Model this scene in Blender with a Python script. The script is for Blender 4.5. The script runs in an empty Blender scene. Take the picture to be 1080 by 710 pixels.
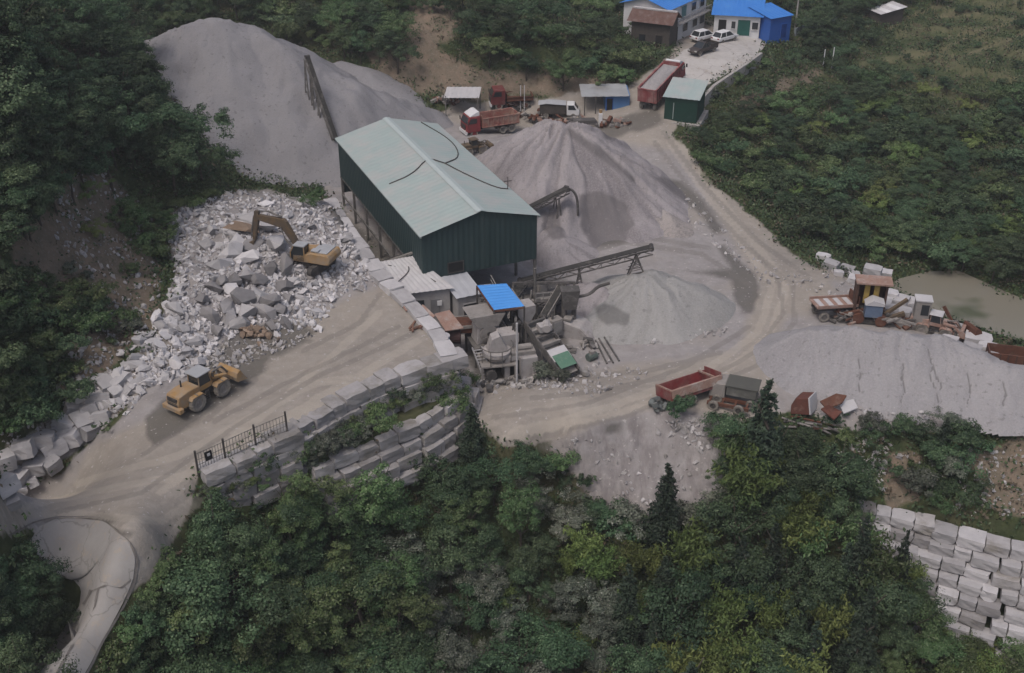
import bpy, bmesh, math, random
import numpy as np
from mathutils import Vector, Matrix, Euler, noise as mnoise

random.seed(7); RNG = np.random.default_rng(7)
scene = bpy.context.scene
COL = scene.collection
R = math.radians
PI = math.pi

# ------------------------------------------------------------------ camera, sky, sun, exposure
F_PX, PITCH, CAM_H = 1200.0, R(30.1), 54.5          # focal length in pixels of a 1080 px wide frame
cam_d = bpy.data.cameras.new('camera'); cam = bpy.data.objects.new('camera', cam_d); COL.objects.link(cam)
cam_d.sensor_width = 36.0; cam_d.lens = 36.0 * F_PX / 1080.0
cam_d.clip_start = 0.5; cam_d.clip_end = 6000
cam.location = (0, 0, CAM_H); cam.rotation_euler = (PI / 2 - PITCH, 0, 0)
scene.camera = cam

SUN_EL, SUN_AZ = R(62), R(215)                       # azimuth of the sun, clockwise from +Y
world = bpy.data.worlds.new('World'); scene.world = world; world.use_nodes = True
wn = world.node_tree.nodes; wn.clear()
wo = wn.new('ShaderNodeOutputWorld'); wb = wn.new('ShaderNodeBackground'); ws = wn.new('ShaderNodeTexSky')
ws.sky_type = 'NISHITA'; ws.sun_disc = False; ws.sun_elevation = SUN_EL; ws.sun_rotation = SUN_AZ
ws.air_density = 1.0; ws.dust_density = 6.0; ws.ozone_density = 1.0
wb.inputs['Strength'].default_value = 0.108
world.node_tree.links.new(ws.outputs[0], wb.inputs[0]); world.node_tree.links.new(wb.outputs[0], wo.inputs[0])
sun_d = bpy.data.lights.new('sun', 'SUN'); sun = bpy.data.objects.new('sun', sun_d); COL.objects.link(sun)
sun_d.energy = 0.95; sun_d.angle = R(14); sun_d.color = (1.0, 0.97, 0.95)
sdir = Vector((math.sin(SUN_AZ) * math.cos(SUN_EL), math.cos(SUN_AZ) * math.cos(SUN_EL), math.sin(SUN_EL)))
sun.rotation_euler = (-sdir).to_track_quat('-Z', 'Y').to_euler()
vs = scene.view_settings
scene.display_settings.display_device = 'sRGB'
vs.view_transform = 'Standard'; vs.look = 'None'; vs.gamma = 1.0; vs.use_curve_mapping = False
vs.exposure = 0.30
scene.cycles.max_bounces = 5; scene.cycles.diffuse_bounces = 3; scene.cycles.glossy_bounces = 2
scene.cycles.use_denoising = True

# ------------------------------------------------------------------ survey: photograph pixels to ground points
CP, SP = math.cos(PITCH), math.sin(PITCH)
def W(u, v, z):
    x = (u - 540) / F_PX; y = (v - 355) / F_PX
    d = (x, CP - y * SP, -SP - y * CP)
    t = (z - CAM_H) / d[2]
    return Vector((d[0] * t, d[1] * t, z))
def proj(P):
    P = np.asarray(P, float)
    zc = P[..., 1] * CP + (CAM_H - P[..., 2]) * SP
    yc = (CAM_H - P[..., 2]) * CP - P[..., 1] * SP
    return 540 + F_PX * P[..., 0] / zc, 355 + F_PX * yc / zc, zc

# ------------------------------------------------------------------ terrain heights
def vnoise(x, y, seed=0):
    xi = np.floor(x).astype(np.int64); yi = np.floor(y).astype(np.int64)
    fx = x - xi; fy = y - yi
    fx = fx * fx * (3 - 2 * fx); fy = fy * fy * (3 - 2 * fy)
    def hsh(a, b):
        n = (a * 374761393 + b * 668265263 + seed * 1442695041) & 0x7fffffff
        n = ((n ^ (n >> 13)) * 1274126177) & 0x7fffffff
        return ((n ^ (n >> 16)) & 0xffff) / 65535.0
    return (hsh(xi, yi) * (1 - fx) + hsh(xi + 1, yi) * fx) * (1 - fy) + (hsh(xi, yi + 1) * (1 - fx) + hsh(xi + 1, yi + 1) * fx) * fy
def fbm(x, y, o=4, seed=0):
    s = 0; a = .5; t = 0
    for k in range(o):
        s = s + a * vnoise(x * 2 ** k, y * 2 ** k, seed + k * 17); t += a; a *= .5
    return s / t

SHARED = [  # pixel u, pixel v, height of the ground there
 (0,0,28),(60,0,24),(110,0,18),(180,0,13),(250,0,12),(330,0,12),(400,0,13),(470,0,13),(260,120,3),(300,100,4),(350,130,2.5),(400,110,3),(290,60,6),(220,45,8),(340,45,8),(230,150,3.5),(550,0,12),(620,0,9),(660,0,8),
 (0,100,24),(60,100,21),(0,200,18.5),(0,300,13),(0,400,7),(0,460,4.5),(60,200,15.5),(60,300,10.5),(60,380,6.2),
 (110,100,17),(120,200,11.5),(120,290,7.8),(90,400,4.6),(160,130,13),(170,200,8.5),(200,160,9),(225,195,4.5),(165,270,6),
 (145,60,13),(430,50,9),(480,60,8),(540,70,7),(600,70,6.5),(640,80,5.5),
 (-80,0,33),(-80,200,24),(-80,400,9),(-80,480,4.5),(-200,100,36),(-200,400,14),
 (0,530,4.0),(60,530,4.0),(120,520,4.1),(180,510,4.1),(30,580,3.6),(110,580,3.7),(170,575,3.7),(110,630,3.0),(150,610,3.1),
 (60,690,2.0),(90,700,1.6),(40,740,1.2),(-20,690,1.0),(0,640,2.0),(-80,600,2.5),(-80,760,0),(20,800,-1),(120,760,-1.5),
 (215,560,1.5),(200,640,-2.0),(170,720,-4),(250,710,-7),(200,800,-9),
]
UPPER = [
 (208,498,4.1),(250,478,4.3),(300,452,4.5),(350,420,4.5),(400,396,4.5),(440,380,4.5),(475,372,4.5),(470,350,4.5),(440,325,4.6),(415,305,4.8),(385,268,5.2),(345,212,5.2),
 (300,420,4.5),(220,450,4.4),(160,470,4.3),(130,440,4.3),(250,385,4.5),(360,350,4.6),(390,310,4.8),(215,362,4.8),(290,348,4.7),(340,310,5.0),
 (150,395,5.2),(185,340,6.3),(200,290,7.0),(240,230,7.6),(290,222,7.4),(310,245,7.0),(350,262,5.9),(270,290,6.4),(330,215,6.3),(250,205,6.8),
 (520,380,4.5),(400,440,4.0),(440,240,4.5),(300,500,3.5),(350,180,4.5)]
LOWER = [
 (270,530,0.2),(300,500,0.8),(350,478,0.2),(410,465,-0.8),(470,450,-1.2),(500,430,-1.2),(500,400,-0.6),(470,330,0),(440,290,0.4),(400,240,0.6),(350,190,1),(300,200,1.2),
 (567,310,0),(600,280,0),(560,400,-0.6),(640,400,-0.2),(700,400,0),(760,360,0.2),(820,330,0.3),(720,300,0.5),(760,240,0.8),(700,170,2),(680,140,3.2),(640,160,1.8),(560,150,1.8),
 (460,135,1.6),(500,140,1.6),(540,110,2.4),(600,118,2.6),(650,115,3.3),(690,112,4.4),(720,85,5.5),(760,75,6.0),(800,60,6.0),(740,45,6.2),(700,45,6.4),(690,20,6.8),(800,25,6.4),
 (745,130,2.5),(760,100,4.2),(820,70,4.3),(730,125,3.6),
 (530,470,-1.6),(560,465,-1.4),(600,462,-1.0),(650,450,-0.7),(700,440,-0.5),(760,440,-0.6),(770,410,-0.2),(840,420,-0.3),(900,440,-0.6),(1000,450,-0.8),(1080,450,-0.8),(1160,450,-0.8),
 (860,330,0.3),(900,335,0.2),(950,345,0.1),(1000,360,0),(1060,380,0),(860,380,0.1),(1100,400,0),
 (780,200,0.9),(800,240,0.2),(840,270,0.0),(880,285,0),(920,310,-0.2),
 (800,180,-0.5),(850,220,-2.0),(900,260,-2.4),(935,290,-3.0),(980,290,-3.4),(1040,310,-3.4),(1080,330,-3.4),(1010,325,-3.6),(1080,370,-2.6),(1000,345,-2.4),(1140,340,-3.4),(1140,390,-2),
 (960,270,-2.0),(1060,290,-2.2),(1140,300,-2),
 (840,150,-0.5),(900,180,-2.4),(980,220,-2.5),(1080,240,-1.5),(780,130,1.5),(830,100,2.5),(900,120,0.5),(980,150,-0.8),(1080,150,0),(880,60,3.5),(940,30,4.5),(1000,90,1.5),(1000,30,4.5),(1080,60,4),(1080,0,7),(950,0,6.5),(860,0,7),(1180,0,9),(1180,150,2),
 (610,500,-3.6),(640,530,-5.4),(660,556,-6.6),(720,540,-5.6),(740,490,-2.9),(590,490,-3.6),(560,500,-4),(500,500,-4),(430,510,-3.5),(350,540,-4),
 (640,620,-9.5),(640,700,-12.5),(540,640,-10),(450,640,-9.5),(350,640,-8),(540,720,-13),(400,720,-11.5),(300,800,-13),(640,820,-15),(800,820,-15.5),(960,800,-15),(1100,800,-15),(1200,700,-12),
 (800,700,-12.5),(800,600,-8.5),(800,520,-4.6),(850,480,-2.6),(900,500,-3.8),(900,560,-6.5),(920,530,-4.8),(960,480,-2.6),(1020,500,-3.4),(1080,500,-3.2),(1000,545,-5.0),(1080,558,-5.2),(1160,560,-5),
 (960,620,-9.5),(1020,645,-10.6),(1080,662,-11.4),(1000,676,-12.2),(950,710,-13),(1100,710,-13)]
FAR = [(-150,150,40),(-110,200,34),(-60,200,26),(0,205,16),(60,230,13),(120,230,16),(150,150,10),(130,90,2),(110,50,-8),(-90,40,10),(-60,25,-2),(0,25,-20),(60,25,-20),
 (-150,330,60),(0,330,45),(150,330,48),(-100,260,48),(0,260,28),(100,270,28)]
def tps(pts):
    P = np.array([[p[0], p[1]] for p in pts]) / 50.0; Z = np.array([p[2] for p in pts])
    n = len(P)
    d2 = ((P[:, None] - P[None]) ** 2).sum(-1)
    K = .5 * d2 * np.log(d2 + 1e-12) + np.eye(n) * 2e-4
    Q = np.c_[np.ones(n), P]
    A = np.block([[K, Q], [Q.T, np.zeros((3, 3))]])
    s = np.linalg.solve(A, np.r_[Z, 0, 0, 0])
    def f(x, y):
        x = x / 50.0; y = y / 50.0
        out = s[n] + s[n + 1] * x + s[n + 2] * y
        for k in range(n):
            q = (x - P[k, 0]) ** 2 + (y - P[k, 1]) ** 2
            out = out + s[k] * .5 * q * np.log(q + 1e-12)
        return out
    return f
def wp(lst): return [tuple(W(*p)) for p in lst]
f_up = tps(wp(SHARED + UPPER) + FAR)
f_lo = tps(wp(SHARED + LOWER) + FAR)
def seg_dist(x, y, poly, closed=True):
    d = np.full(np.shape(x), 1e9); n = len(poly)
    for i in range(n if closed else n - 1):
        ax, ay = poly[i][:2]; bx, by = poly[(i + 1) % n][:2]
        dx, dy = bx - ax, by - ay
        t = np.clip(((x - ax) * dx + (y - ay) * dy) / (dx * dx + dy * dy + 1e-12), 0, 1)
        d = np.minimum(d, np.hypot(x - ax - t * dx, y - ay - t * dy))
    return d
def inside(x, y, poly):
    r = np.zeros(np.shape(x), bool); n = len(poly)
    for i in range(n):
        ax, ay = poly[i][:2]; bx, by = poly[(i + 1) % n][:2]
        if ay == by: continue
        c = ((ay > y) != (by > y)) & (x < (bx - ax) * (y - ay) / (by - ay) + ax)
        r ^= c
    return r
def sdist(x, y, poly):                                # positive inside
    d = seg_dist(x, y, poly); return np.where(inside(x, y, poly), d, -d)
def smooth(a, b, x):
    t = np.clip((x - a) / (b - a), 0, 1); return t * t * (3 - 2 * t)

WALL_TOP = wp([(206,503,4.1),(250,483,4.3),(300,459,4.5),(350,428,4.5),(400,404,4.5),(440,388,4.5),(478,378,4.5)])
WALL_SIDE = wp([(478,378,4.5),(462,352,4.5),(436,322,4.7),(404,292,5.1),(378,258,5.2),(352,216,5.2)])
UP_POLY = WALL_TOP + WALL_SIDE[1:] + wp([(320,196,3),(240,196,4)]) + [(-60,140,0),(-150,140,0),(-150,52,0)] + wp([(60,640,3),(180,520,4)])
GX0, GX1, GY0, GY1, GS = -200, 200, 0, 360, 0.5
gx = np.arange(GX0, GX1 + GS, GS); gy = np.arange(GY0, GY1 + GS, GS)
XX, YY = np.meshgrid(gx, gy)
wd_ = np.clip(.35 + (np.minimum(seg_dist(XX, YY, WALL_TOP, False), seg_dist(XX, YY, WALL_SIDE, False)) - 1.2) * .6, .35, 6)
m_up = sdist(XX, YY, UP_POLY) / wd_; m_up = smooth(-1, 1, m_up)
HH = f_lo(XX, YY) * (1 - m_up) + f_up(XX, YY) * m_up
LEDGE = wp([(318,480,1.5),(350,462,1.5),(400,440,1.5),(450,420,1.5),(476,404,1.5),(486,410,1.5),(478,420,1.5),(430,448,1.5),(350,487,1.5),(322,494,1.5)])
m_l = smooth(-.4, .3, sdist(XX, YY, LEDGE)); HH = HH * (1 - m_l) + np.maximum(HH, 1.5) * m_l
uu, vv, zz = proj(np.stack([XX, YY, HH], -1))
POND_Z = -2.9
POND = [(938,308),(955,297),(985,290),(1015,290),(1050,305),(1090,322),(1180,350),(1180,392),(1090,362),(1050,349),(1010,336),(965,325)]
PONDW = [tuple(W(u, v, POND_Z)) for u, v in POND]
HH = HH - 1.3 * smooth(-1.5, 1.5, sdist(XX, YY, PONDW)) 
# soil masks live on the ground itself; their outlines were surveyed from the photograph
YARD = [(0,565),(-60,560),(-60,535),(0,525),(60,500),(110,455),(150,405),(215,360),(300,345),(350,305),(400,288),(385,262),(340,205),(345,150),(430,128),(458,128),(480,104),(560,104),(660,92),(705,60),(720,20),(810,30),(800,62),(745,92),(740,120),(712,138),(745,190),(800,235),(850,275),(930,312),(1000,345),(1110,388),(1110,455),(900,452),(840,430),(770,445),(700,452),(590,470),(530,472),(490,440),(478,385),(385,412),(300,458),(208,502),(196,545),(170,600),(120,640),(60,600),(30,560)]
SPOIL = [(572,470),(640,446),(700,430),(760,440),(770,470),(760,530),(700,556),(650,562),(618,520),(592,490)]
yard = sdist(uu, vv, YARD) ; spoil = sdist(uu, vv, SPOIL)
rough_n = fbm(XX / 2.2, YY / 2.2, 5, 3) - .5
ROADP = [(-10,800),(25,715),(66,664),(80,640),(64,606),(28,576),(20,552),(70,542),(120,548),(150,572),(152,610),(138,645),(118,680),(95,720),(80,800)]
roadp = sdist(uu, vv, ROADP)
wild = 1 - smooth(-8, 4, np.maximum(np.maximum(yard, spoil), roadp))
HH = HH + rough_n * (0.12 + 1.1 * wild) + (fbm(XX / .9, YY / .9, 3, 9) - .5) * .05
HILL = [(0,470),(-300,500),(-300,-50),(700,-50),(640,90),(480,95),(430,110),(240,-20),(240,190),(180,240),(160,310),(110,395)]
hill_m = smooth(-4, 8, sdist(uu, vv, HILL))
HH = HH + hill_m * (fbm(XX / 5., YY / 5., 4, 31) - .5) * 3.0
SPG = smooth(-3, 10, spoil)                            # rain gullies on the spoil slope
HH = HH + SPG * ((fbm(XX / 1.1 + fbm(XX / 4, YY / 4, 2, 5) * 3, YY / 5., 4, 41) - .5) * 1.2 + (fbm(XX / 3, YY / 3, 3, 43) - .5) * 1.6)
TERR = [(900,70),(960,20),(1000,-10),(1110,-10),(1110,110),(1000,120)]
tmask = smooth(-6, 6, sdist(uu, vv, TERR))
TS = 1.5; stp = HH / TS + (fbm(XX / 14, YY / 14, 3, 55) - .5) * 1.2; frac = stp - np.floor(stp)
RISER = tmask * smooth(.62, .72, frac) * (1 - smooth(.95, 1.0, frac)); HH = HH * (1 - tmask) + tmask * (HH - TS * (frac - smooth(.6, .95, frac)) * .8)

def ht(x, y):
    x = np.asarray(x, float); y = np.asarray(y, float)
    fx = np.clip((x - GX0) / GS, 0, len(gx) - 1.001); fy = np.clip((y - GY0) / GS, 0, len(gy) - 1.001)
    i = fx.astype(int); j = fy.astype(int); fx = fx - i; fy = fy - j
    return (HH[j, i] * (1 - fx) + HH[j, i + 1] * fx) * (1 - fy) + (HH[j + 1, i] * (1 - fx) + HH[j + 1, i + 1] * fx) * fy
def G(u, v, off=0.0):
    """ground point seen at a pixel; with off, the ground under something whose top (off metres up) is seen there"""
    x = (u - 540) / F_PX; y = (v - 355) / F_PX
    d = np.array([x, CP - y * SP, -SP - y * CP])
    t = np.arange(25, 330, .25)
    z = CAM_H + d[2] * t - off
    g = z - ht(d[0] * t, d[1] * t)
    k = np.argmax(g < 0)
    if g[k] >= 0: k = len(t) - 1
    a = g[k - 1] / (g[k - 1] - g[k] + 1e-9); tt = t[k - 1] + .25 * a
    X, Y = d[0] * tt, d[1] * tt
    return Vector((X, Y, float(ht(X, Y))))

# ------------------------------------------------------------------ materials
MATS = {}
def lin(c):
    if isinstance(c, str):
        c = [int(c[i:i + 2], 16) / 255 for i in (0, 2, 4)]
        return tuple(((x / 12.92) if x <= .04045 else ((x + .055) / 1.055) ** 2.4) for x in c) + (1,)
    return tuple(c) + (1,)
def new_mat(name):
    m = bpy.data.materials.new(name); m.use_nodes = True
    return m, m.node_tree, m.node_tree.nodes['Principled BSDF']
def nnode(nt, typ, **k):
    n = nt.nodes.new(typ)
    for a, b in k.items(): setattr(n, a, b)
    return n
def noise_tex(nt, vec, scale, detail=5, rough=.6):
    n = nnode(nt, 'ShaderNodeTexNoise'); n.inputs['Scale'].default_value = scale
    n.inputs['Detail'].default_value = detail; n.inputs['Roughness'].default_value = rough
    nt.links.new(vec, n.inputs['Vector']); return n.outputs['Fac']
def ramp(nt, fac, a, b):
    n = nnode(nt, 'ShaderNodeMapRange'); n.clamp = True
    n.inputs['From Min'].default_value = a; n.inputs['From Max'].default_value = b
    nt.links.new(fac, n.inputs['Value']); return n.outputs['Result']
def mix(nt, fac, a, b):
    n = nnode(nt, 'ShaderNodeMix', data_type='RGBA')
    for s, v in (('Factor', fac), ('A', a), ('B', b)):
        sk = [i for i in n.inputs if i.name == s and i.enabled and (s == 'Factor' or i.type == 'RGBA')][0]
        if hasattr(v, 'is_linked'): nt.links.new(v, sk)
        else: sk.default_value = v
    return [o for o in n.outputs if o.type == 'RGBA'][0]
def bump(nt, bs, fac, strength, dist=.1):
    b = nnode(nt, 'ShaderNodeBump'); b.inputs['Strength'].default_value = strength; b.inputs['Distance'].default_value = dist
    nt.links.new(fac, b.inputs['Height']); nt.links.new(b.outputs[0], bs.inputs['Normal'])
def mat(name, c1, c2=None, scale=2.0, rough=.8, metal=0.0, dirt=None, dirt_amt=.45, bmp=0, vary=0.0, stretch=None, world_space=False, spec=.3):
    """weathered surface: two tones of noise, patches of dirt, and a per-object change of tone"""
    if name in MATS: return MATS[name]
    m, nt, bs = new_mat(name)
    tc = nnode(nt, 'ShaderNodeTexCoord'); vec = tc.outputs['Object']
    if world_space: vec = nnode(nt, 'ShaderNodeNewGeometry').outputs['Position']
    if stretch:
        mp = nnode(nt, 'ShaderNodeMapping'); mp.inputs['Scale'].default_value = stretch
        nt.links.new(vec, mp.inputs['Vector']); vec = mp.outputs[0]
    n1 = noise_tex(nt, vec, scale, 6, .65)
    c1 = lin(c1); c2 = lin(c2) if c2 is not None else tuple(x * .7 for x in c1[:3]) + (1,)
    col = mix(nt, ramp(nt, n1, .32, .68), c1, c2)
    if dirt is not None:
        n2 = noise_tex(nt, vec, scale * .37 + .3, 8, .7)
        col = mix(nt, ramp(nt, n2, 1 - dirt_amt - .12, 1 - dirt_amt + .12), col, lin(dirt))
    if vary:
        oi = nnode(nt, 'ShaderNodeObjectInfo'); hs = nnode(nt, 'ShaderNodeHueSaturation')
        mr = nnode(nt, 'ShaderNodeMapRange'); mr.inputs['To Min'].default_value = 1 - vary; mr.inputs['To Max'].default_value = 1 + vary
        nt.links.new(oi.outputs['Random'], mr.inputs['Value']); nt.links.new(mr.outputs[0], hs.inputs['Value'])
        nt.links.new(col, hs.inputs['Color']); col = hs.outputs[0]
    nt.links.new(col, bs.inputs['Base Color'])
    bs.inputs['Roughness'].default_value = rough; bs.inputs['Metallic'].default_value = metal
    bs.inputs['Specular IOR Level'].default_value = spec
    if bmp: bump(nt, bs, noise_tex(nt, vec, scale * 4, 6, .7), bmp, .08)
    MATS[name] = m; return m

# ------------------------------------------------------------------ mesh helpers
def mesh_np(name, V, Fc, mats=(), smooth_sh=False, mi=None):
    """V (n,3), Fc (m,k) with k = 3 or 4"""
    V = np.ascontiguousarray(V, np.float32); Fc = np.ascontiguousarray(Fc, np.int32)
    me = bpy.data.meshes.new(name); k = Fc.shape[1]
    me.vertices.add(len(V)); me.vertices.foreach_set('co', V.ravel())
    me.loops.add(Fc.size); me.loops.foreach_set('vertex_index', Fc.ravel())
    me.polygons.add(len(Fc)); me.polygons.foreach_set('loop_start', np.arange(0, Fc.size, k, dtype=np.int32))
    me.polygons.foreach_set('use_smooth', np.full(len(Fc), smooth_sh))
    if mi is not None: me.polygons.foreach_set('material_index', np.asarray(mi, np.int32))
    for m in mats: me.materials.append(m)
    me.update(calc_edges=True); return me
def link(name, me, parent=None, loc=None):
    o = bpy.data.objects.new(name, me); COL.objects.link(o)
    if parent is not None: o.parent = parent
    if loc is not None: o.location = loc
    return o
def tag(o, label=None, cat=None, group=None, kind=None):
    if label: o['label'] = label
    if cat: o['category'] = cat
    if group: o['group'] = group
    if kind: o['kind'] = kind
    return o
def thing(name, label, cat, loc=(0, 0, 0), rz=0.0, group=None, tilt=(0, 0)):
    o = bpy.data.objects.new(name, None); COL.objects.link(o); o.empty_display_size = .3
    o.location = loc; o.rotation_euler = (tilt[0], tilt[1], rz)
    return tag(o, label, cat, group)
def copy_tree(o, loc=None, rz=None, sc=None, label=None, group=None):
    r = o.copy(); COL.objects.link(r)
    if loc is not None: r.location = loc
    if rz is not None: r.rotation_euler = (r.rotation_euler[0], r.rotation_euler[1], rz)
    if sc is not None: r.scale = sc if hasattr(sc, '__len__') else (sc, sc, sc)
    if label: r['label'] = label
    if group: r['group'] = group
    for c in o.children:
        d = c.copy(); COL.objects.link(d); d.parent = r
        for e in c.children:
            g = e.copy(); COL.objects.link(g); g.parent = d
    return r
class MB:
    def __init__(s): s.v = []; s.f = []; s.m = []
    def add(s, vs_, fs, m=0):
        b = len(s.v); s.v += [tuple(p) for p in vs_]; s.f += [tuple(b + i for i in f) for f in fs]; s.m += [m] * len(fs); return s
    def box(s, c, d, rz=0, m=0, ry=0, rx=0, taper=1.0):
        M = Matrix.Translation(c) @ Euler((rx, ry, rz)).to_matrix().to_4x4()
        P = []
        for z in (-.5, .5):
            k = taper if z > 0 else 1.0
            for x, y in ((-.5, -.5), (.5, -.5), (.5, .5), (-.5, .5)): P.append(M @ Vector((x * d[0] * k, y * d[1] * k, z * d[2])))
        return s.add(P, [(0, 3, 2, 1), (4, 5, 6, 7), (0, 1, 5, 4), (1, 2, 6, 5), (2, 3, 7, 6), (3, 0, 4, 7)], m)
    def bar(s, a, b, w, h=None, m=0, up=(0, 0, 1)):
        a = Vector(a); b = Vector(b); h = h or w; x = (b - a).normalized(); u = Vector(up)
        if abs(x.dot(u)) > .98: u = Vector((1, 0, 0))
        y = u.cross(x).normalized(); z = x.cross(y)
        P = [p + y * (i * w / 2) + z * (j * h / 2) for p in (a, b) for i, j in ((-1, -1), (1, -1), (1, 1), (-1, 1))]
        return s.add(P, [(0, 3, 2, 1), (4, 5, 6, 7), (0, 1, 5, 4), (1, 2, 6, 5), (2, 3, 7, 6), (3, 0, 4, 7)], m)
    def tube(s, a, b, r, r2=None, n=10, m=0, cap=True):
        a = Vector(a); b = Vector(b); r2 = r if r2 is None else r2; x = (b - a).normalized()
        u = Vector((0, 0, 1)) if abs(x.z) < .95 else Vector((1, 0, 0))
        y = u.cross(x).normalized(); z = x.cross(y); P = []
        for p, q in ((a, r), (b, r2)):
            for k in range(n): P.append(p + (y * math.cos(2 * PI * k / n) + z * math.sin(2 * PI * k / n)) * q)
        fs = [(k, (k + 1) % n, n + (k + 1) % n, n + k) for k in range(n)]
        if cap: fs += [tuple(range(n - 1, -1, -1)), tuple(range(n, 2 * n))]
        return s.add(P, fs, m)
    def path(s, pts, r, n=6, m=0):
        for a, b in zip(pts[:-1], pts[1:]): s.tube(a, b, r, n=n, m=m)
        return s
    def prism(s, prof, y0, y1, m=0, axis='y'):
        """profile of (x, z) points, extruded along y (or (y, z) along x)"""
        n = len(prof)
        area = sum(prof[i][0] * prof[(i + 1) % n][1] - prof[(i + 1) % n][0] * prof[i][1] for i in range(n))
        if area < 0: prof = prof[::-1]
        if axis == 'y': P = [(x, y0, z) for x, z in prof] + [(x, y1, z) for x, z in prof]
        else: P = [(y0, x, z) for x, z in prof] + [(y1, x, z) for x, z in prof]
        fs = [tuple(range(n)), tuple(range(2 * n - 1, n - 1, -1))] + [((i + 1) % n, i, n + i, n + (i + 1) % n) for i in range(n)]
        if axis != 'y': fs = [f[::-1] for f in fs]
        return s.add(P, fs, m)
    def build(s, name, mats, parent=None, loc=None, bevel=0, smooth_ang=None):
        if not isinstance(mats, (list, tuple)): mats = [mats]
        me = bpy.data.meshes.new(name); me.from_pydata(s.v, [], s.f)
        for m in mats: me.materials.append(m)
        me.polygons.foreach_set('material_index', s.m); me.update()
        if bevel:
            bm = bmesh.new(); bm.from_mesh(me)
            bmesh.ops.bevel(bm, geom=[e for e in bm.edges], offset=bevel, segments=1, affect='EDGES', clamp_overlap=True)
            bm.to_mesh(me); bm.free()
        return link(name, me, parent, loc)
def heading(a, b): return math.atan2(b.y - a.y, b.x - a.x)
# ------------------------------------------------------------------ the ground
def poly_mask(u, v, polys, soft=6):
    m = np.zeros(np.shape(u))
    for p in polys: m = np.maximum(m, smooth(-soft, soft, sdist(u, v, p)))
    return m
def line_mask(u, v, lines, w):
    m = np.zeros(np.shape(u))
    for p in lines: m = np.maximum(m, 1 - smooth(w * .4, w, seg_dist(u, v, p, False)))
    return m
BROWN = [[(380,45),(440,40),(500,70),(560,76),(660,84),(660,104),(560,100),(480,104),(440,100),(400,80)], [(425,0),(470,-5),(490,30),(460,50),(430,40)],
         [(832,86),(866,74),(870,82),(840,92)], [(770,108),(830,82),(838,90),(790,115)],
         [(60,185),(110,180),(175,240),(165,300),(125,330),(60,240)], [(70,360),(160,300),(170,330),(100,410),(60,420)], [(0,210),(70,230),(150,300),(120,340),(20,300)],
         [(1015,475),(1090,455),(1090,550),(1045,535)], [(935,480),(975,480),(970,530),(935,540)]]
GREY = [[(340,150),(470,128),(720,160),(800,300),(780,370),(620,395),(480,400),(440,290),(345,210)], SPOIL, [(830,330),(1100,360),(1100,455),(820,440)],
        [(0,520),(60,480),(150,405),(215,370),(190,420),(100,470),(40,540)], [(185,210),(350,200),(400,300),(290,350),(215,385),(170,330)], [(100,560),(30,545),(-20,600),(60,720),(130,640),(150,590)],
        [(890,440),(1100,445),(1100,470),(960,480),(900,470)],[(880,300),(930,300),(1080,370),(1080,395),(960,340),(880,330)]]
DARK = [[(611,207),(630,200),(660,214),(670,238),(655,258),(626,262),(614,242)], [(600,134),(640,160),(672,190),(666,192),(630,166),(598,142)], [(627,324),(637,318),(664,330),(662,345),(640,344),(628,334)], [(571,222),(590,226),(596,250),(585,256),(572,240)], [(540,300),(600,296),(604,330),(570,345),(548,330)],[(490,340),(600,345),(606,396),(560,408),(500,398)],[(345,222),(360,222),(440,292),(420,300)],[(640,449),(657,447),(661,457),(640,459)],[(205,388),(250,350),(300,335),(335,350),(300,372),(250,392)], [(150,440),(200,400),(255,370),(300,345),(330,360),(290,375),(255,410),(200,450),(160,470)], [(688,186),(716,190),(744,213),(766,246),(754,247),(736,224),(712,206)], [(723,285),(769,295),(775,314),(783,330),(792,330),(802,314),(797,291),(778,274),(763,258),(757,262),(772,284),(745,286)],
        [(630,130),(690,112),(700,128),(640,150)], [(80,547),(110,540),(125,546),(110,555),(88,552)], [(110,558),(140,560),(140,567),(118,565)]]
TRACKS = [[(705,150),(760,225),(815,300),(800,350),(740,395),(640,430),(540,455)], [(715,150),(775,230),(830,300),(812,355),(750,405),(640,440),(530,462)],
          [(470,395),(330,430),(200,500),(90,520),(0,540)], [(470,385),(330,405),(190,480),(80,510)], [(250,500),(170,550),(60,540)], [(400,330),(300,420),(170,520)], [(440,360),(300,440),(200,540),(150,600)]]
RUTS = [[(690,150),(725,195),(790,262),(835,300)], [(700,140),(742,196),(800,255),(850,290)], [(820,290),(826,330),(800,370),(745,402),(660,440),(560,462)], [(835,300),(838,340),(810,380),(760,405)], [(520,440),(620,425),(720,388),(790,345)],
        [(255,405),(200,445),(150,480)], [(270,400),(215,445)], [(440,350),(330,400),(240,455),(150,520),(60,540)], [(420,345),(310,400),(225,445)], [(400,310),(380,340),(320,370)], [(100,552),(60,548),(20,560)], [(130,575),(138,590),(135,615),(128,640)], [(590,275),(660,255),(740,268),(790,300)], [(620,265),(680,250),(750,262)], [(600,400),(680,392),(760,372)], [(560,420),(640,412),(700,398)]]
s_ = np.linspace(-1, 1, 420)
ys = [10.0]
while ys[-1] < 330: ys.append(ys[-1] + .22 + max(0, ys[-1] - 60) * .0042)
ys = np.array(ys + [345, 380, 450, 600, 900, 1500, 2600])
TX = s_[None, :] * (ys[:, None] * .60 + 14); TY = np.repeat(ys[:, None], len(s_), 1)
TZ = ht(np.clip(TX, GX0, GX1), np.clip(TY, GY0, GY1))
TZ = TZ + np.clip(TY - 350, 0, 1200) * .12
TU, TV, _z = proj(np.stack([TX, TY, TZ], -1))
jit = 9 * (fbm(TX / 1.3, TY / 1.3, 4, 77) - .5) + 10 * (fbm(TX / 5, TY / 5, 3, 78) - .5)
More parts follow.
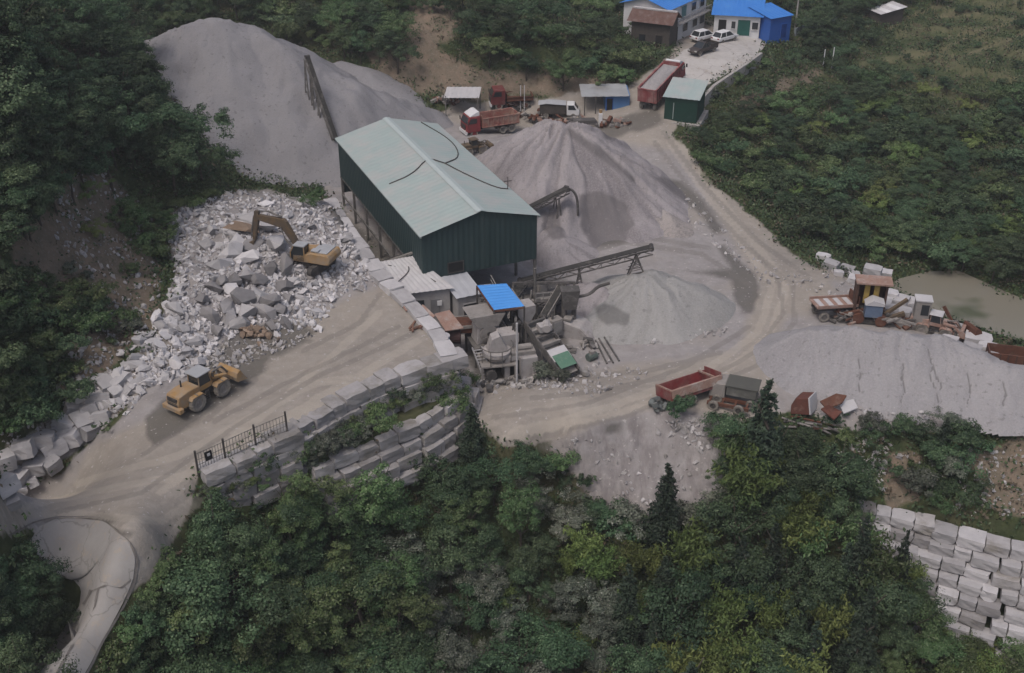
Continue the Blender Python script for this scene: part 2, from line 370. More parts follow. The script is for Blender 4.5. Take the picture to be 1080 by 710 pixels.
m_yard = smooth(-4, 5, np.maximum(sdist(TU, TV, YARD), sdist(TU, TV, SPOIL)) + jit)
HEAPG = [(180,225),(250,200),(300,205),(345,212),(378,250),(400,295),(340,350),(255,352),(212,396),(150,418),(124,442),(60,490),(30,520),(0,530),(0,470),(60,440),(100,425),(118,398),(150,366),(172,330),(182,285)]
m_yard = np.maximum(m_yard, smooth(-4, 5, sdist(TU, TV, HEAPG) + jit))
m_ris = 1 * (TU * 0)
_i = (np.clip(TX - GX0, 0, GX1 - GX0) / GS).astype(int); _j = (np.clip(TY - GY0, 0, GY1 - GY0) / GS).astype(int); m_ris = np.maximum(RISER[_j, _i] * .55, line_mask(TU + .2 * jit, TV, [[(985,18),(1030,15),(1044,8),(1075,4)], [(1020,58),(1057,44),(1090,33)], [(930,34),(962,17),(992,5)], [(1000,40),(1040,30),(1090,22)], [(960,60),(1000,50),(1030,34)]], 2.4))
m_brown = poly_mask(TU + jit, TV + jit, BROWN, 8)
m_grey = poly_mask(TU + jit, TV + jit, GREY, 12)
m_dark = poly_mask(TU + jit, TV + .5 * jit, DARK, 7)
m_track = line_mask(TU + .3 * jit, TV + .2 * jit, TRACKS, 5.5)
m_ruts = line_mask(TU + .25 * jit, TV + .2 * jit, RUTS, 3.6)
m_spoil = poly_mask(TU, TV, [SPOIL], 10)
m_terr = poly_mask(TU, TV, [TERR], 10)
nr, nc = TX.shape
idx = np.arange(nr * nc).reshape(nr, nc)
quads = np.stack([idx[:-1, :-1], idx[:-1, 1:], idx[1:, 1:], idx[1:, :-1]], -1).reshape(-1, 4)
gm, nt, bs = new_mat('earth_and_grass')
g_me = mesh_np('ground', np.stack([TX, TY, TZ], -1).reshape(-1, 3), quads, [gm], True)
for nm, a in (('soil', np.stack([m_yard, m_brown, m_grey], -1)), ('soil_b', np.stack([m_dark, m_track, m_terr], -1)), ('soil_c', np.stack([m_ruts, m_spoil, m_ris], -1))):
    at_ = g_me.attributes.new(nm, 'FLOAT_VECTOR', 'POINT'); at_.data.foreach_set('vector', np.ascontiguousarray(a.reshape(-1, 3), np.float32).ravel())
def attr3(name):
    a = nnode(nt, 'ShaderNodeAttribute', attribute_name=name); s = nnode(nt, 'ShaderNodeSeparateXYZ')
    nt.links.new(a.outputs['Vector'], s.inputs[0]); return s.outputs
pos = nnode(nt, 'ShaderNodeNewGeometry').outputs['Position']
n_big = noise_tex(nt, pos, .12, 6, .6); n_mid = noise_tex(nt, pos, .7, 8, .7); n_fin = noise_tex(nt, pos, 4.0, 6, .75)
yd, br, gr = attr3('soil'); dk, tr, te = attr3('soil_b'); ru, sp_, _q = attr3('soil_c')
def edge(fac, w=.35):
    a = nnode(nt, 'ShaderNodeMath', operation='MULTIPLY_ADD'); nt.links.new(n_fin, a.inputs[0]); a.inputs[1].default_value = .5
    nt.links.new(fac, a.inputs[2]); return ramp(nt, a.outputs[0], .75 - w / 2, .75 + w / 2)
grass = mix(nt, ramp(nt, n_mid, .35, .65), lin((.028, .040, .018)), lin((.062, .074, .032)))
grass = mix(nt, ramp(nt, n_big, .5, .7), grass, lin((.075, .07, .04)))
field = mix(nt, ramp(nt, n_mid, .3, .7), lin((.045, .062, .028)), lin((.078, .086, .042)))
grass = mix(nt, te, grass, field); grass = mix(nt, _q, grass, lin((.135, .125, .075)))
brown = mix(nt, ramp(nt, n_mid, .35, .65), lin((.19, .145, .11)), lin((.12, .105, .078)))
brown = mix(nt, ramp(nt, n_fin, .55, .7), brown, lin((.26, .23, .20)))
beige = mix(nt, ramp(nt, n_big, .35, .65), lin((.288, .258, .226)), lin((.24, .217, .195)))
beige = mix(nt, ramp(nt, n_mid, .45, .75), beige, lin((.33, .302, .272)))
grey = mix(nt, ramp(nt, n_mid, .35, .65), lin((.30, .283, .28)), lin((.23, .214, .212)))
grey = mix(nt, ramp(nt, n_big, .55, .7), grey, lin((.27, .246, .225)))
col = mix(nt, edge(br), grass, brown)
dust = mix(nt, edge(gr, .6), beige, grey)
col = mix(nt, edge(yd), col, dust)
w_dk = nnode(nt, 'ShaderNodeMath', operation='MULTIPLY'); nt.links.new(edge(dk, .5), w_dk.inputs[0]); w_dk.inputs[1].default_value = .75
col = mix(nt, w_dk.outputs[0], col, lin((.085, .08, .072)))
w_tr = nnode(nt, 'ShaderNodeMath', operation='MULTIPLY'); nt.links.new(edge(tr, .45), w_tr.inputs[0]); w_tr.inputs[1].default_value = .38
col = mix(nt, w_tr.outputs[0], col, lin((.40, .36, .31)))
w_ru = nnode(nt, 'ShaderNodeMath', operation='MULTIPLY'); nt.links.new(edge(ru, .4), w_ru.inputs[0]); w_ru.inputs[1].default_value = .42
col = mix(nt, w_ru.outputs[0], col, lin((.15, .138, .128)))
mpg = nnode(nt, 'ShaderNodeMapping'); mpg.inputs['Scale'].default_value = (1.1, .4, .35); nt.links.new(pos, mpg.inputs['Vector'])
w_sp = nnode(nt, 'ShaderNodeMath', operation='MULTIPLY'); nt.links.new(sp_, w_sp.inputs[0]); nt.links.new(ramp(nt, noise_tex(nt, mpg.outputs[0], 1.0, 6, .7), .42, .62), w_sp.inputs[1])
col = mix(nt, w_sp.outputs[0], col, lin((.185, .168, .168)))
mpt = nnode(nt, 'ShaderNodeMapping'); mpt.inputs['Rotation'].default_value = (0, 0, R(-35)); mpt.inputs['Scale'].default_value = (.35, 1.5, 1); nt.links.new(pos, mpt.inputs['Vector'])
w_st = nnode(nt, 'ShaderNodeMath', operation='MULTIPLY'); nt.links.new(yd, w_st.inputs[0]); nt.links.new(ramp(nt, noise_tex(nt, mpt.outputs[0], .8, 8, .75), .5, .74), w_st.inputs[1])
w_s2 = nnode(nt, 'ShaderNodeMath', operation='MULTIPLY'); nt.links.new(w_st.outputs[0], w_s2.inputs[0]); w_s2.inputs[1].default_value = .3
col = mix(nt, w_s2.outputs[0], col, lin((.165, .15, .14)))
col = mix(nt, ramp(nt, n_fin, .62, .8), col, mix(nt, yd, lin((.05, .055, .03)), lin((.20, .18, .16))))
n_peb = noise_tex(nt, pos, 2.6, 2, .5)
col = mix(nt, ramp(nt, n_peb, .66, .72), col, mix(nt, yd, lin((.05, .06, .03)), lin((.36, .34, .325))))
nt.links.new(col, bs.inputs['Base Color']); bs.inputs['Roughness'].default_value = .95; bs.inputs['Specular IOR Level'].default_value = .15
bump(nt, bs, noise_tex(nt, pos, 1.6, 9, .75), .7, .18)
ground = tag(link('ground', g_me), kind='structure')

def strip(name, left, right, n, m, lift, material, thick=0):
    """a paved strip between two surveyed edges, lying on the ground"""
    def resample(poly, n):
        p = np.array(poly, float); d = np.r_[0, np.cumsum(np.hypot(*(p[1:] - p[:-1]).T))]
        t = np.linspace(0, d[-1], n); return np.c_[np.interp(t, d, p[:, 0]), np.interp(t, d, p[:, 1])]
    L = resample(left, n); Rr = resample(right, n); V = []
    for i in range(n):
        a = G(*L[i]); b = G(*Rr[i])
        for j in range(m):
            p = a.lerp(b, j / (m - 1)); V.append((p.x, p.y, float(ht(p.x, p.y)) + lift))
    V = np.array(V).reshape(n, m, 3)
    k = np.ones(9) / 9                                   # graded smooth along its length
    for j in range(m):
        z = np.pad(V[:, j, 2], 4, 'edge'); V[:, j, 2] = np.maximum(np.convolve(z, k, 'valid'), V[:, j, 2] - .02)
    ii = np.arange(n * m).reshape(n, m)
    q = np.stack([ii[:-1, :-1], ii[:-1, 1:], ii[1:, 1:], ii[1:, :-1]], -1).reshape(-1, 4)
    return tag(link(name, mesh_np(name, V.reshape(-1, 3), q, [material], True)), kind='structure')
def slab_mat(name, c1, c2, crack):
    m, nt, bs = new_mat(name)
    pos = nnode(nt, 'ShaderNodeNewGeometry').outputs['Position']
    col = mix(nt, ramp(nt, noise_tex(nt, pos, .45, 7, .65), .35, .65), lin(c1), lin(c2))
    vo = nnode(nt, 'ShaderNodeTexVoronoi', feature='DISTANCE_TO_EDGE'); vo.inputs['Scale'].default_value = .3
    wv = nnode(nt, 'ShaderNodeVectorMath', operation='ADD'); nz = nnode(nt, 'ShaderNodeTexNoise'); nz.inputs['Scale'].default_value = 1.4
    nt.links.new(pos, nz.inputs['Vector']); nt.links.new(pos, wv.inputs[0]); nt.links.new(nz.outputs['Color'], wv.inputs[1])
    nt.links.new(wv.outputs[0], vo.inputs['Vector'])
    col = mix(nt, ramp(nt, vo.outputs['Distance'], .022, .004), col, lin(crack))
    col = mix(nt, ramp(nt, noise_tex(nt, pos, .9, 8, .75), .55, .68), col, lin((.30, .26, .215)))
    nt.links.new(col, bs.inputs['Base Color']); bs.inputs['Roughness'].default_value = .9
    bump(nt, bs, noise_tex(nt, pos, 5, 6, .7), .3, .05); return m
conc = slab_mat('cracked_concrete', (.275, .263, .252), (.222, .21, .203), (.185, .175, .166))
strip('concrete_road', [(-25,775),(25,720),(66,668),(84,640),(86,622),(70,606),(45,592),(30,575),(42,556),(62,549)],
      [(75,775),(88,715),(112,672),(131,636),(141,612),(143,590),(136,572),(118,558),(92,550),(70,548)], 60, 12, .12, conc)
seam = mat('dark_road_joint', (.11, .10, .095), (.17, .158, .148), 2, .95)
for e_ in ([(10,566),(30,556),(62,547),(95,549),(122,558),(140,575),(146,592),(143,615),(132,640),(112,675),(90,715),(76,775)], [(88,640),(96,625),(112,618),(128,622),(140,612)], [(60,712),(84,668),(100,640),(104,622)]):
    strip('road_joint', [(u - 1.1, v) for u, v in e_], [(u + 1.1, v + 1.0) for u, v in e_], 50, 2, .135, seam)
strip('house_driveway', [(686,93),(700,70),(712,62),(722,52),(735,50),(752,44),(775,36),(800,38)],
      [(738,96),(748,90),(760,82),(772,76),(784,70),(796,62),(806,52),(808,44)], 26, 10, .07, slab_mat('pale_concrete', (.42, .40, .385), (.36, .34, .325), (.28, .26, .25)))

m, nt, bs = new_mat('pond_water')
pos = nnode(nt, 'ShaderNodeNewGeometry').outputs['Position']
col = mix(nt, ramp(nt, noise_tex(nt, pos, .09, 3, .5), .56, .63), lin((.185, .172, .138)), lin((.075, .08, .042)))
nt.links.new(col, bs.inputs['Base Color']); bs.inputs['Roughness'].default_value = .25; bs.inputs['Specular IOR Level'].default_value = .35
bump(nt, bs, noise_tex(nt, pos, 1.2, 3, .5), .06, .05)
mb = MB(); cx = sum(p[0] for p in PONDW) / len(PONDW); cy = sum(p[1] for p in PONDW) / len(PONDW)
pp = [(cx + (p[0] - cx) * 1.07, cy + (p[1] - cy) * 1.12, POND_Z) for p in PONDW]
mb.add(pp, [tuple(range(len(pp)))]); tag(mb.build('pond_water', m), kind='structure')

# ------------------------------------------------------------------ gravel piles
def pile_mat(name, c1, c2, streak, streak_amt=.5):
    m, nt, bs = new_mat(name)
    pos = nnode(nt, 'ShaderNodeNewGeometry').outputs['Position']
    mp = nnode(nt, 'ShaderNodeMapping'); mp.inputs['Scale'].default_value = (1.6, .35, .25); nt.links.new(pos, mp.inputs['Vector'])
    col = mix(nt, ramp(nt, noise_tex(nt, pos, .18, 6, .6), .38, .62), lin(c1), lin(c2))
    st = ramp(nt, noise_tex(nt, mp.outputs[0], 1.0, 7, .7), .5, .72)
    w = nnode(nt, 'ShaderNodeMath', operation='MULTIPLY'); nt.links.new(st, w.inputs[0]); w.inputs[1].default_value = streak_amt
    col = mix(nt, w.outputs[0], col, lin(streak))
    fu = nnode(nt, 'ShaderNodeAttribute', attribute_name='furrow'); da = nnode(nt, 'ShaderNodeSeparateXYZ'); nt.links.new(fu.outputs['Vector'], da.inputs[0])
    wf = nnode(nt, 'ShaderNodeMath', operation='MULTIPLY'); nt.links.new(ramp(nt, da.outputs[0], .50, .66), wf.inputs[0]); wf.inputs[1].default_value = min(1, streak_amt * 1.1)
    col = mix(nt, wf.outputs[0], col, lin(streak))
    col = mix(nt, ramp(nt, noise_tex(nt, pos, 5.5, 5, .8), .45, .8), col, lin(tuple(x * 1.18 for x in c1)))
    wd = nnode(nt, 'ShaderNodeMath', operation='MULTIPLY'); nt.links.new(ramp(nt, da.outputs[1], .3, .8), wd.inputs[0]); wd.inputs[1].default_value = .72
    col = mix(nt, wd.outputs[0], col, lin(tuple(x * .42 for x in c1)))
    nt.links.new(col, bs.inputs['Base Color']); bs.inputs['Roughness'].default_value = .97; bs.inputs['Specular IOR Level'].default_value = .1
    col = mix(nt, ramp(nt, noise_tex(nt, pos, 2.1, 3, .6), .60, .70), col, lin(tuple(x * .68 for x in c1)))
    nt.links.new(col, bs.inputs['Base Color']); bump(nt, bs, noise_tex(nt, pos, 2.6, 9, .8), .75, .16); return m
PILES = []
CRACKS = [[(980,368),(984,384),(981,396),(987,412),(991,425)], [(984,384),(990,398),(993,410)], [(952,384),(951,398),(954,412),(950,424)], [(1058,402),(1061,415),(1058,428)], [(905,372),(908,392),(906,412)], [(1020,392),(1024,410),(1021,424)]]
def pile(name, label, ridges, slope, material, rill=.35, seed=0, step=.3, lump=.5, cat='gravel pile', bites=(), floor=-50):
    """a heap that lies at its angle of repose below its ridge lines"""
    pts = [W(*p) for r in ridges for p in r]
    rad = max(p.z for p in pts) / slope + 8
    x0 = min(p.x for p in pts) - rad; x1 = max(p.x for p in pts) + rad; y0 = min(p.y for p in pts) - rad; y1 = max(p.y for p in pts) + rad
    X, Y = np.meshgrid(np.arange(x0, x1, step), np.arange(y0, y1, step))
    wx = X + (fbm(X / 5, Y / 5, 3, seed) - .5) * 2.4; wy = Y + (fbm(X / 5, Y / 5, 3, seed + 5) - .5) * 2.4
    Z = np.full(X.shape, -1e3); ang = np.zeros(X.shape)
    for r in ridges:
        w = [W(*p) for p in r]
        if len(w) == 1: w = w + [w[0] + Vector((.01, 0, 0))]
        for a, b in zip(w[:-1], w[1:]):
            dx, dy = b.x - a.x, b.y - a.y
            t = np.clip(((wx - a.x) * dx + (wy - a.y) * dy) / (dx * dx + dy * dy + 1e-9), 0, 1)
            d = np.hypot(wx - a.x - t * dx, wy - a.y - t * dy)
            z = a.z + (b.z - a.z) * t - slope * (np.sqrt(d * d + .5) - .7)
            k = z > Z
            ang = np.where(k, t * math.hypot(dx, dy) + np.arctan2(wy - a.y - t * dy, wx - a.x - t * dx) * 5, ang); Z = np.maximum(Z, z)
    for (u, v, z, r, dep) in bites:                      # hollows dug out by the loaders
        c = W(u, v, z); Z = Z - dep * np.exp(-((X - c.x) ** 2 + (Y - c.y) ** 2) / (r * r))
    pu, pv, _w = proj(np.stack([X, Y, Z], -1)); jj = 5 * (fbm(X / .5, Y / .5, 3, 21) - .5); crack = line_mask(pu + jj, pv, CRACKS, 1.4); Z = Z - .15 * crack
    T = ht(X, Y); H = np.clip((Z - T) / 3, 0, 1)
    fur = fbm(ang / .8, np.hypot(X - X.mean(), Y - Y.mean()) / 14, 4, seed + 11)
    Z = Z - (fur - .5) * rill * 2 * H + (fbm(X / 3.2, Y / 3.2, 4, seed + 3) - .5) * lump * 2 * H + (fbm(X / .6, Y / .6, 3, seed + 8) - .5) * .1
    keep = (Z > T - .35) & (Z > floor)
    grow = np.zeros_like(keep); c = np.unravel_index(np.argmax(np.where(keep, Z, -1e3)), Z.shape); grow[c] = True
    for _ in range(900):                                 # only the heap that hangs together with its summit
        g2 = grow.copy(); g2[1:] |= grow[:-1]; g2[:-1] |= grow[1:]; g2[:, 1:] |= grow[:, :-1]; g2[:, :-1] |= grow[:, 1:]; g2 &= keep
        if (g2 == grow).all(): break
        grow = g2
    keep = grow
    ii = np.full(X.shape, -1); 
    qk = keep[:-1, :-1] & keep[:-1, 1:] & keep[1:, 1:] & keep[1:, :-1]
    idx = np.arange(X.size).reshape(X.shape)
    q = np.stack([idx[:-1, :-1], idx[:-1, 1:], idx[1:, 1:], idx[1:, :-1]], -1)[qk]
    used, inv = np.unique(q, return_inverse=True)
    V = np.stack([X, Y, Z], -1).reshape(-1, 3)[used]
    me = mesh_np(name, V, inv.reshape(-1, 4), [material], True)
    pu, pv, _w = proj(V); jt = 9 * (fbm(V[:, 0] / 1.1, V[:, 1] / 1.1, 4, 77) - .5)
    at_ = me.attributes.new('furrow', 'FLOAT_VECTOR', 'POINT')
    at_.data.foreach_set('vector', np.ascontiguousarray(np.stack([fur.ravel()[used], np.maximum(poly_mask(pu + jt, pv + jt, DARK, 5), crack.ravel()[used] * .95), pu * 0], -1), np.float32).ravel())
    o = link(name, me)
    PILES.append((x0, y0, step, np.where(keep, Z, -1e3)))
    return tag(o, label, cat)
def top(x, y):
    """height of the ground or of the heap lying on it"""
    z = float(ht(x, y))
    for x0, y0, st, Z in PILES:
        i, j = int((x - x0) / st), int((y - y0) / st)
        if 0 <= j < Z.shape[0] and 0 <= i < Z.shape[1]: z = max(z, float(Z[j, i]))
    return z
M_BIG = pile_mat('grey_crushed_stone', (.225, .22, .23), (.20, .195, .205), (.17, .165, .175), .35)
M_MAUVE = pile_mat('mauve_crushed_stone', (.298, .276, .282), (.228, .210, .218), (.15, .138, .145), .65)
M_PALE = pile_mat('pale_stone_dust', (.305, .295, .302), (.262, .254, .262), (.215, .206, .215), .45)
M_GREEN = pile_mat('greenish_stone_sand', (.295, .29, .285), (.245, .242, .238), (.20, .196, .19), .35)
M_SAND = pile_mat('sandy_gravel', (.33, .30, .285), (.26, .235, .225), (.15, .14, .14), .7)
pile('gravel_pile', 'huge smooth grey gravel pile sloping behind the green shed beside the wooded hill',
     [[(150,42,13.5),(185,28,15.2),(228,20,16),(262,26,15),(300,50,13),(350,78,9.8),(400,98,6.8),(455,114,3.6)]], .66, M_BIG, .32, 1, .35, .55)
pile('gravel_pile', 'pointed mauve gravel pile with rain furrows beside the long shed wall',
     [[(585,129,10.2),(600,130,10.2)],[(596,131,10.2),(638,160,7.4),(676,190,3.6)],[(585,130,10),(540,168,5)]], .66, M_MAUVE, .8, 2, .2, .8, bites=[(630,235,2,5,2.5)])
pile('gravel_pile', 'low greenish grey sand pile under the end of the long conveyor',
     [[(676,291,3.5),(692,288,3.8),(714,296,3.1),(740,312,1.8)]], .60, M_GREEN, .3, 3, .22, .35)
pile('gravel_pile', 'broad pale stone dust pile in front of the rusting machinery',
     [[(836,364,1.6),(862,350,3.0),(905,346,3.8),(950,351,3.8),(1000,361,3.4),(1050,382,2.5),(1120,401,1.9)]], .62, M_PALE, .35, 4, .16, .4, floor=-.85)
pile('gravel_pile', 'small pale sand pile tucked against the shed corner under the short conveyor', [[(584,240,2.6),(592,248,2.2)]], .6, M_MAUVE, .1, 5, .2, .2)
pile('gravel_pile', 'pale mauve sand pile under the middle of the long conveyor', [[(622,300,2.0),(640,308,1.8),(640,330,.9)]], .5, M_MAUVE, .15, 6, .2, .3)
pile('gravel_pile', 'grey rubble mound dumped by the back road below the cut bank', [[(360,66,7.6),(384,72,7.2)]], .45, M_BIG, .15, 8, .3, .3)
pile('gravel_pile', 'dark sandy gravel heap with scraped side between the mauve pile and the road',
     [[(652,205,3.2),(690,215,2.6),(715,235,1.6)]], .45, M_SAND, .45, 9, .25, .7)
# ------------------------------------------------------------------ shared materials
TEAL = mat('teal_roof_sheet', (.315, .375, .362), (.275, .335, .327), .35, .55, dirt=(.36, .36, .35), dirt_amt=.45, spec=.4)
TEAL_RIDGE = mat('teal_ridge_cap', (.38, .425, .425), (.34, .39, .39), 1.0, .55)
GREENW = mat('dark_green_cladding', (.027, .050, .052), (.021, .040, .042), .4, .6, dirt=(.055, .075, .074), dirt_amt=.35, stretch=(3, 3, .4))
STEEL = mat('dusty_steel', (.12, .115, .11), (.09, .085, .08), 2, .8, dirt=(.24, .22, .21), dirt_amt=.4)
DKSTEEL = mat('dark_steel', (.045, .042, .042), (.06, .055, .052), 2, .8, dirt=(.15, .14, .13), dirt_amt=.35)
DUSTY = mat('dust_caked_metal', (.27, .25, .235), (.20, .185, .175), 1.5, .95, dirt=(.11, .10, .095), dirt_amt=.35, bmp=.3)
SHEETW = mat('weathered_white_sheet', (.46, .45, .46), (.38, .37, .38), .8, .7, dirt=(.22, .20, .19), dirt_amt=.3)
WALLG = mat('grey_plaster', (.33, .32, .32), (.27, .26, .26), 1.0, .9, dirt=(.17, .16, .155), dirt_amt=.35)
WHITEW = mat('white_plaster', (.60, .60, .61), (.52, .52, .53), .5, .85, dirt=(.38, .37, .36), dirt_amt=.3)
BLUE = mat('blue_roof_sheet', (.035, .17, .52), (.05, .20, .55), .4, .5, dirt=(.10, .24, .50), dirt_amt=.3)
BLUEW = mat('blue_tin_wall', (.02, .085, .32), (.03, .10, .36), .6, .55, dirt=(.06, .12, .28), dirt_amt=.3)
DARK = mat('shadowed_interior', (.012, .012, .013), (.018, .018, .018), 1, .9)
GLASS = mat('dark_glass', (.02, .024, .028), (.03, .034, .038), 1, .15, spec=.5)
BRICK = mat('grey_brick', (.22, .19, .17), (.16, .14, .13), 3, .95, dirt=(.28, .26, .24), dirt_amt=.4)
RUST = mat('rusted_steel', (.125, .052, .033), (.075, .036, .026), 2, .9, dirt=(.20, .13, .10), dirt_amt=.35)
RUSTPINK = mat('dusty_rusted_plate', (.30, .20, .165), (.22, .13, .10), 2, .9, dirt=(.36, .32, .30), dirt_amt=.4)
BRROOF = mat('brown_roof_tiles', (.13, .075, .062), (.09, .055, .048), 3, .9, dirt=(.17, .13, .12), dirt_amt=.4)
WOOD = mat('old_timber', (.075, .065, .058), (.05, .044, .04), 2, .95)
RUBBER = mat('black_rubber', (.028, .027, .026), (.045, .043, .04), 3, .9, dirt=(.13, .12, .11), dirt_amt=.35)
CONC = mat('raw_concrete', (.34, .325, .31), (.28, .265, .255), 1.2, .95, dirt=(.20, .18, .165), dirt_amt=.35, bmp=.2)

def corrugate(mb, a, b, c, d, n, amp, m=0):
    """ribbed sheet between corner a-b (one edge) and d-c (opposite edge); ribs run from a-b towards d-c"""
    a, b, c, d = map(Vector, (a, b, c, d)); nrm = (b - a).cross(d - a).normalized()
    if nrm.z < 0: nrm = -nrm
    P = []
    for k in range(n + 1):
        t = k / n; off = nrm * (amp if k % 2 else 0)
        P += [a.lerp(b, t) + off, d.lerp(c, t) + off]
    mb.add(P, [(2 * k, 2 * k + 2, 2 * k + 3, 2 * k + 1) for k in range(n)], m)

# ------------------------------------------------------------------ the long shed
A = W(345, 148, 9); B = W(444.5, 248.5, 9); C = W(566.5, 226.5, 9)
ex = (C - B); ex.z = 0; wid = ex.length; ex.normalize()
ey = Vector((-ex.y, ex.x, 0)); ln = (A - B).dot(ey)
SH = math.atan2(ex.y, ex.x)                              # local x across, y along
shed = thing('industrial_shed', 'long dark green shed with pale teal ridged metal roof, the largest building', 'shed', (B.x, B.y, 0), SH)
EV, RI, BOT = 9.0, 10.55, 4.35
for nm, x0, x1, z0, z1 in (('roof', -.25, wid / 2, EV - .02, RI), ('roof', wid / 2, wid + .25, RI, EV - .02)):
    mb = MB(); corrugate(mb, (x0, -.3, z0), (x0, ln + .3, z0), (x1, ln + .3, z1), (x1, -.3, z1), int(ln / .38), .022)
    mb.build(nm, TEAL, shed)
mb = MB(); mb.prism([(wid / 2 - .45, RI - .02), (wid / 2, RI + .10), (wid / 2 + .45, RI - .02), (wid / 2, RI + .05)], -.32, ln + .32); mb.build('ridge_cap', TEAL_RIDGE, shed)
def clad(mb, p, q, z0, z1, n, nz=0):
    p = Vector(p); q = Vector(q); d = (q - p).normalized(); nr = Vector((d.y, -d.x, 0)) * .045; P = []
    zt = z1 if callable(z1) else (lambda t: z1)
    for k in range(n + 1):
        t = k / n; o = p.lerp(q, t) + nr * (k % 2); P += [(o.x, o.y, z0), (o.x, o.y, zt(t))]
    mb.add(P, [(2 * k, 2 * k + 2, 2 * k + 3, 2 * k + 1) for k in range(n)])
mb = MB(); clad(mb, (0, ln, 0), (0, 0, 0), BOT, EV - .05, 94); mb.build('side_wall', GREENW, shed)
mb = MB(); clad(mb, (wid, 0, 0), (wid, ln, 0), BOT, EV - .05, 94); mb.build('side_wall', GREENW, shed)
gab = lambda t: EV + (RI - EV) * (1 - abs(2 * t - 1)) - .06
mb = MB(); clad(mb, (0, 0, 0), (wid, 0, 0), BOT - .1, gab, 44); fw = mb.build('front_wall', GREENW, shed)
mb = MB(); mb.box((3.3, -.10, BOT + .75), (1.5, .12, 1.0)); w_ = mb.build('wall_opening', DARK, fw)
mb = MB()
for c_, d_ in (((3.3, -.17, BOT + .2), (1.7, .06, .1)), ((3.3, -.17, BOT + 1.3), (1.7, .06, .1)), ((2.5, -.17, BOT + .75), (.1, .06, 1.0)), ((4.1, -.17, BOT + .75), (.1, .06, 1.0))): mb.box(c_, d_)
mb.build('opening_frame', DKSTEEL, fw)
mb = MB(); clad(mb, (wid, ln, 0), (0, ln, 0), BOT - 2, gab, 44); mb.build('back_wall', GREENW, shed)
mb = MB(); mb.box((-.16, ln / 2, EV - .12), (.16, ln + .6, .14)); mb.box((wid + .16, ln / 2, EV - .12), (.16, ln + .6, .14)); mb.build('gutter', mat('gutter_metal', (.22, .26, .26), None, 1, .6), shed)
for k in range(7):
    for x in (.12, wid - .12):
        mb = MB(); mb.box((x, .15 + k * (ln - .3) / 6, BOT / 2 - .6), (.24, .24, BOT + 1.3)); mb.build('post', STEEL, shed)
for x, y0, y1 in ((.05, 0, ln),):
    mb = MB()
    for z in (BOT + .05, 2.2): mb.bar((x - .02, y0, z), (x - .02, y1, z), .14, .2)
    mb.build('side_rail', STEEL, shed)
# plant inside: a dusty grating of sheeting seen through the open lower side
mb = MB(); clad(mb, (wid * .36, ln - 1, 0), (wid * .36, 7, 0), -.3, BOT - .3, 40); mb.build('inner_partition', mat('dusty_inner_sheet', (.20, .20, .205), (.15, .15, .155), .8, .9, dirt=(.09, .09, .09), dirt_amt=.4), shed)
def on_roof(fx, fy, up=.10):
    x = fx * wid; z = EV + (RI - EV) * (1 - abs(2 * fx - 1)) + up
    p = Matrix.Rotation(SH, 3, 'Z') @ Vector((x, fy * ln, z)); return p + Vector((B.x, B.y, 0))
def sag(pts, n=10):
    out = []
    for a, b in zip(pts[:-1], pts[1:]):
        for k in range(n): out.append(a.lerp(b, k / n))
    return out + [pts[-1]]
def smooth_path(pts, it=2):
    for _ in range(it):
        q = [pts[0]]
        for a, b in zip(pts[:-1], pts[1:]): q += [a.lerp(b, .25), a.lerp(b, .75)]
        pts = q + [pts[-1]]
    return pts
CABLE = mat('black_cable', (.05, .047, .045), (.07, .065, .06), 2, .8)
jn = on_roof(.62, .47)
for pts, lb in (([on_roof(.84, .995), on_roof(.97, .78), on_roof(.86, .57), jn], 'black hose running from the shed roof far edge down to a joint near the ridge'),
                ([jn, on_roof(.5, .52), on_roof(.3, .44), on_roof(.08, .44)], 'black hose crossing the shed ridge to the open side of the roof'),
                ([jn, on_roof(.72, .36), on_roof(.88, .24), on_roof(.985, .24)], 'black hose curving from the joint to the small bracket on the roof edge')):
    mb = MB(); mb.path(smooth_path(pts), .06, 6); tag(mb.build('roof_hose', CABLE), lb, 'hose')
p = on_roof(.985, .24)
t = thing('roof_bracket', 'small dark bracket mast on the roof edge above the mauve pile', 'bracket', p)
mb = MB(); mb.bar((0, 0, 0), (0, 0, 1.3), .1); mb.build('mast', DKSTEEL, t)
mb = MB(); mb.bar((-.4, 0, .8), (.4, 0, .9), .08); mb.build('cross_arm', DKSTEEL, t)

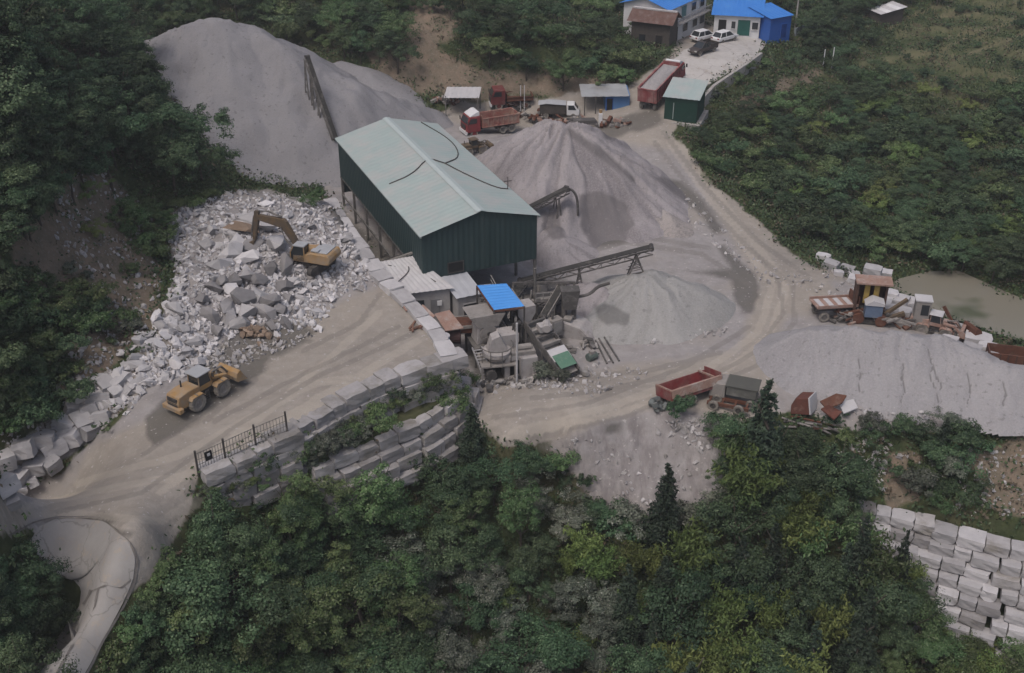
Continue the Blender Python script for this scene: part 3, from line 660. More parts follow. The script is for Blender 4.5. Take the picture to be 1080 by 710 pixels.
# ------------------------------------------------------------------ simple buildings
def quad_house(name, label, cat, fl, fr, bl, h, roof_m, wall_m, rise=.0, pitch='shed', over=.35, group=None, z0=None, base=None):
    """walls and a roof over the ground rectangle front-left, front-right, back-left (world points)"""
    x = (fr - fl); x.z = 0; w = x.length; x.normalize(); y = Vector((-x.y, x.x, 0)); d = (bl - fl).dot(y)
    z = min(fl.z, fr.z) if z0 is None else z0
    t = thing(name, label, cat, (fl.x, fl.y, z), math.atan2(x.y, x.x), group)
    mb = MB()
    if pitch == 'shed':
        mb.prism([(0, -.6), (0, h), (d, h + rise), (d, -.6)], 0, w, axis='x')
    elif pitch == 'gable_x':                             # ridge along x
        mb.prism([(0, -.6), (0, h), (d / 2, h + rise), (d, h), (d, -.6)], 0, w, axis='x')
    else:
        mb.prism([(0, -.6), (0, h), (w / 2, h + rise), (w, h), (w, -.6)], 0, d)
    mb.build('wall', wall_m, t)
    mb = MB(); o = over; tk = .07; n = max(6, int(w / .3))
    if pitch == 'shed':
        k = rise / d; corrugate(mb, (-o, -o, h - k * o + tk), (w + o, -o, h - k * o + tk), (w + o, d + o, h + rise + k * o + tk), (-o, d + o, h + rise + k * o + tk), n, .035)
        r = mb.build('roof', roof_m, t)
    elif pitch == 'gable_x':
        k = rise / (d / 2)
        corrugate(mb, (-o, -o, h - k * o + tk), (w + o, -o, h - k * o + tk), (w + o, d / 2, h + rise + tk), (-o, d / 2, h + rise + tk), n, .035)
        corrugate(mb, (-o, d / 2, h + rise + tk), (w + o, d / 2, h + rise + tk), (w + o, d + o, h - k * o + tk), (-o, d + o, h - k * o + tk), n, .035)
        r = mb.build('roof', roof_m, t)
    else:
        k = rise / (w / 2); n = max(6, int(d / .3))
        corrugate(mb, (-o, -o, h - k * o + tk), (-o, d + o, h - k * o + tk), (w / 2, d + o, h + rise + tk), (w / 2, -o, h + rise + tk), n, .035)
        corrugate(mb, (w / 2, -o, h + rise + tk), (w / 2, d + o, h + rise + tk), (w + o, d + o, h - k * o + tk), (w + o, -o, h - k * o + tk), n, .035)
        r = mb.build('roof', roof_m, t)
    return t, w, d, r
def opening(t, x, z, w, h, y=-.03, name='window', m=None, fm=None, side=None, sill=True):
    """a framed opening on the front wall (y=0); side='r' puts it on the wall at x = side width"""
    def pt(a, b, c): return (a, b, c)
    mb = MB()
    if side is None:
        mb.box((x, y, z), (w, .08, h)); o = mb.build(name, m or GLASS, t)
        f = MB()
        for c_, d_ in (((x, y - .04, z + h / 2 + .04), (w + .16, .1, .08)), ((x - w / 2 - .04, y - .04, z), (.08, .1, h)), ((x + w / 2 + .04, y - .04, z), (.08, .1, h))): f.box(c_, d_)
        if sill: f.box((x, y - .06, z - h / 2 - .04), (w + .2, .16, .08))
        f.build('frame', fm or WHITEW, o)
    else:
        mb.box((side - y, x, z), (.08, w, h)); o = mb.build(name, m or GLASS, t)
        f = MB(); f.box((side - y + .04, x, z + h / 2 + .04), (.1, w + .16, .08)); f.box((side - y + .05, x, z - h / 2 - .04), (.14, w + .2, .08)); f.build('frame', fm or WHITEW, o)
    return o
# office block: two storeys with a blue roof
OZ = 6.2
fl = W(702, 49, OZ); fr = W(753, 24, OZ)
dx = (fr - fl); dx.z = 0; dirn = dx.normalized(); back = Vector((-dirn.y, dirn.x, 0))
fr = fl + dirn * 13.0
office, w, d, rf = quad_house('office_house', 'two storey white house with blue roof and dark doorways beside the parked cars', 'house', fl, fr, fl + back * 7.5, 5.6, BLUE, WHITEW, 1.1, 'gable_x', .55, z0=OZ)
for x in (1.6, 3.1): opening(office, x, 1.15, .95, 2.2, name='door', m=DARK, sill=False)
for x in (6.0, 9.3, 11.8): opening(office, x, 1.6, 1.6, 1.2)
for x in (2.0, 8.5, 11.4): opening(office, x, 4.3, 1.5, 1.2)
opening(office, 5.2, 4.1, 1.7, 1.9, name='door', m=mat('teal_door', (.10, .22, .23), None, 1, .6), sill=False)
mb = MB(); mb.box((w / 2, -.5, 2.85), (w + .2, 1.0, .16)); b_ = mb.build('balcony_slab', WALLG, office)
mb = MB()
for k in range(27): mb.box((k * w / 26, -.96, 3.35), (.05, .05, .85))
mb.box((w / 2, -.96, 3.8), (w, .08, .08)); mb.build('balcony_railing', WALLG, office)
# single storey wing with blue roof
fl2 = fl + dirn * 12.6 + Vector((0, 0, 0)); fl2 = W(752, 36, 6.2)
d2 = (W(806, 39, 6.2) - fl2); d2.z = 0; d2.normalize()
wing, w, d, rf = quad_house('office_wing', 'single storey white wing with wide blue roof behind the white cars', 'house', fl2, fl2 + d2 * 7.0, fl2 + Vector((-d2.y, d2.x, 0)) * 7.5, 3.1, BLUE, WHITEW, 1.5, 'shed', .5, z0=6.2)
opening(wing, 1.3, 1.2, 1.2, 2.3, name='door', m=DARK, sill=False); opening(wing, 4.6, 1.25, 1.9, 2.4, name='door', m=mat('green_door', (.02, .10, .085), None, 1, .5), sill=False)
opening(wing, 6.3, 1.6, .9, 1.1); opening(wing, 3.0, 1.6, .6, 1.1)
mb = MB(); mb.box((w + .8, 3.0, 1.5), (1.5, 4.6, 3.4)); mb.build('side_store', WHITEW, wing)
# blue tin shack
a = W(811, 42, 6.1); b = W(836, 38, 6.0); dd = (b - a); dd.z = 0; dd.normalize()
shack, w, d, rf = quad_house('blue_shack', 'small bright blue tin shack at the end of the white wing', 'shed', a, a + dd * 4.2, a + Vector((-dd.y, dd.x, 0)) * 5.0, 3.4, BLUE, BLUEW, .7, 'shed', .25, z0=5.9)
opening(shack, 2.8, 1.2, 1.1, 2.1, name='door', m=mat('blue_door', (.012, .05, .22), None, 1, .5), fm=BLUEW, sill=False)
# brown timber house
a = W(665, 48, 6.4); b = W(704, 53, 6.4); dd = (b - a); dd.z = 0; dd.normalize()
hut, w, d, rf = quad_house('timber_house', 'old dark timber house with brown tiled roof next to the two storey house', 'house', a, a + dd * 6.0, a + Vector((-dd.y, dd.x, 0)) * 3.6, 4.2, BRROOF, WOOD, 1.1, 'gable_x', .6, z0=6.3)
opening(hut, 1.8, 1.5, 1.0, 1.0, fm=WOOD); opening(hut, 4.4, 1.1, 1.0, 2.0, name='door', m=DARK, fm=WOOD, sill=False)
mb = MB(); mb.box((w / 2, d / 2, 5.4), (w + .9, .5, .2)); mb.build('ridge_tiles', SHEETW, rf)
# green box shed
a = W(700, 126, 3.9); b = W(731, 131, 3.7); dd = (b - a); dd.z = 0; dd.normalize()
gs, w, d, rf = quad_house('green_shed', 'small dark green metal shed with teal roof on a concrete plinth', 'shed', a, a + dd * 4.3, a + Vector((-dd.y, dd.x, 0)) * 5.6, 3.0, TEAL, mat('bottle_green_sheet', (.010, .042, .030), (.008, .034, .026), .5, .6, dirt=(.03, .06, .05), dirt_amt=.3), .75, 'shed', .3, z0=4.0)
mb = MB(); mb.box((w / 2 + .1, d / 2 - .2, -.95), (w + 1.0, d + 1.0, 1.5)); mb.build('plinth', CONC, gs)
mb = MB(); mb.box((1.2, -.05, 1.2), (.08, .1, 2.2)); mb.build('downpipe', TEAL, gs)
# blue hut with a grey lean-to roof
a = W(616, 119, 2.8); b = W(640, 121, 2.9); c = W(659, 117, 3.0)
dd = (c - a); dd.z = 0; dd.normalize()
bh, w, d, rf = quad_house('blue_hut', 'faded blue tin hut under a grey sheet roof beside the red trailer', 'hut', a + dd * 2.9, a + dd * 6.2, a + dd * 2.9 + Vector((-dd.y, dd.x, 0)) * 3.4, 2.6, mat('grey_tin_roof', (.30, .31, .32), (.24, .245, .25), .6, .65, dirt=(.18, .17, .16), dirt_amt=.4), mat('faded_blue_tin', (.075, .17, .36), (.09, .19, .38), .8, .6, dirt=(.16, .20, .28), dirt_amt=.3), .35, 'shed', .2, z0=2.6)
rf.scale = (1.75, 1.15, 1.0); rf.location = (-3.0, -.4, 0)
mb = MB()
for x in (-2.9, -1.4): mb.box((x, -.5, 1.2), (.12, .12, 2.9))
mb.build('roof_posts', DKSTEEL, bh)
opening(bh, .55, 1.2, .8, 2.0, name='door', m=DARK, fm=BLUEW, sill=False)
# roofless tarpaulin hut on the terraces
p = G(933, 22)
th = thing('tarpaulin_hut', 'little hut under patched white sheeting on the field terraces', 'hut', p, R(20))
mb = MB(); mb.prism([(-2.2, -.4), (-2.2, 1.6), (2.2, 2.3), (2.2, -.4)], -1.6, 1.6); mb.build('wall', WOOD, th)
for k in range(5):
    mb = MB(); x0 = -2.5 + k * 1.0; z0 = 1.7 + k * .16
    corrugate(mb, (x0, -2.0, z0), (x0, 2.0 - .3 * (k % 2), z0 + .05), (x0 + 1.1, 2.0 - .3 * (k % 2), z0 + .22), (x0 + 1.1, -2.0, z0 + .2), 9, .04); mb.build('roof_sheet', [SHEETW, WHITEW][k % 2], th)
# long low wall by the shack, poles, retaining wall under the driveway
def wall_run(name, label, pts, h, th_, m, cat='wall', parts=False, sink=.8):
    mb = MB()
    for a, b in zip(pts[:-1], pts[1:]):
        a = Vector(a); b = Vector(b); L = (b - a).length; n = max(1, int(L / 2)); 
        for k in range(n):
            p, q = a.lerp(b, k / n), a.lerp(b, (k + 1) / n)
            mb.bar(p + Vector((0, 0, h / 2 - sink / 2)), q + Vector((0, 0, h / 2 - sink / 2)), th_, h + sink)
    return tag(mb.build(name, m), label, cat)
wall_run('garden_wall', 'long low pale bluish wall running behind the blue shack', [G(838, 38), G(860, 30), G(882, 22)], 1.2, .3, mat('bluish_render', (.24, .28, .30), (.20, .23, .25), 1, .9))
wall_run('driveway_wall', 'low rough concrete retaining wall along the driveway edge', [G(742, 112), G(752, 101), G(768, 90), G(786, 78), G(802, 66)], 1.5, .45, CONC)
for i, (u, v, h) in enumerate(((877, 72, 3.2), (868, 70, 2.6))):
    mb = MB(); mb.tube((0, 0, -.3), (0, 0, h), .09, .08, 8); o = mb.build('white_post', WHITEW, None, G(u, v)); tag(o, ['taller white post standing among the bushes beside the dirt path', 'shorter white post standing among the bushes beside the dirt path'][i], 'post')
t = thing('utility_pole', 'tall grey utility pole with cross arm behind the blue shack', 'utility pole', G(838, 34))
mb = MB(); mb.tube((0, 0, -.5), (0, 0, 9), .16, .11, 8); mb.build('pole', CONC, t)
mb = MB(); mb.bar((-.8, 0, 8.3), (.8, 0, 8.3), .12); mb.build('cross_arm', DKSTEEL, t)

# ------------------------------------------------------------------ lean-to and cabins at the shed corner
e0 = W(397, 277, 5.0); e1 = W(437, 270, 5.6); e2 = W(480, 304, 4.5); e3 = W(416, 312, 4.1)
lt = thing('lean_to', 'lean-to with dirty white sheet roof and hoses at the shed corner', 'lean-to', (e3.x, e3.y, 0))
def loc_(p, o): return Vector(p) - Vector(o)
O_ = Vector((e3.x, e3.y, 0))
mb = MB(); corrugate(mb, loc_(e3, O_), loc_(e2, O_), loc_(e1, O_), loc_(e0, O_), 22, .05); lr = mb.build('roof', SHEETW, lt)
q = [loc_(p, O_) for p in (e0, e1, e2, e3)]; cen = sum(q, Vector()) / 4
q = [cen + (p - cen) * .88 for p in q]
mb = MB(); P = [(p.x, p.y, 0.0) for p in q] + [(p.x, p.y, p.z - .1) for p in q]
mb.add(P, [(3, 2, 6, 7), (2, 1, 5, 6), (1, 0, 4, 5), (0, 3, 7, 4)]); lw = mb.build('wall', WALLG, lt)
fa, fb = q[3], q[2]; fd = (fb - fa); fd.z = 0; L = fd.length; fd.normalize(); nn = Vector((fd.y, -fd.x, 0))
def face_box(mb, s, z, w, h, out=.06):
    c = Vector((fa.x, fa.y, z)) + fd * s + nn * out; mb.box(c, (w, .08, h), math.atan2(fd.y, fd.x))
mb = MB(); face_box(mb, L * .30, 2.9, L * .42, .75); mb.build('window', GLASS, lw)
mb = MB(); face_box(mb, L * .72, 2.5, .9, 1.6); mb.build('door', mat('grey_door', (.20, .20, .21), None, 1, .7), lw)
mb = MB(); face_box(mb, L * .80, 2.9, .45, .5, .13); mb.build('notice_board', WHITEW, lw)
for k, (i0, i1, t0, t1) in enumerate(((0, 2, .15, .8), (1, 3, .3, .7), (0, 1, .2, .9))):
    a = loc_((e0, e1, e2, e3)[i0], O_); b = loc_((e0, e1, e2, e3)[i1], O_)
    pts = [a.lerp(b, t0) + Vector((0, 0, .12)), a.lerp(b, .5) + Vector((.4, .6, .10 + .1 * (k == 2))), a.lerp(b, t1) + Vector((-.3, 0, .12))]
    o = MB().path(smooth_path([p + O_ for p in pts], 2), .05, 5).build('roof_hose', CABLE)
    tag(o, ['black hose lying lengthwise down the white lean-to roof', 'black hose lying crosswise over the white lean-to roof', 'black hose along the upper edge of the white lean-to roof'][k], 'hose')
mb = MB(); mb.bar(W(394, 281, 4.6), W(437, 266, 5.9), .22); tag(mb.build('timber_beam', mat('grey_timber', (.24, .225, .21), None, 2, .95)), 'long grey timber beam laid along the upper edge of the lean-to roof', 'beam')
# two small cabins
def cabin(u0, v0, u1, v1, dep, h, label, roof_m, wall_m, rise=.3):
    a = W(u0, v0, 0); b = W(u1, v1, 0); dd = (b - a); dd.z = 0; w_ = dd.length; dd.normalize()
    t, w, d, rf = quad_house('site_cabin', label, 'cabin', a, b, a + Vector((-dd.y, dd.x, 0)) * dep, h, roof_m, wall_m, rise, 'shed', .25, z0=0.0)
    opening(t, w * .55, h * .62, w * .62, h * .32, m=GLASS, fm=WALLG)
    return t, w
cabin(484, 352, 507, 347, 4.2, 3.9, 'narrow grey site cabin with pale flat roof between the lean-to and the blue canopy', mat('pale_grey_sheet', (.40, .41, .44), (.34, .35, .38), .7, .6), WALLG)
# ------------------------------------------------------------------ blue canopy over the crusher
c0 = W(503, 301, 5.6); c1 = W(534, 299, 5.8); c2 = W(553, 323, 5.2); c3 = W(521, 327, 5.0)
O_ = Vector((c3.x, c3.y, 0))
can = thing('blue_canopy', 'bright blue sheet canopy on posts above the dusty crusher', 'canopy', O_)
BLUE2 = mat('bright_blue_sheet', (.055, .235, .60), (.07, .26, .62), .5, .5, dirt=(.14, .30, .58), dirt_amt=.2)
mb = MB(); corrugate(mb, c0 - O_, c3 - O_, c2 - O_, c1 - O_, 18, .04); mb.build('roof', BLUE2, can)
for p in (c0, c1, c2, c3):
    mb = MB(); mb.box(((p - O_).x, (p - O_).y, p.z / 2 - .4), (.16, .16, p.z + .7)); mb.build('post', DKSTEEL, can)
mb = MB()
for a, b in ((c0, c1), (c1, c2), (c2, c3), (c3, c0)): mb.bar(a - O_ - Vector((0, 0, .15)), b - O_ - Vector((0, 0, .15)), .12, .16)
mb.build('roof_frame', RUST, can)
# ------------------------------------------------------------------ vehicles and machines
YEL = mat('worn_yellow_paint', (.37, .215, .075), (.27, .16, .06), 1.2, .8, dirt=(.27, .22, .17), dirt_amt=.5)
YELD = mat('muddy_ochre_paint', (.16, .105, .055), (.09, .068, .046), 1.5, .85, dirt=(.09, .072, .058), dirt_amt=.52)
REDP = mat('worn_red_paint', (.23, .035, .04), (.16, .03, .032), 1.0, .65, dirt=(.26, .17, .145), dirt_amt=.35)
REDB = mat('dusty_red_tipper', (.27, .095, .075), (.20, .065, .055), 1.0, .8, dirt=(.31, .235, .19), dirt_amt=.5)
WHP = mat('white_paint', (.62, .62, .63), (.55, .55, .56), .6, .4, dirt=(.45, .43, .41), dirt_amt=.2)
LIGHTM = mat('headlight_glass', (.55, .55, .52), None, 2, .25)
GREYP = mat('pale_grey_panel', (.34, .35, .37), (.28, .285, .30), 1, .7, dirt=(.22, .21, .20), dirt_amt=.3)
LOAD = mat('gravel_load', (.31, .295, .295), (.24, .225, .225), 4, .97, bmp=.5)
TYRE = mat('dusty_tyre', (.10, .095, .09), (.06, .058, .055), 3, .95, dirt=(.24, .22, .195), dirt_amt=.55)
def wheel(parent, x, y, r, w, rim_m, z=None):
    z = r if z is None else z
    def lathe(prof, n=18):
        V = []; Fs = []
        for k in range(n):
            a = 2 * PI * k / n
            V += [(p[0] * math.cos(a), p[1], p[0] * math.sin(a)) for p in prof]
        L = len(prof)
        for k in range(n):
            for j in range(L - 1): Fs.append((k * L + j, k * L + j + 1, ((k + 1) % n) * L + j + 1, ((k + 1) % n) * L + j))
        return V, Fs
    mb = MB(); h = w / 2
    mb.add(*lathe([(r * .58, -h * .9), (r * .88, -h), (r * .98, -h * .8), (r, 0), (r * .98, h * .8), (r * .88, h), (r * .58, h * .9)]))
    for k in range(16):                                  # tread lugs
        a = 2 * PI * k / 16
        mb.box((r * math.cos(a), 0, r * math.sin(a)), (r * .06, w * .86, r * .14), ry=-a)
    o = mb.build('wheel', TYRE, parent, (x, y, z))
    mb = MB(); mb.add(*lathe([(.02, -h * .75), (r * .2, -h * .78), (r * .25, -h * .5), (r * .55, -h * .55), (r * .6, -h * .88), (r * .6, h * .88), (r * .55, h * .55), (r * .25, h * .5), (r * .2, h * .78), (.02, h * .75)]))
    mb.build('rim', rim_m, o); return o
def wheel_loader(name, label, loc, rz, paint, s=1.0, tilt=(0, 0), canopy=GREYP, lift=.35, cat='wheel loader'):
    t = thing(name, label, cat, loc, rz, tilt=tilt); t.scale = (s, s, s)
    mb = MB(); mb.prism([(-3.4, .95), (-3.55, 1.5), (-3.35, 2.2), (-2.2, 2.35), (-.9, 2.3), (-.8, .8), (-2.6, .8)], -.85, .85); h = mb.build('engine_hood', paint, t, bevel=.06)
    mb = MB()
    for k in range(6): mb.box((-3.5, 0, 1.2 + k * .15), (.12, 1.2, .05))
    mb.box((-3.48, 0, 1.55), (.06, 1.3, .95)); mb.build('grille', DKSTEEL, h)
    mb = MB(); mb.tube((-2.0, .35, 2.3), (-2.0, .35, 3.0), .08); mb.build('exhaust', DKSTEEL, h)
    mb = MB(); mb.box((-3.5, 0, .95), (.55, 2.4, .5)); mb.build('counterweight', paint, t, bevel=.06)
    mb = MB(); mb.box((-.1, 0, 1.2), (1.7, 1.1, .7)); mb.box((1.4, 0, 1.1), (1.7, .9, .9)); mb.bar((.4, 0, 1.0), (1.0, 0, 1.0), .6, .6); mb.build('frame', DKSTEEL, t)
    for x in (-1.55, 1.55):
        for y in (-1.05, 1.05): wheel(t, x, y, .86, .60, DUSTY)
    for x in (-1.55, 1.5):
        for y in (-1.05, 1.05):
            mb = MB(); mb.prism([(x - .85, 1.45), (x - .6, 1.72), (x + .6, 1.72), (x + .85, 1.45), (x + .8, 1.40), (x + .55, 1.64), (x - .55, 1.64), (x - .8, 1.40)], y - .32, y + .32); mb.build('fender', paint, t)
    mb = MB(); mb.prism([(-.8, 1.55), (-.75, 3.1), (.45, 3.1), (.75, 2.3), (.75, 1.55)], -.68, .68); c = mb.build('cab', GLASS, t)
    mb = MB()
    for x, x2 in ((-.8, -.75), (.76, .46)):
        for y in (-.7, .7): mb.bar((x, y, 1.5), (x2, y, 3.12), .09)
    mb.box((-.02, 0, 1.75), (1.6, 1.42, .5)); mb.build('cab_frame', paint, c)
    mb = MB(); mb.box((-.15, 0, 3.2), (1.75, 1.75, .14)); mb.build('cab_roof', canopy, t, bevel=.04)
    for y in (-.6, .6):
        mb = MB(); a = (1.0, y, 2.15); k = (2.5, y, 1.35 + lift); e = (3.35, y, .45 + lift)
        mb.bar(a, k, .22, .42, up=(0, 1, 0)); mb.bar(k, e, .22, .36, up=(0, 1, 0)); mb.build('lift_arm', paint, t)
    mb = MB(); mb.prism([(.75, 1.4), (.85, 2.45), (1.3, 2.45), (1.75, 1.2)], -.45, .45); mb.build('front_tower', paint, t)
    mb = MB(); mb.tube((1.2, 0, 2.3), (2.6, 0, 2.0 + lift), .11); mb.tube((2.6, 0, 2.0 + lift), (3.3, 0, 1.05 + lift), .10); mb.build('tilt_cylinder', STEEL, t)
    mb = MB(); z = lift
    prof = [(3.3, .30 + z), (3.22, .75 + z), (3.35, 1.2 + z), (3.75, 1.42 + z), (3.82, 1.36 + z), (3.45, 1.12 + z), (3.34, .75 + z), (3.42, .38 + z), (4.5, .18 + z), (4.5, .10 + z)]
    mb.prism(prof, -1.35, 1.35)
    for y in (-1.36, 1.30): mb.prism([(3.3, .3 + z), (3.22, .75 + z), (3.35, 1.2 + z), (3.75, 1.42 + z), (4.5, .12 + z)], y, y + .06)
    b = mb.build('bucket', paint, t)
    mb = MB()
    for k in range(8): mb.box((4.58, -1.2 + k * .343, .12 + z), (.25, .12, .07))
    mb.build('bucket_teeth', STEEL, b)
    mb = MB(); mb.bar((-.8, -1.0, .5), (-.3, -1.0, 1.5), .08); mb.bar((.1, -1.0, .5), (-.05, -1.0, 1.5), .08)
    for k in range(4): mb.bar((-.7 + k * .12, -1.0, .6 + k * .25), (.08 - k * .04, -1.0, .6 + k * .25), .12, .05)
    mb.build('access_steps', DKSTEEL, t)
    mb = MB(); mb.path([(.9, .2, 1.3), (1.3, .3, 1.9), (1.8, .25, 2.2), (2.5, .2, 1.9)], .05, 5); mb.build('hydraulic_hose', RUBBER, t)
    for y in (-.95, .95): MB().box((.75, y, 2.7), (.08, .25, .4)).build('mirror', DKSTEEL, t)
    for y in (-.72, .72):
        mb = MB(); mb.box((2.28, y * .55, 1.75), (.1, .2, .2)); mb.build('headlight', LIGHTM, t)
    return t
a = G(186, 437); b = G(248, 405)
mid = a.lerp(b, .45); mid.z = float(ht(mid.x, mid.y))
wheel_loader('wheel_loader', 'dusty yellow wheel loader with grey canopy and low bucket on the upper terrace', mid, heading(a, b) + R(4), YEL, .84)

def tank_track(parent, y, L, h, w):
    mb = MB(); n = 24; r = h / 2; P = []
    for k in range(n // 2 + 1): a = PI / 2 + PI * k / (n // 2); P.append((-L / 2 + r + r * math.cos(a), r + r * math.sin(a)))
    for k in range(n // 2 + 1): a = -PI / 2 + PI * k / (n // 2); P.append((L / 2 - r + r * math.cos(a), r + r * math.sin(a)))
    mb.prism(P, y - w / 2, y + w / 2)
    for k in range(26):
        x = -L / 2 + r + (L - 2 * r) * k / 25
        mb.box((x, y, h + .02), (.1, w + .04, .06)); mb.box((x, y, -.01), (.1, w + .04, .06))
    mb.build('track', DKSTEEL, parent)
def excavator(label, loc, rz_house, rz_track, paint, s=1.0):
    t = thing('excavator', label, 'excavator', loc, rz_house); t.scale = (s, s, s)
    un = MB(); un.box((0, 0, .75), (2.0, 1.6, .5)); un.tube((0, 0, .9), (0, 0, 1.2), .65, n=16); u = un.build('undercarriage', DKSTEEL, t); u.rotation_euler = (0, 0, rz_track - rz_house)
    for y in (-1.25, 1.25): tank_track(u, y, 4.4, .95, .6)
    mb = MB(); mb.prism([(-2.8, 1.3), (-2.95, 1.9), (-2.7, 2.35), (-.6, 2.4), (.1, 2.1), (1.5, 2.0), (1.6, 1.2), (-2.4, 1.2)], -1.4, 1.4); mb.build('house', paint, t, bevel=.08)
    mb = MB(); mb.box((-1.5, -.1, 2.42), (1.9, 2.2, .12)); mb.box((-1.0, .75, 2.55), (.9, .7, .2)); mb.build('engine_cover', GREYP, t, bevel=.04)
    mb = MB(); mb.tube((-.8, -.8, 2.4), (-.8, -.8, 2.95), .09); mb.build('exhaust', DKSTEEL, t)
    mb = MB(); mb.prism([(.1, 1.3), (.1, 3.0), (1.3, 3.0), (1.75, 2.2), (1.75, 1.3)], .35, 1.4); c = mb.build('cab', GLASS, t)
    mb = MB(); mb.box((.7, .875, 3.06), (1.35, 1.15, .12)); mb.build('cab_roof', GREYP, c)
    mb = MB()
    for y in (.34, 1.41):
        mb.bar((.08, y, 1.3), (.08, y, 3.0), .1); mb.bar((1.76, y, 1.3), (1.76, y, 2.2), .1); mb.bar((1.76, y, 2.2), (1.32, y, 3.0), .1)
    mb.build('cab_frame', paint, c)
    S, K, E, T = (1.2, -.1, 1.9), (3.1, -.1, 4.9), (6.3, -.1, 5.1), (6.9, -.1, 2.3)
    mb = MB(); mb.prism([(1.0, 1.7), (1.45, 1.55), (3.35, 4.25), (6.35, 4.8), (6.45, 5.2), (6.2, 5.35), (3.0, 5.25), (2.7, 5.0)], -.33, .13); mb.build('boom', YELD, t)
    mb = MB(); mb.prism([(6.05, 5.8), (6.55, 5.75), (7.15, 2.3), (6.85, 2.2), (6.1, 4.9)], -.30, .10); mb.build('stick', YELD, t)
    for y in (-.5, .3):
        mb = MB(); mb.tube((1.5, y, 1.7), (2.9, y, 3.1), .12); mb.tube((2.9, y, 3.1), (3.3, y, 4.5), .07); mb.build('boom_cylinder', STEEL, t)
    mb = MB(); mb.tube((3.3, -.1, 5.45), (4.9, -.1, 5.9), .12); mb.tube((4.9, -.1, 5.9), (6.2, -.1, 5.75), .07); mb.build('stick_cylinder', STEEL, t)
    mb = MB(); mb.tube((6.75, -.1, 5.1), (7.25, -.1, 3.2), .10); mb.tube((7.25, -.1, 3.2), (7.4, -.1, 2.2), .06); mb.build('bucket_cylinder', STEEL, t)
    mb = MB(); pr = [(6.75, 2.35), (7.4, 2.1), (7.45, 1.5), (7.1, .95), (6.5, .75), (5.9, 1.0), (6.3, 1.15), (6.75, 1.35), (6.85, 1.8)]
    mb.prism(pr, -.75, .55); b = mb.build('bucket', YELD, t)
    mb = MB()
    for k in range(5): mb.box((5.85, -.65 + k * .28, .98), (.3, .1, .07))
    mb.build('bucket_teeth', STEEL, b)
    return t
a = G(330, 283); b = G(292, 266)
a.z += .1
excavator('yellow excavator with raised muddy arm standing on the boulder heap', a, heading(a, b), R(60), YEL, .87)

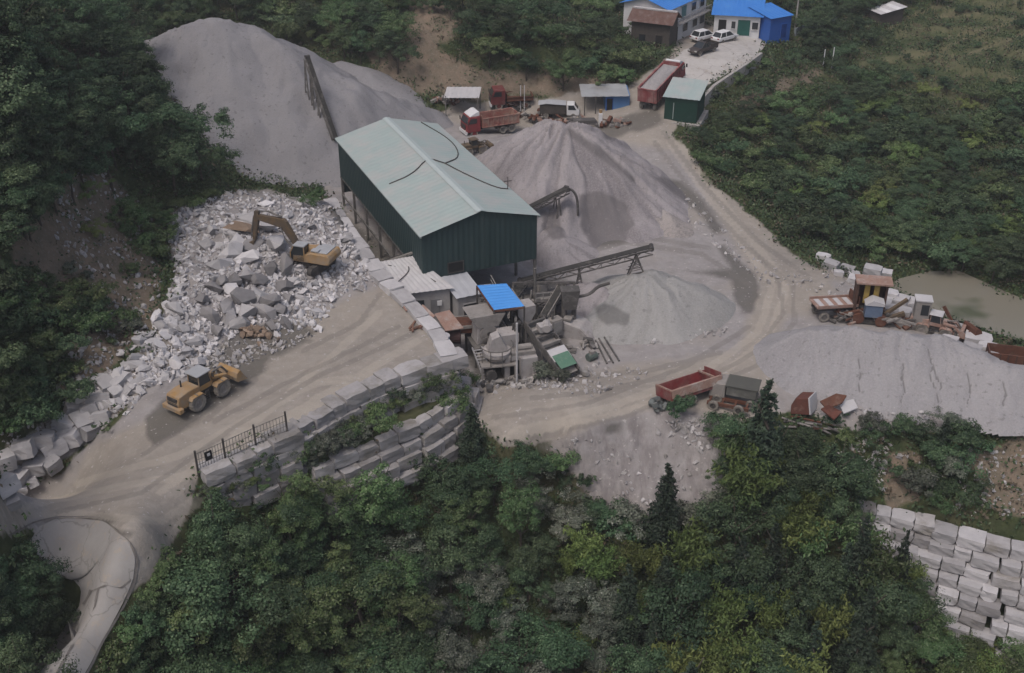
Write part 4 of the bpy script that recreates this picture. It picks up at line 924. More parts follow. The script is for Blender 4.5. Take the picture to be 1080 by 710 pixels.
def tipper(name, label, loc, rz, cab_m, bed_m, bed_l=5.6, load=None, axles=(-2.6, -1.3), bed_h=1.35, group=None, tilt=(0, 0), cab=True, deflector=True, cat='dump truck', front=2.6):
    """x forward; the bed runs from x = -3.6 forwards"""
    t = thing(name, label, cat, loc, rz, group, tilt)
    x0 = -3.6; x1 = x0 + bed_l; cx = x1 + .25
    mb = MB()
    for y in (-.45, .45): mb.box(((x0 + cx + 2.0) / 2, y, .95), (cx + 2.0 - x0, .16, .28))
    for k in range(6): mb.box((x0 + .3 + k * (cx + 1.4 - x0) / 5, 0, .95), (.14, .9, .2))
    mb.build('chassis', DKSTEEL, t)
    for ax in axles + ((cx + .9,) if cab else ()):
        for y in (-1.0, 1.0): wheel(t, ax, y * (.98 if ax < cx else 1.0), .52, .5 if ax < cx else .32, STEEL if ax < cx else cab_m)
    zb = 1.25; tk = .08; W2 = 1.22
    mb = MB(); mb.box(((x0 + x1) / 2, 0, zb), (bed_l, 2 * W2, tk)); mb.box((x1, 0, zb + bed_h / 2 + .15), (tk, 2 * W2, bed_h + .3)); mb.box((x0, 0, zb + bed_h / 2), (tk, 2 * W2, bed_h))
    for y in (-W2, W2):
        mb.box(((x0 + x1) / 2, y, zb + bed_h / 2), (bed_l, tk, bed_h)); 
    bd = mb.build('tipper_bed', bed_m, t)
    mb = MB(); nr = int(bed_l / .75)
    for y in (-W2 - .09, W2 + .09):
        for k in range(nr + 1): mb.box((x0 + .05 + k * (bed_l - .1) / nr, y, zb + bed_h / 2), (.12, .11, bed_h))
        mb.box(((x0 + x1) / 2, y, zb + bed_h - .03), (bed_l + .1, .13, .13)); mb.box(((x0 + x1) / 2, y, zb + .05), (bed_l + .1, .13, .13))
    for x in (x0 - .07, ):
        for y in (-.9, 0, .9): mb.box((x, y, zb + bed_h / 2), (.1, .12, bed_h))
        mb.box((x, 0, zb + bed_h - .05), (.1, 2 * W2, .12))
    mb.build('side_ribs', bed_m, bd)
    if load is not None:
        n = 14; m_ = 8; V = []
        for i in range(n):
            for j in range(m_):
                px, py = i / (n - 1), j / (m_ - 1)
                hump = load * (math.sin(PI * px) ** .6) * (math.sin(PI * py) ** .7) if 0 < i < n - 1 and 0 < j < m_ - 1 else 0
                V.append((x0 + .06 + px * (bed_l - .12), -W2 + .05 + py * (2 * W2 - .1), zb + bed_h - .22 + hump + random.uniform(-.04, .04)))
        q = [(i * m_ + j, (i + 1) * m_ + j, (i + 1) * m_ + j + 1, i * m_ + j + 1) for i in range(n - 1) for j in range(m_ - 1)]
        MB().add(V, q).build('load', LOAD, bd)
    mb = MB(); mb.tube((x1 - 1.2, -.95, .8), (x1 - .1, -.95, .8), .3, n=12); mb.build('fuel_tank', STEEL, t)
    if cab:
        mb = MB(); mb.prism([(cx, .75), (cx, 2.85), (cx + 1.55, 2.85), (cx + 1.95, 2.0), (cx + 2.05, .75)], -1.18, 1.18); c = mb.build('cab', cab_m, t, bevel=.07)
        mb = MB(); mb.add([(cx + 1.63, -1.0, 2.74), (cx + 1.63, 1.0, 2.74), (cx + 1.99, 1.0, 1.98), (cx + 1.99, -1.0, 1.98)], [(0, 1, 2, 3)]); mb.build('windscreen', GLASS, c)
        for y in (-1.2, 1.2):
            mb = MB(); mb.prism([(cx + .55, 1.95), (cx + .55, 2.6), (cx + 1.45, 2.6), (cx + 1.75, 1.95)], y - .015, y + .015); mb.build('side_window', GLASS, c)
            mb = MB(); mb.box((cx + 1.95, y * 1.12, 2.2), (.1, .22, .5)); mb.build('mirror', DKSTEEL, c)
            mb = MB(); mb.box((cx + 2.1, y * .7, .95), (.08, .4, .22)); mb.build('headlight', LIGHTM, t)
        mb = MB(); mb.box((cx + 2.05, 0, .72), (.25, 2.4, .42)); mb.build('bumper', WHP, t)
        mb = MB()
        for k in range(4): mb.box((cx + 2.06, 0, 1.2 + k * .17), (.06, 1.5, .09))
        mb.build('grille', DKSTEEL, c)
        if deflector:
            mb = MB(); mb.prism([(cx + .1, 2.86), (cx + .1, 3.45), (cx + .5, 3.45), (cx + 1.5, 2.95), (cx + 1.5, 2.86)], -1.05, 1.05); mb.build('roof_deflector', WHP, c, bevel=.05)
    return t
# parked dump truck by the cut bank
a = G(540, 139); b = G(490, 141)
m_ = a.lerp(b, .45); m_.z = float(ht(m_.x, m_.y))
tipper('dump_truck', 'dump truck with red cab and dusty rust red bed beside the mauve pile', m_, heading(a, b), REDP, REDB, 5.3, None, bed_h=1.25)
# canopy shelter behind it
p = G(487, 118)
sh = thing('tarpaulin_shelter', 'pale sheet shelter on posts behind the red cab of the dump truck', 'shelter', p, R(-4))
mb = MB(); corrugate(mb, (-2.2, -1.8, 2.5), (2.6, -1.8, 2.6), (2.6, 1.8, 3.0), (-2.2, 1.8, 2.9), 16, .04); mb.build('roof', SHEETW, sh)
for x in (-2, 2.4):
    for y in (-1.6, 1.6): mb = MB(); mb.box((x, y, 1.1), (.12, .12, 3.2)); mb.build('post', STEEL, sh)
# red truck cab with its scrap behind
p = G(517, 116)
tipper('scrap_truck', 'old dark red truck without load standing behind the dump truck bed', p + Vector((2.2, 1.2, 0)), R(190), mat('dark_red_paint', (.14, .03, .03), (.10, .025, .025), 1, .8, dirt=(.17, .12, .10), dirt_amt=.4), RUST, 3.6, None, bed_h=.6, deflector=False, axles=(-2.6,))
# small yellow loader half hidden by the shed roof
p = G(500, 162)
wheel_loader('wheel_loader', 'small ochre wheel loader below the red cab of the dump truck', p, R(28), YELD, .62, canopy=YELD, lift=.5)
# white mini truck
p = G(590, 123)
lt = thing('light_truck', 'small light truck with white cab and dark slatted box under grey sheeting', 'truck', p, R(-4))
mb = MB(); mb.prism([(1.0, .45), (1.0, 2.0), (2.0, 2.0), (2.55, 1.25), (2.75, 1.1), (2.75, .45)], -.8, .8); c = mb.build('cab', WHP, lt, bevel=.06)
mb = MB(); mb.add([(2.06, -.7, 1.95), (2.06, .7, 1.95), (2.56, .7, 1.30), (2.56, -.7, 1.30)], [(0, 1, 2, 3)]); mb.build('windscreen', GLASS, c)
for y in (-.82, .82): mb = MB(); mb.prism([(1.2, 1.25), (1.2, 1.85), (1.95, 1.85), (2.3, 1.25)], y - .01, y + .01); mb.build('side_window', GLASS, c)
mb = MB(); mb.box((-.9, 0, 1.25), (3.6, 1.7, 1.3))
for k in range(9):
    for y in (-.87, .87): mb.box((-2.6 + k * .42, y, 1.25), (.08, .06, 1.3))
mb.build('cargo_box', WOOD, lt)
mb = MB(); mb.add([(-2.9, -1.0, 1.9), (-1.8, -1.0, 2.1), (-.6, -1.05, 2.05), (.9, -1.0, 1.95), (-2.9, 0, 2.15), (-1.8, 0, 2.4), (-.6, 0, 2.3), (.9, 0, 2.2), (-2.9, 1.0, 1.9), (-1.8, 1.0, 2.05), (-.6, 1.0, 2.1), (.9, 1.0, 1.95)], [(0, 1, 5, 4), (1, 2, 6, 5), (2, 3, 7, 6), (4, 5, 9, 8), (5, 6, 10, 9), (6, 7, 11, 10)]); mb.build('tarpaulin', GREYP, lt)
for x in (-1.8, 1.9):
    for y in (-.75, .75): wheel(lt, x, y, .36, .24, STEEL)
# red tipper semi loaded with gravel
a = G(679, 121); b = G(712, 86)
m_ = a.lerp(b, .42); m_.z = float(ht(m_.x, m_.y)) + .1
sl = math.atan2(b.z - a.z, (b - a).length)
tp = tipper('tipper_trailer_truck', 'long red tipper truck heaped with pale gravel beside the green shed', m_, heading(a, b), REDP, mat('dusty_crimson_bed', (.25, .065, .065), (.19, .045, .05), .8, .8, dirt=(.30, .20, .185), dirt_amt=.45), 8.6, .45, axles=(-2.9, -1.7, 1.0), bed_h=1.9, tilt=(0, -sl))
# cars on the driveway
CP_ = {}
def car(label, loc, rz, paint, L=4.6, suv=True, pick=False, group='white cars on the driveway'):
    t = thing('parked_car' if not pick else 'pickup_truck', label, 'car' if not pick else 'pickup truck', loc, rz, group if not pick else None)
    h = L / 2; r = 1.62 if suv else 1.45
    mb = MB(); mb.prism([(-h, .45), (-h - .02, .85), (-h + .15, 1.0), (h - 1.1, .98), (h - .2, .82), (h, .6), (h - .05, .4)], -.88, .88); bd = mb.build('body', paint, t, bevel=.07)
    cab0, cab1 = (-h + .25, h - 1.15) if not pick else (-.5, h - 1.2)
    P = []
    for z, k, i0, i1 in ((.98, .82, cab0, cab1), (r, .64, cab0 + .45, cab1 - .85)):
        P += [(i0, -k, z), (i1, -k, z), (i1, k, z), (i0, k, z)]
    mb = MB(); mb.add(P, [(0, 1, 5, 4), (1, 2, 6, 5), (2, 3, 7, 6), (3, 0, 4, 7)]); mb.build('windows', GLASS, bd)
    mb = MB(); mb.box(((cab0 + cab1 - .4) / 2, 0, r + .02), (cab1 - cab0 - 1.25, 1.34, .07)); mb.build('roof', paint, bd, bevel=.03)
    mb = MB()
    for i in (0, 1, 2, 3): mb.bar(P[i], P[i + 4], .08)
    for y in (-.73, .73): mb.bar((( cab0 + cab1) / 2 - .2, y * 1.1, .98), ((cab0 + cab1) / 2 - .2, y * .9, r), .08)
    mb.build('pillars', paint, bd)
    if pick:
        mb = MB(); mb.box((-h + .85, 0, 1.03), (1.5, 1.4, .06)); mb.build('cargo_floor', DARK, bd)
        mb = MB(); 
        for y in (-.82, .82): mb.box((-h + .85, y, 1.15), (1.7, .1, .3))
        mb.box((-h + .05, 0, 1.15), (.1, 1.7, .3)); mb.build('cargo_sides', paint, bd)
    for x in (-h + .85, h - .9):
        for y in (-.8, .8): wheel(t, x, y, .34, .22, STEEL)
    for y in (-.62, .62):
        mb = MB(); mb.box((h - .07, y, .72), (.12, .38, .14)); mb.build('headlight', LIGHTM, t)
        mb = MB(); mb.box((-h, y, .85), (.08, .35, .16)); mb.build('tail_light', REDP, t)
    return t
p = G(742, 43); car('white car parked nearest the house door behind the dark pickup', p + Vector((0, 0, .07)), R(38), WHP)
p = G(764, 44); car('white car parked on the open side of the driveway furthest from the house door', p + Vector((0, 0, .07)), R(42), WHP, 4.7)
p = G(741, 56); car('dark brown pickup truck parked in front of the two white cars', p + Vector((0, 0, .07)), R(222), mat('dark_brown_paint', (.045, .036, .032), (.06, .05, .045), 1, .5, dirt=(.12, .10, .085), dirt_amt=.3), 5.0, True, True)

# ------------------------------------------------------------------ conveyors
def conveyor(label, a, b, w=.9, depth=.55, legs=(), m=STEEL, tower=False, cat='conveyor', belt=None):
    a = Vector(a); b = Vector(b); d = b - a; hd = Vector((d.x, d.y, 0)); L = d.length
    t = thing('conveyor', label, cat, (a.x, a.y, float(ht(a.x, a.y))))
    O = Vector(t.location); x = d.normalized(); y = Vector((-hd.y, hd.x, 0)).normalized(); z = x.cross(y)
    mb = MB(); A_ = a - O; B_ = b - O
    for s in (-1, 1):
        for zz in (0, -depth): mb.bar(A_ + y * s * w / 2 + z * zz, B_ + y * s * w / 2 + z * zz, .11)
        n = max(2, int(L / (depth * 1.7)))
        for k in range(n):
            p = A_.lerp(B_, k / n) + y * s * w / 2; q = A_.lerp(B_, (k + 1) / n) + y * s * w / 2
            mb.bar(p, q - z * depth, .07) if k % 2 else mb.bar(p - z * depth, q, .07)
    for k in range(int(L / 1.2)):
        p = A_.lerp(B_, k / (L / 1.2)); mb.bar(p - y * w / 2 - z * depth, p + y * w / 2 - z * depth, .06)
    mb.build('truss_frame', m, t)
    mb = MB(); mb.bar(A_ + z * .12, B_ + z * .12, w * .86, .07, up=tuple(z)); mb.build('belt', belt or RUBBER, t)
    mb = MB()
    for p in (A_, B_): MB().tube(p - y * w / 2, p + y * w / 2, .24, n=12).build('drum', DKSTEEL, t)
    for f, spread in legs:
        p = A_.lerp(B_, f) - z * depth
        g = top((p + O).x, (p + O).y) - O.z
        mb = MB()
        for s in (-1, 1):
            for q in (-1, 1):
                foot = Vector((p.x, p.y, 0)) + y * s * w * .6 + hd.normalized() * q * spread; foot.z = top((foot + O).x, (foot + O).y) - O.z - .4
                mb.bar(p + y * s * w / 2, foot, .13)
            if tower:
                for k in range(5):
                    f0 = k / 5; f1 = (k + 1) / 5
                    l0 = (Vector((p.x, p.y, g)) + y * s * w * .6 - hd.normalized() * spread).lerp(p + y * s * w / 2, f0); l1 = (Vector((p.x, p.y, g)) + y * s * w * .6 + hd.normalized() * spread).lerp(p + y * s * w / 2, f1)
                    mb.bar(l0, l1, .07)
        mb.build('support_leg', m, t)
    return t
def GT(u, v):
    p0 = Vector((0, 0, CAM_H)); d = (W(u, v, 0) - p0).normalized(); t = 60.0
    while t < 300:
        q = p0 + d * t
        if q.z < top(q.x, q.y): return q
        t += .25
    return q
def above(u, v, h):
    d = (W(u, v, 0) - Vector((0, 0, CAM_H))).normalized(); t = 60.0
    while t < 300:
        q = Vector((0, 0, CAM_H)) + d * t
        if q.z - top(q.x, q.y) < h: return q
        t += .25
    return q
OLD = mat('old_dark_frame', (.085, .08, .078), (.06, .056, .054), 2, .9, dirt=(.20, .185, .18), dirt_amt=.4)
a = W(520, 312, 1.0); b = W(687, 261, 5.6)
ref = W(668, 291, 3.9); 
conveyor('long rising truss conveyor ending above the greenish grey sand pile', W(548, 297, 1.6), b, 1.0, .55, ((.88, .9), (.12, .3), (.45, .3)), OLD, True)
conveyor('short conveyor sticking out past the shed corner over the mauve pile', above(553, 222, 1.6), above(598, 199, 2.4), .9, .4, ((.75, .3),), OLD)
hi = above(324, 60, 5.2); lo_ = above(354, 146, .9)
conveyor('tall steep conveyor tower leaning against the huge grey pile', lo_, hi, .6, .5, ((.97, .5), (.75, .3), (.5, .3)), STEEL, True)
t = thing('discharge_chute', 'curved thin chute pipe hanging from the short conveyor end', 'chute', above(598, 199, 2.4))
pts = [Vector((0, 0, 0)), Vector((.7, 0, -.2)), Vector((1.2, 0, -1.2)), Vector((1.3, 0, -3.2))]
mb = MB(); mb.path(smooth_path(pts), .14, 8); mb.build('pipe', OLD, t)
mb = MB(); mb.tube((0, 0, -.1), (0, 0, .25), .25, n=10); mb.build('collar', DKSTEEL, t)

# ------------------------------------------------------------------ crushing plant
PINKD = mat('pale_dust_coat', (.36, .34, .335), (.29, .27, .265), 2, .97, dirt=(.17, .15, .145), dirt_amt=.35, bmp=.4)
def frame_deck(t, x0, x1, y0, y1, z, m=STEEL, legs=True, zl=-.5):
    mb = MB(); mb.box(((x0 + x1) / 2, (y0 + y1) / 2, z), (x1 - x0, y1 - y0, .14)); mb.build('deck', m, t)
    if legs:
        for x in (x0 + .1, x1 - .1):
            for y in (y0 + .1, y1 - .1): mb = MB(); mb.box((x, y, (z + zl) / 2), (.18, .18, z - zl)); mb.build('leg', m, t)
p = W(514, 372, 0)
jc = thing('jaw_crusher', 'dust caked crusher with flywheel housing on a steel deck under the blue canopy', 'crusher', p, R(20))
frame_deck(jc, -1.7, 1.7, -1.5, 1.5, 1.5)
mb = MB(); mb.prism([(-1.3, 1.57), (-1.2, 3.0), (-.5, 3.7), (.6, 3.5), (1.2, 2.4), (1.3, 1.57)], -.9, .9); mb.build('crusher_body', PINKD, jc, bevel=.06)
for y in (-1.05, 1.05):
    mb = MB(); mb.tube((-.2, y - .14, 2.7), (-.2, y + .14, 2.7), .85, n=20); fwh = mb.build('flywheel', DUSTY, jc)
    mb = MB(); mb.tube((-.2, y - .2, 2.7), (-.2, y + .2, 2.7), .2, n=10); mb.build('hub', DKSTEEL, fwh)
mb = MB(); mb.box((1.3, .2, 1.95), (.8, .8, .7)); mb.tube((1.3, -.6, 1.95), (1.3, -.2, 1.95), .3); mb.build('motor', DUSTY, jc)
mb = MB(); mb.prism([(-1.1, 3.4), (-2.0, 4.6), (1.4, 4.6), (.7, 3.4)], -1.2, 1.2); mb.build('feed_hopper', DUSTY, jc)
p = W(497, 366, 0)
hp = thing('feed_chute', 'rust red plate feed chute with short dusty beam beside the site cabin', 'chute', p, R(15))
mb = MB(); mb.prism([(-1.9, 2.2), (-1.9, 3.0), (1.6, 2.5), (1.6, 1.9)], -.9, .9); mb.build('trough', RUST, hp)
mb = MB(); mb.box((-.1, -.95, 2.75), (3.6, .12, .3)); mb.box((-.1, .95, 2.75), (3.6, .12, .3)); mb.build('side_plates', DUSTY, hp)
for x in (-1.4, 1.2): mb = MB(); mb.box((x, 0, .9), (.2, 1.6, 2.6)); mb.build('leg', OLD, hp)
p = W(524, 392, -.3)
cc = thing('round_vibrating_screen', 'round dusty bowl machine with railing at the head of the ladder', 'screen', p, R(10))
frame_deck(cc, -1.6, 1.6, -1.3, 1.3, 1.3, DUSTY)
mb = MB(); mb.tube((0, 0, 1.4), (0, 0, 2.0), .8, 1.3, 18); mb.tube((0, 0, 2.0), (0, 0, 2.35), 1.3, 1.3, 18); mb.build('bowl', PINKD, cc)
mb = MB(); pts = [(1.5 * math.cos(a_), 1.5 * math.sin(a_), 2.9) for a_ in np.linspace(0, 2 * PI, 19)]; mb.path(pts, .05, 5)
for k in range(0, 18, 2): mb.tube((pts[k][0], pts[k][1], 1.4), pts[k], .04, n=5)
mb.build('railing', STEEL, cc)
mb = MB(); mb.prism([(-.9, 2.3), (-.5, 3.7), (.2, 4.0), (.9, 2.6), (.9, 2.3)], -.6, .6); mb.build('feed_box', PINKD, cc)
mb = MB(); mb.tube((-.7, -1.5, .5), (-.7, 1.1, .5), .5, n=14); mb.build('drive_drum', DKSTEEL, cc)
a = W(503, 366, 2.4); b = W(517, 404, -.9)
ld = thing('steel_ladder', 'pale steel ladder leaning against the dusty crusher deck', 'ladder', b)
mb = MB(); d = a - b; sx = Vector((.42, .1, 0))
for s in (-1, 1): mb.bar(sx * s, d + sx * s, .1)
mb.build('rails', SHEETW, ld)
mb = MB()
for k in range(1, 12): mb.bar(d * (k / 12) - sx, d * (k / 12) + sx, .07)
mb.build('rungs', SHEETW, ld)
p = W(556, 392, -.3)
cb = thing('concrete_plinth', 'square raw concrete machine plinth with dark recess under the crusher', 'plinth', p, R(14))
mb = MB(); mb.box((0, 0, .7), (1.6, 1.5, 2.4)); mb.box((-1.9, .5, .7), (.5, 1.5, 2.4)); mb.box((-.9, .5, 1.75), (2.4, 1.6, .5)); mb.build('block', PINKD, cb, bevel=.05)
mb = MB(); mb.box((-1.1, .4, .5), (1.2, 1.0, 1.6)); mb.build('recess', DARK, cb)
mb = MB(); mb.box((-.4, .3, 2.15), (2.2, 1.2, .3)); mb.tube((-.9, .3, 2.5), (.4, .3, 2.5), .3); mb.build('motor', DUSTY, cb)
mb = MB(); mb.tube((0, 0, -.3), (0, 0, 6.2), .10, n=8); tag(mb.build('steel_post', SHEETW, None, W(545, 404, -.6)), 'tall thin pale steel post in front of the dusty crusher', 'post')
a = W(545, 409, -.6); b = W(592, 414, -.7)
mb = MB(); mb.bar(a + Vector((0, 0, .2)), b + Vector((0, 0, .2)), .35, .3); tag(mb.build('lying_beam', CONC), 'pale beam lying on the ground at the foot of the steel post', 'beam')
a = W(590, 409, -.5); b = W(607, 408, -.5)
mb = MB(); mb.bar(a + Vector((0, 0, .15)), b + Vector((0, 0, .15)), .25, .2); tag(mb.build('lying_beam', OLD), 'short dark beam lying just beyond the end of the pale beam', 'beam')
# inclined screen with green netting
t1 = W(562, 338, 3.4); t2 = W(601, 393, .7)
scn = thing('vibrating_screen', 'inclined dusty screen box with faded green netting near its lower end', 'screen', (t1.x, t1.y, 0))
O_ = Vector(scn.location); d = (t2 - t1); hx = Vector((d.x, d.y, 0)).normalized(); yy = Vector((-hx.y, hx.x, 0)); xx = d.normalized(); z_ = xx.cross(yy)
A_ = t1 - O_; B_ = t2 - O_
mb = MB()
for s in (-1, 1): mb.bar(A_ + yy * s * 1.0, B_ + yy * s * 1.0, .10, .75, up=tuple(z_))
mb.build('side_plates', OLD, scn)
mb = MB(); mb.bar(A_ - z_ * .2, B_ - z_ * .2, 1.9, .12, up=tuple(z_)); mb.build('screen_deck', DUSTY, scn)
mb = MB(); mb.bar(A_.lerp(B_, .58) + z_ * .4, A_.lerp(B_, .80) + z_ * .4, 1.9, .05, up=tuple(z_)); mb.build('cover_sheet', SHEETW, scn)
mb = MB(); mb.bar(A_.lerp(B_, .70) + z_ * .47, A_.lerp(B_, .94) + z_ * .47, 1.75, .05, up=tuple(z_)); mb.build('green_netting', mat('faded_green_net', (.075, .165, .115), (.11, .19, .14), 3, .95, dirt=(.27, .27, .25), dirt_amt=.3), scn)
for k in range(4):
    mb = MB(); c_ = A_.lerp(B_, .06 + k * .14) + z_ * .25; mb.bar(c_ - yy * 1.0, c_ + yy * 1.0, .28); mb.build('cross_beam', [OLD, DUSTY][k % 2], scn)
for f in (.05, .5, .95):
    for s in (-1, 1):
        q = A_.lerp(B_, f) + yy * s * 1.0; mb = MB(); mb.bar(q, (q.x, q.y, -.6), .16); mb.build('leg', OLD, scn)
mb = MB(); c_ = A_.lerp(B_, .22) + yy * .2 + z_ * .6; mb.box(c_, (1.2, .9, .6), rz=.4); mb.tube(c_ + Vector((.2, -.6, .1)), c_ + Vector((.2, .6, .1)), .38); mb.build('vibrator_motor', PINKD, scn)
# steel gantry behind the canopy and hopper bin
a = W(540, 299, 3.6); b = W(607, 298, 3.6)
gt = thing('steel_gantry', 'dusty steel pipe gantry standing behind the blue canopy', 'gantry', (a.x, a.y, 0)); O_ = Vector(gt.location)
mb = MB(); mb.bar(a - O_, b - O_, .2, .26); mb.build('beam', OLD, gt)
for f in (.02, .36, .98):
    q = (a - O_).lerp(b - O_, f); mb = MB(); mb.tube((q.x, q.y, -.4), (q.x, q.y, q.z + (1.6 if f == .36 else 0)), .13, n=8); mb.build('post', STEEL, gt)
q = (a - O_).lerp(b - O_, .55)
mb = MB(); mb.bar((q.x - 1.5, q.y, 1.6), (q.x + 1.6, q.y, 2.0), .5, .3); mb.bar((q.x - 1.7, q.y, 1.0), (q.x - 1.5, q.y, 2.8), .15); mb.build('cross_girder', DUSTY, gt)
p = W(600, 345, 0)
hb = thing('twin_column_hopper', 'dark narrow hopper on two thick columns in front of the long conveyor', 'hopper', p, R(5))
for x in (-.45, .45): mb = MB(); mb.tube((x, 0, -.4), (x, 0, 4.0), .24, n=10); mb.build('column', OLD, hb)
mb = MB(); mb.prism([(-.6, 2.2), (-.9, 4.2), (.9, 4.2), (.6, 2.2)], -.6, .6); mb.build('bin', OLD, hb)
pts = [Vector((.7, 0, 3.3)), Vector((2.0, .2, 3.5)), Vector((2.6, .4, 4.2)), Vector((3.8, .4, 4.6))]
o = MB().path(smooth_path([q + p for q in pts]), .16, 8).build('bent_pipe', OLD); tag(o, 'dark bent pipe sticking out of the twin column hopper', 'pipe')
conveyor('short dusty conveyor sloping down from the hopper to the inclined screen', W(593, 300, 3.4), W(573, 334, 1.9), .7, .3, ((.2, .2),), DUSTY)
p = G(613, 352); t = thing('concrete_ramp_block', 'pale dust covered ramp block beside the inclined screen', 'ramp', p, R(-20))
mb = MB(); mb.prism([(-1.9, -.3), (-1.6, 1.6), (.2, 1.2), (2.0, -.3)], -1.1, 1.1); mb.build('ramp', PINKD, t, bevel=.1)
mb = MB(); mb.box((-1.2, 0, 1.75), (.8, 1.8, .3)); mb.build('cap_slab', DUSTY, t, bevel=.05)
# loose motor and drum in the dust
p = G(625, 379); t = thing('loose_motor', 'loose round electric motor lying in the dust near the green netting', 'motor', p, R(35))
mb = MB(); mb.tube((-.6, 0, .35), (.4, 0, .35), .36, n=14)
for k in range(8): mb.tube((-.5 + k * .11, 0, .35), (-.46 + k * .11, 0, .35), .40, n=14)
mb.build('casing', mat('grey_green_paint', (.10, .13, .12), None, 2, .7, dirt=(.25, .24, .23), dirt_amt=.4), t)
mb = MB(); mb.box((-.1, 0, .82), (.5, .4, .3)); mb.build('terminal_box', DUSTY, t)
mb = MB(); mb.tube((.4, 0, .35), (.75, 0, .35), .08); mb.build('shaft', DKSTEEL, t)
for i, (u, v, an, L, lb) in enumerate(((634, 372, 75, 4.4, 'thin straight pipe lying in the dust, nearest the loose motor'), (639, 371, 78, 4.6, 'thin straight pipe lying in the dust, middle one of three'), (645, 370, 80, 4.2, 'thin straight pipe lying in the dust, farthest from the loose motor'))):
    p = G(u, v); d = Vector((math.cos(R(an + 25)), math.sin(R(an + 25)), 0)) * L / 2
    a = p - d; b = p + d; a.z = top(a.x, a.y) + .1; b.z = top(b.x, b.y) + .1
    tag(MB().tube(a, b, .09, n=8).build('lying_pipe', OLD), lb, 'pipe')
# rusty plate and firewood by the terrace edge
p = W(446, 352, 3.9); t = thing('wood_stack', 'heap of split reddish firewood by two rust brown sheets', 'firewood', p)
for k in range(34):
    mb = MB() if k == 0 else mb; a = random.uniform(0, PI); c_ = Vector((random.gauss(0, .75), random.gauss(0, .5), .2 + max(0, random.gauss(.25, .2)))); d = Vector((math.cos(a), math.sin(a), random.uniform(-.3, .3))) * .5
    mb.bar(c_ - d, c_ + d, .16, .14)
mb.build('firewood_logs', mat('split_red_wood', (.19, .10, .07), (.12, .07, .055), 3, .95, vary=.0), t)
def plate(label, pts, m, thick=.08, name='rusty_sheet', cat='metal sheet'):
    O = Vector(pts[0]); mb = MB(); n = len(pts)
    P = [Vector(p) - O for p in pts]; P2 = [p - Vector((0, 0, thick)) for p in P]
    mb.add(P + P2, [tuple(range(n)), tuple(range(2 * n - 1, n - 1, -1))] + [(i, (i + 1) % n, n + (i + 1) % n, n + i) for i in range(n)])
    return tag(mb.build(name, m, None, O), label, cat)
plate('rust brown sheet propped above the split firewood', [W(434, 332, 4.5), W(446, 321, 5.1), W(459, 333, 4.6), W(447, 344, 4.3)], RUSTPINK)
plate('rust brown sheet lying flat between the firewood and the site cabin', [W(458, 331, 4.2), W(474, 327, 4.2), W(489, 346, 3.4), W(470, 349, 3.5)], RUSTPINK)
plate('flat pinkish slab at the terrace corner above the firewood', [W(421, 317, 4.9), W(436, 313, 4.9), W(442, 322, 4.8), W(428, 328, 4.8)], RUSTPINK)
for i, (u, v, lb) in enumerate(((468, 357, 'blue plastic drum standing beside the dark water tank'), (470, 368, 'pale blue crate standing at the wall corner below the drum'))):
    p = W(u, v + 6, 3.2 if i == 0 else 2.8)
    t = thing('plastic_drum' if i == 0 else 'plastic_crate', lb, 'drum' if i == 0 else 'crate', p)
    BP = mat('pale_blue_plastic', (.26, .36, .46), (.20, .30, .40), 2, .6)
    if i == 0:
        mb = MB(); mb.tube((0, 0, -3), (0, 0, .8), .55, n=14); mb.build('drum_body', BP, t)
        mb = MB(); mb.tube((0, 0, .8), (0, 0, .9), .58, n=14); mb.build('lid', SHEETW, t)
    else:
        mb = MB(); mb.box((0, 0, -1.2), (1.1, .9, 3.0), rz=.3); mb.build('crate_body', BP, t, bevel=.05)
        mb = MB(); mb.box((0, 0, .36), (1.2, 1.0, .12), rz=.3); mb.build('lid', SHEETW, t)
t = thing('water_tank', 'dark reddish round tank in front of the small site cabin', 'tank', W(478, 362, 1.5))
mb = MB(); mb.tube((-.7, 0, .8), (.7, 0, .8), .75, n=16); mb.build('tank_shell', mat('dark_maroon_paint', (.06, .03, .03), (.045, .025, .025), 2, .8), t)
mb = MB(); mb.box((0, 0, -.4), (1.4, 1.0, 1.8)); mb.build('cradle', OLD, t)

# ------------------------------------------------------------------ fence on the terrace edge
fp = [W(209, 498, 4.2), W(238, 485, 4.3), W(270, 470, 4.4), W(303, 456, 4.6)]
fn = thing('mesh_fence', 'low wire mesh fence with dark posts and a small black sign at the terrace edge', 'fence', fp[0])
O_ = Vector(fp[0])
FM = mat('fence_wire', (.16, .155, .145), None, 2, .7)
for p in fp: mb = MB(); mb.box(p - O_ + Vector((0, 0, .75)), (.13, .13, 2.3)); mb.build('post', DKSTEEL, fn)
for a, b in zip(fp[:-1], fp[1:]):
    mb = MB(); a = a - O_; b = b - O_; n = 10
    for z in (.15, .6, 1.05, 1.6): mb.bar(a + Vector((0, 0, z)), b + Vector((0, 0, z)), .035)
    for k in range(1, n): q = a.lerp(b, k / n); mb.bar(q + Vector((0, 0, .1)), q + Vector((0, 0, 1.65)), .03)
    mb.build('mesh_panel', FM, fn)
q = fp[0].lerp(fp[1], .45) - O_; d = (fp[1] - fp[0]).normalized()
mb = MB(); mb.bar(q - d * .28 + Vector((.0, -.06, 1.05)), q + d * .28 + Vector((.0, -.06, 1.05)), .05, .75); sg = mb.build('sign_plate', DARK, fn)
mb = MB(); mb.bar(q - d * .10 + Vector((.02, -.10, 1.15)), q + d * .12 + Vector((.02, -.10, 1.15)), .04, .22); mb.build('sign_mark', SHEETW, sg)

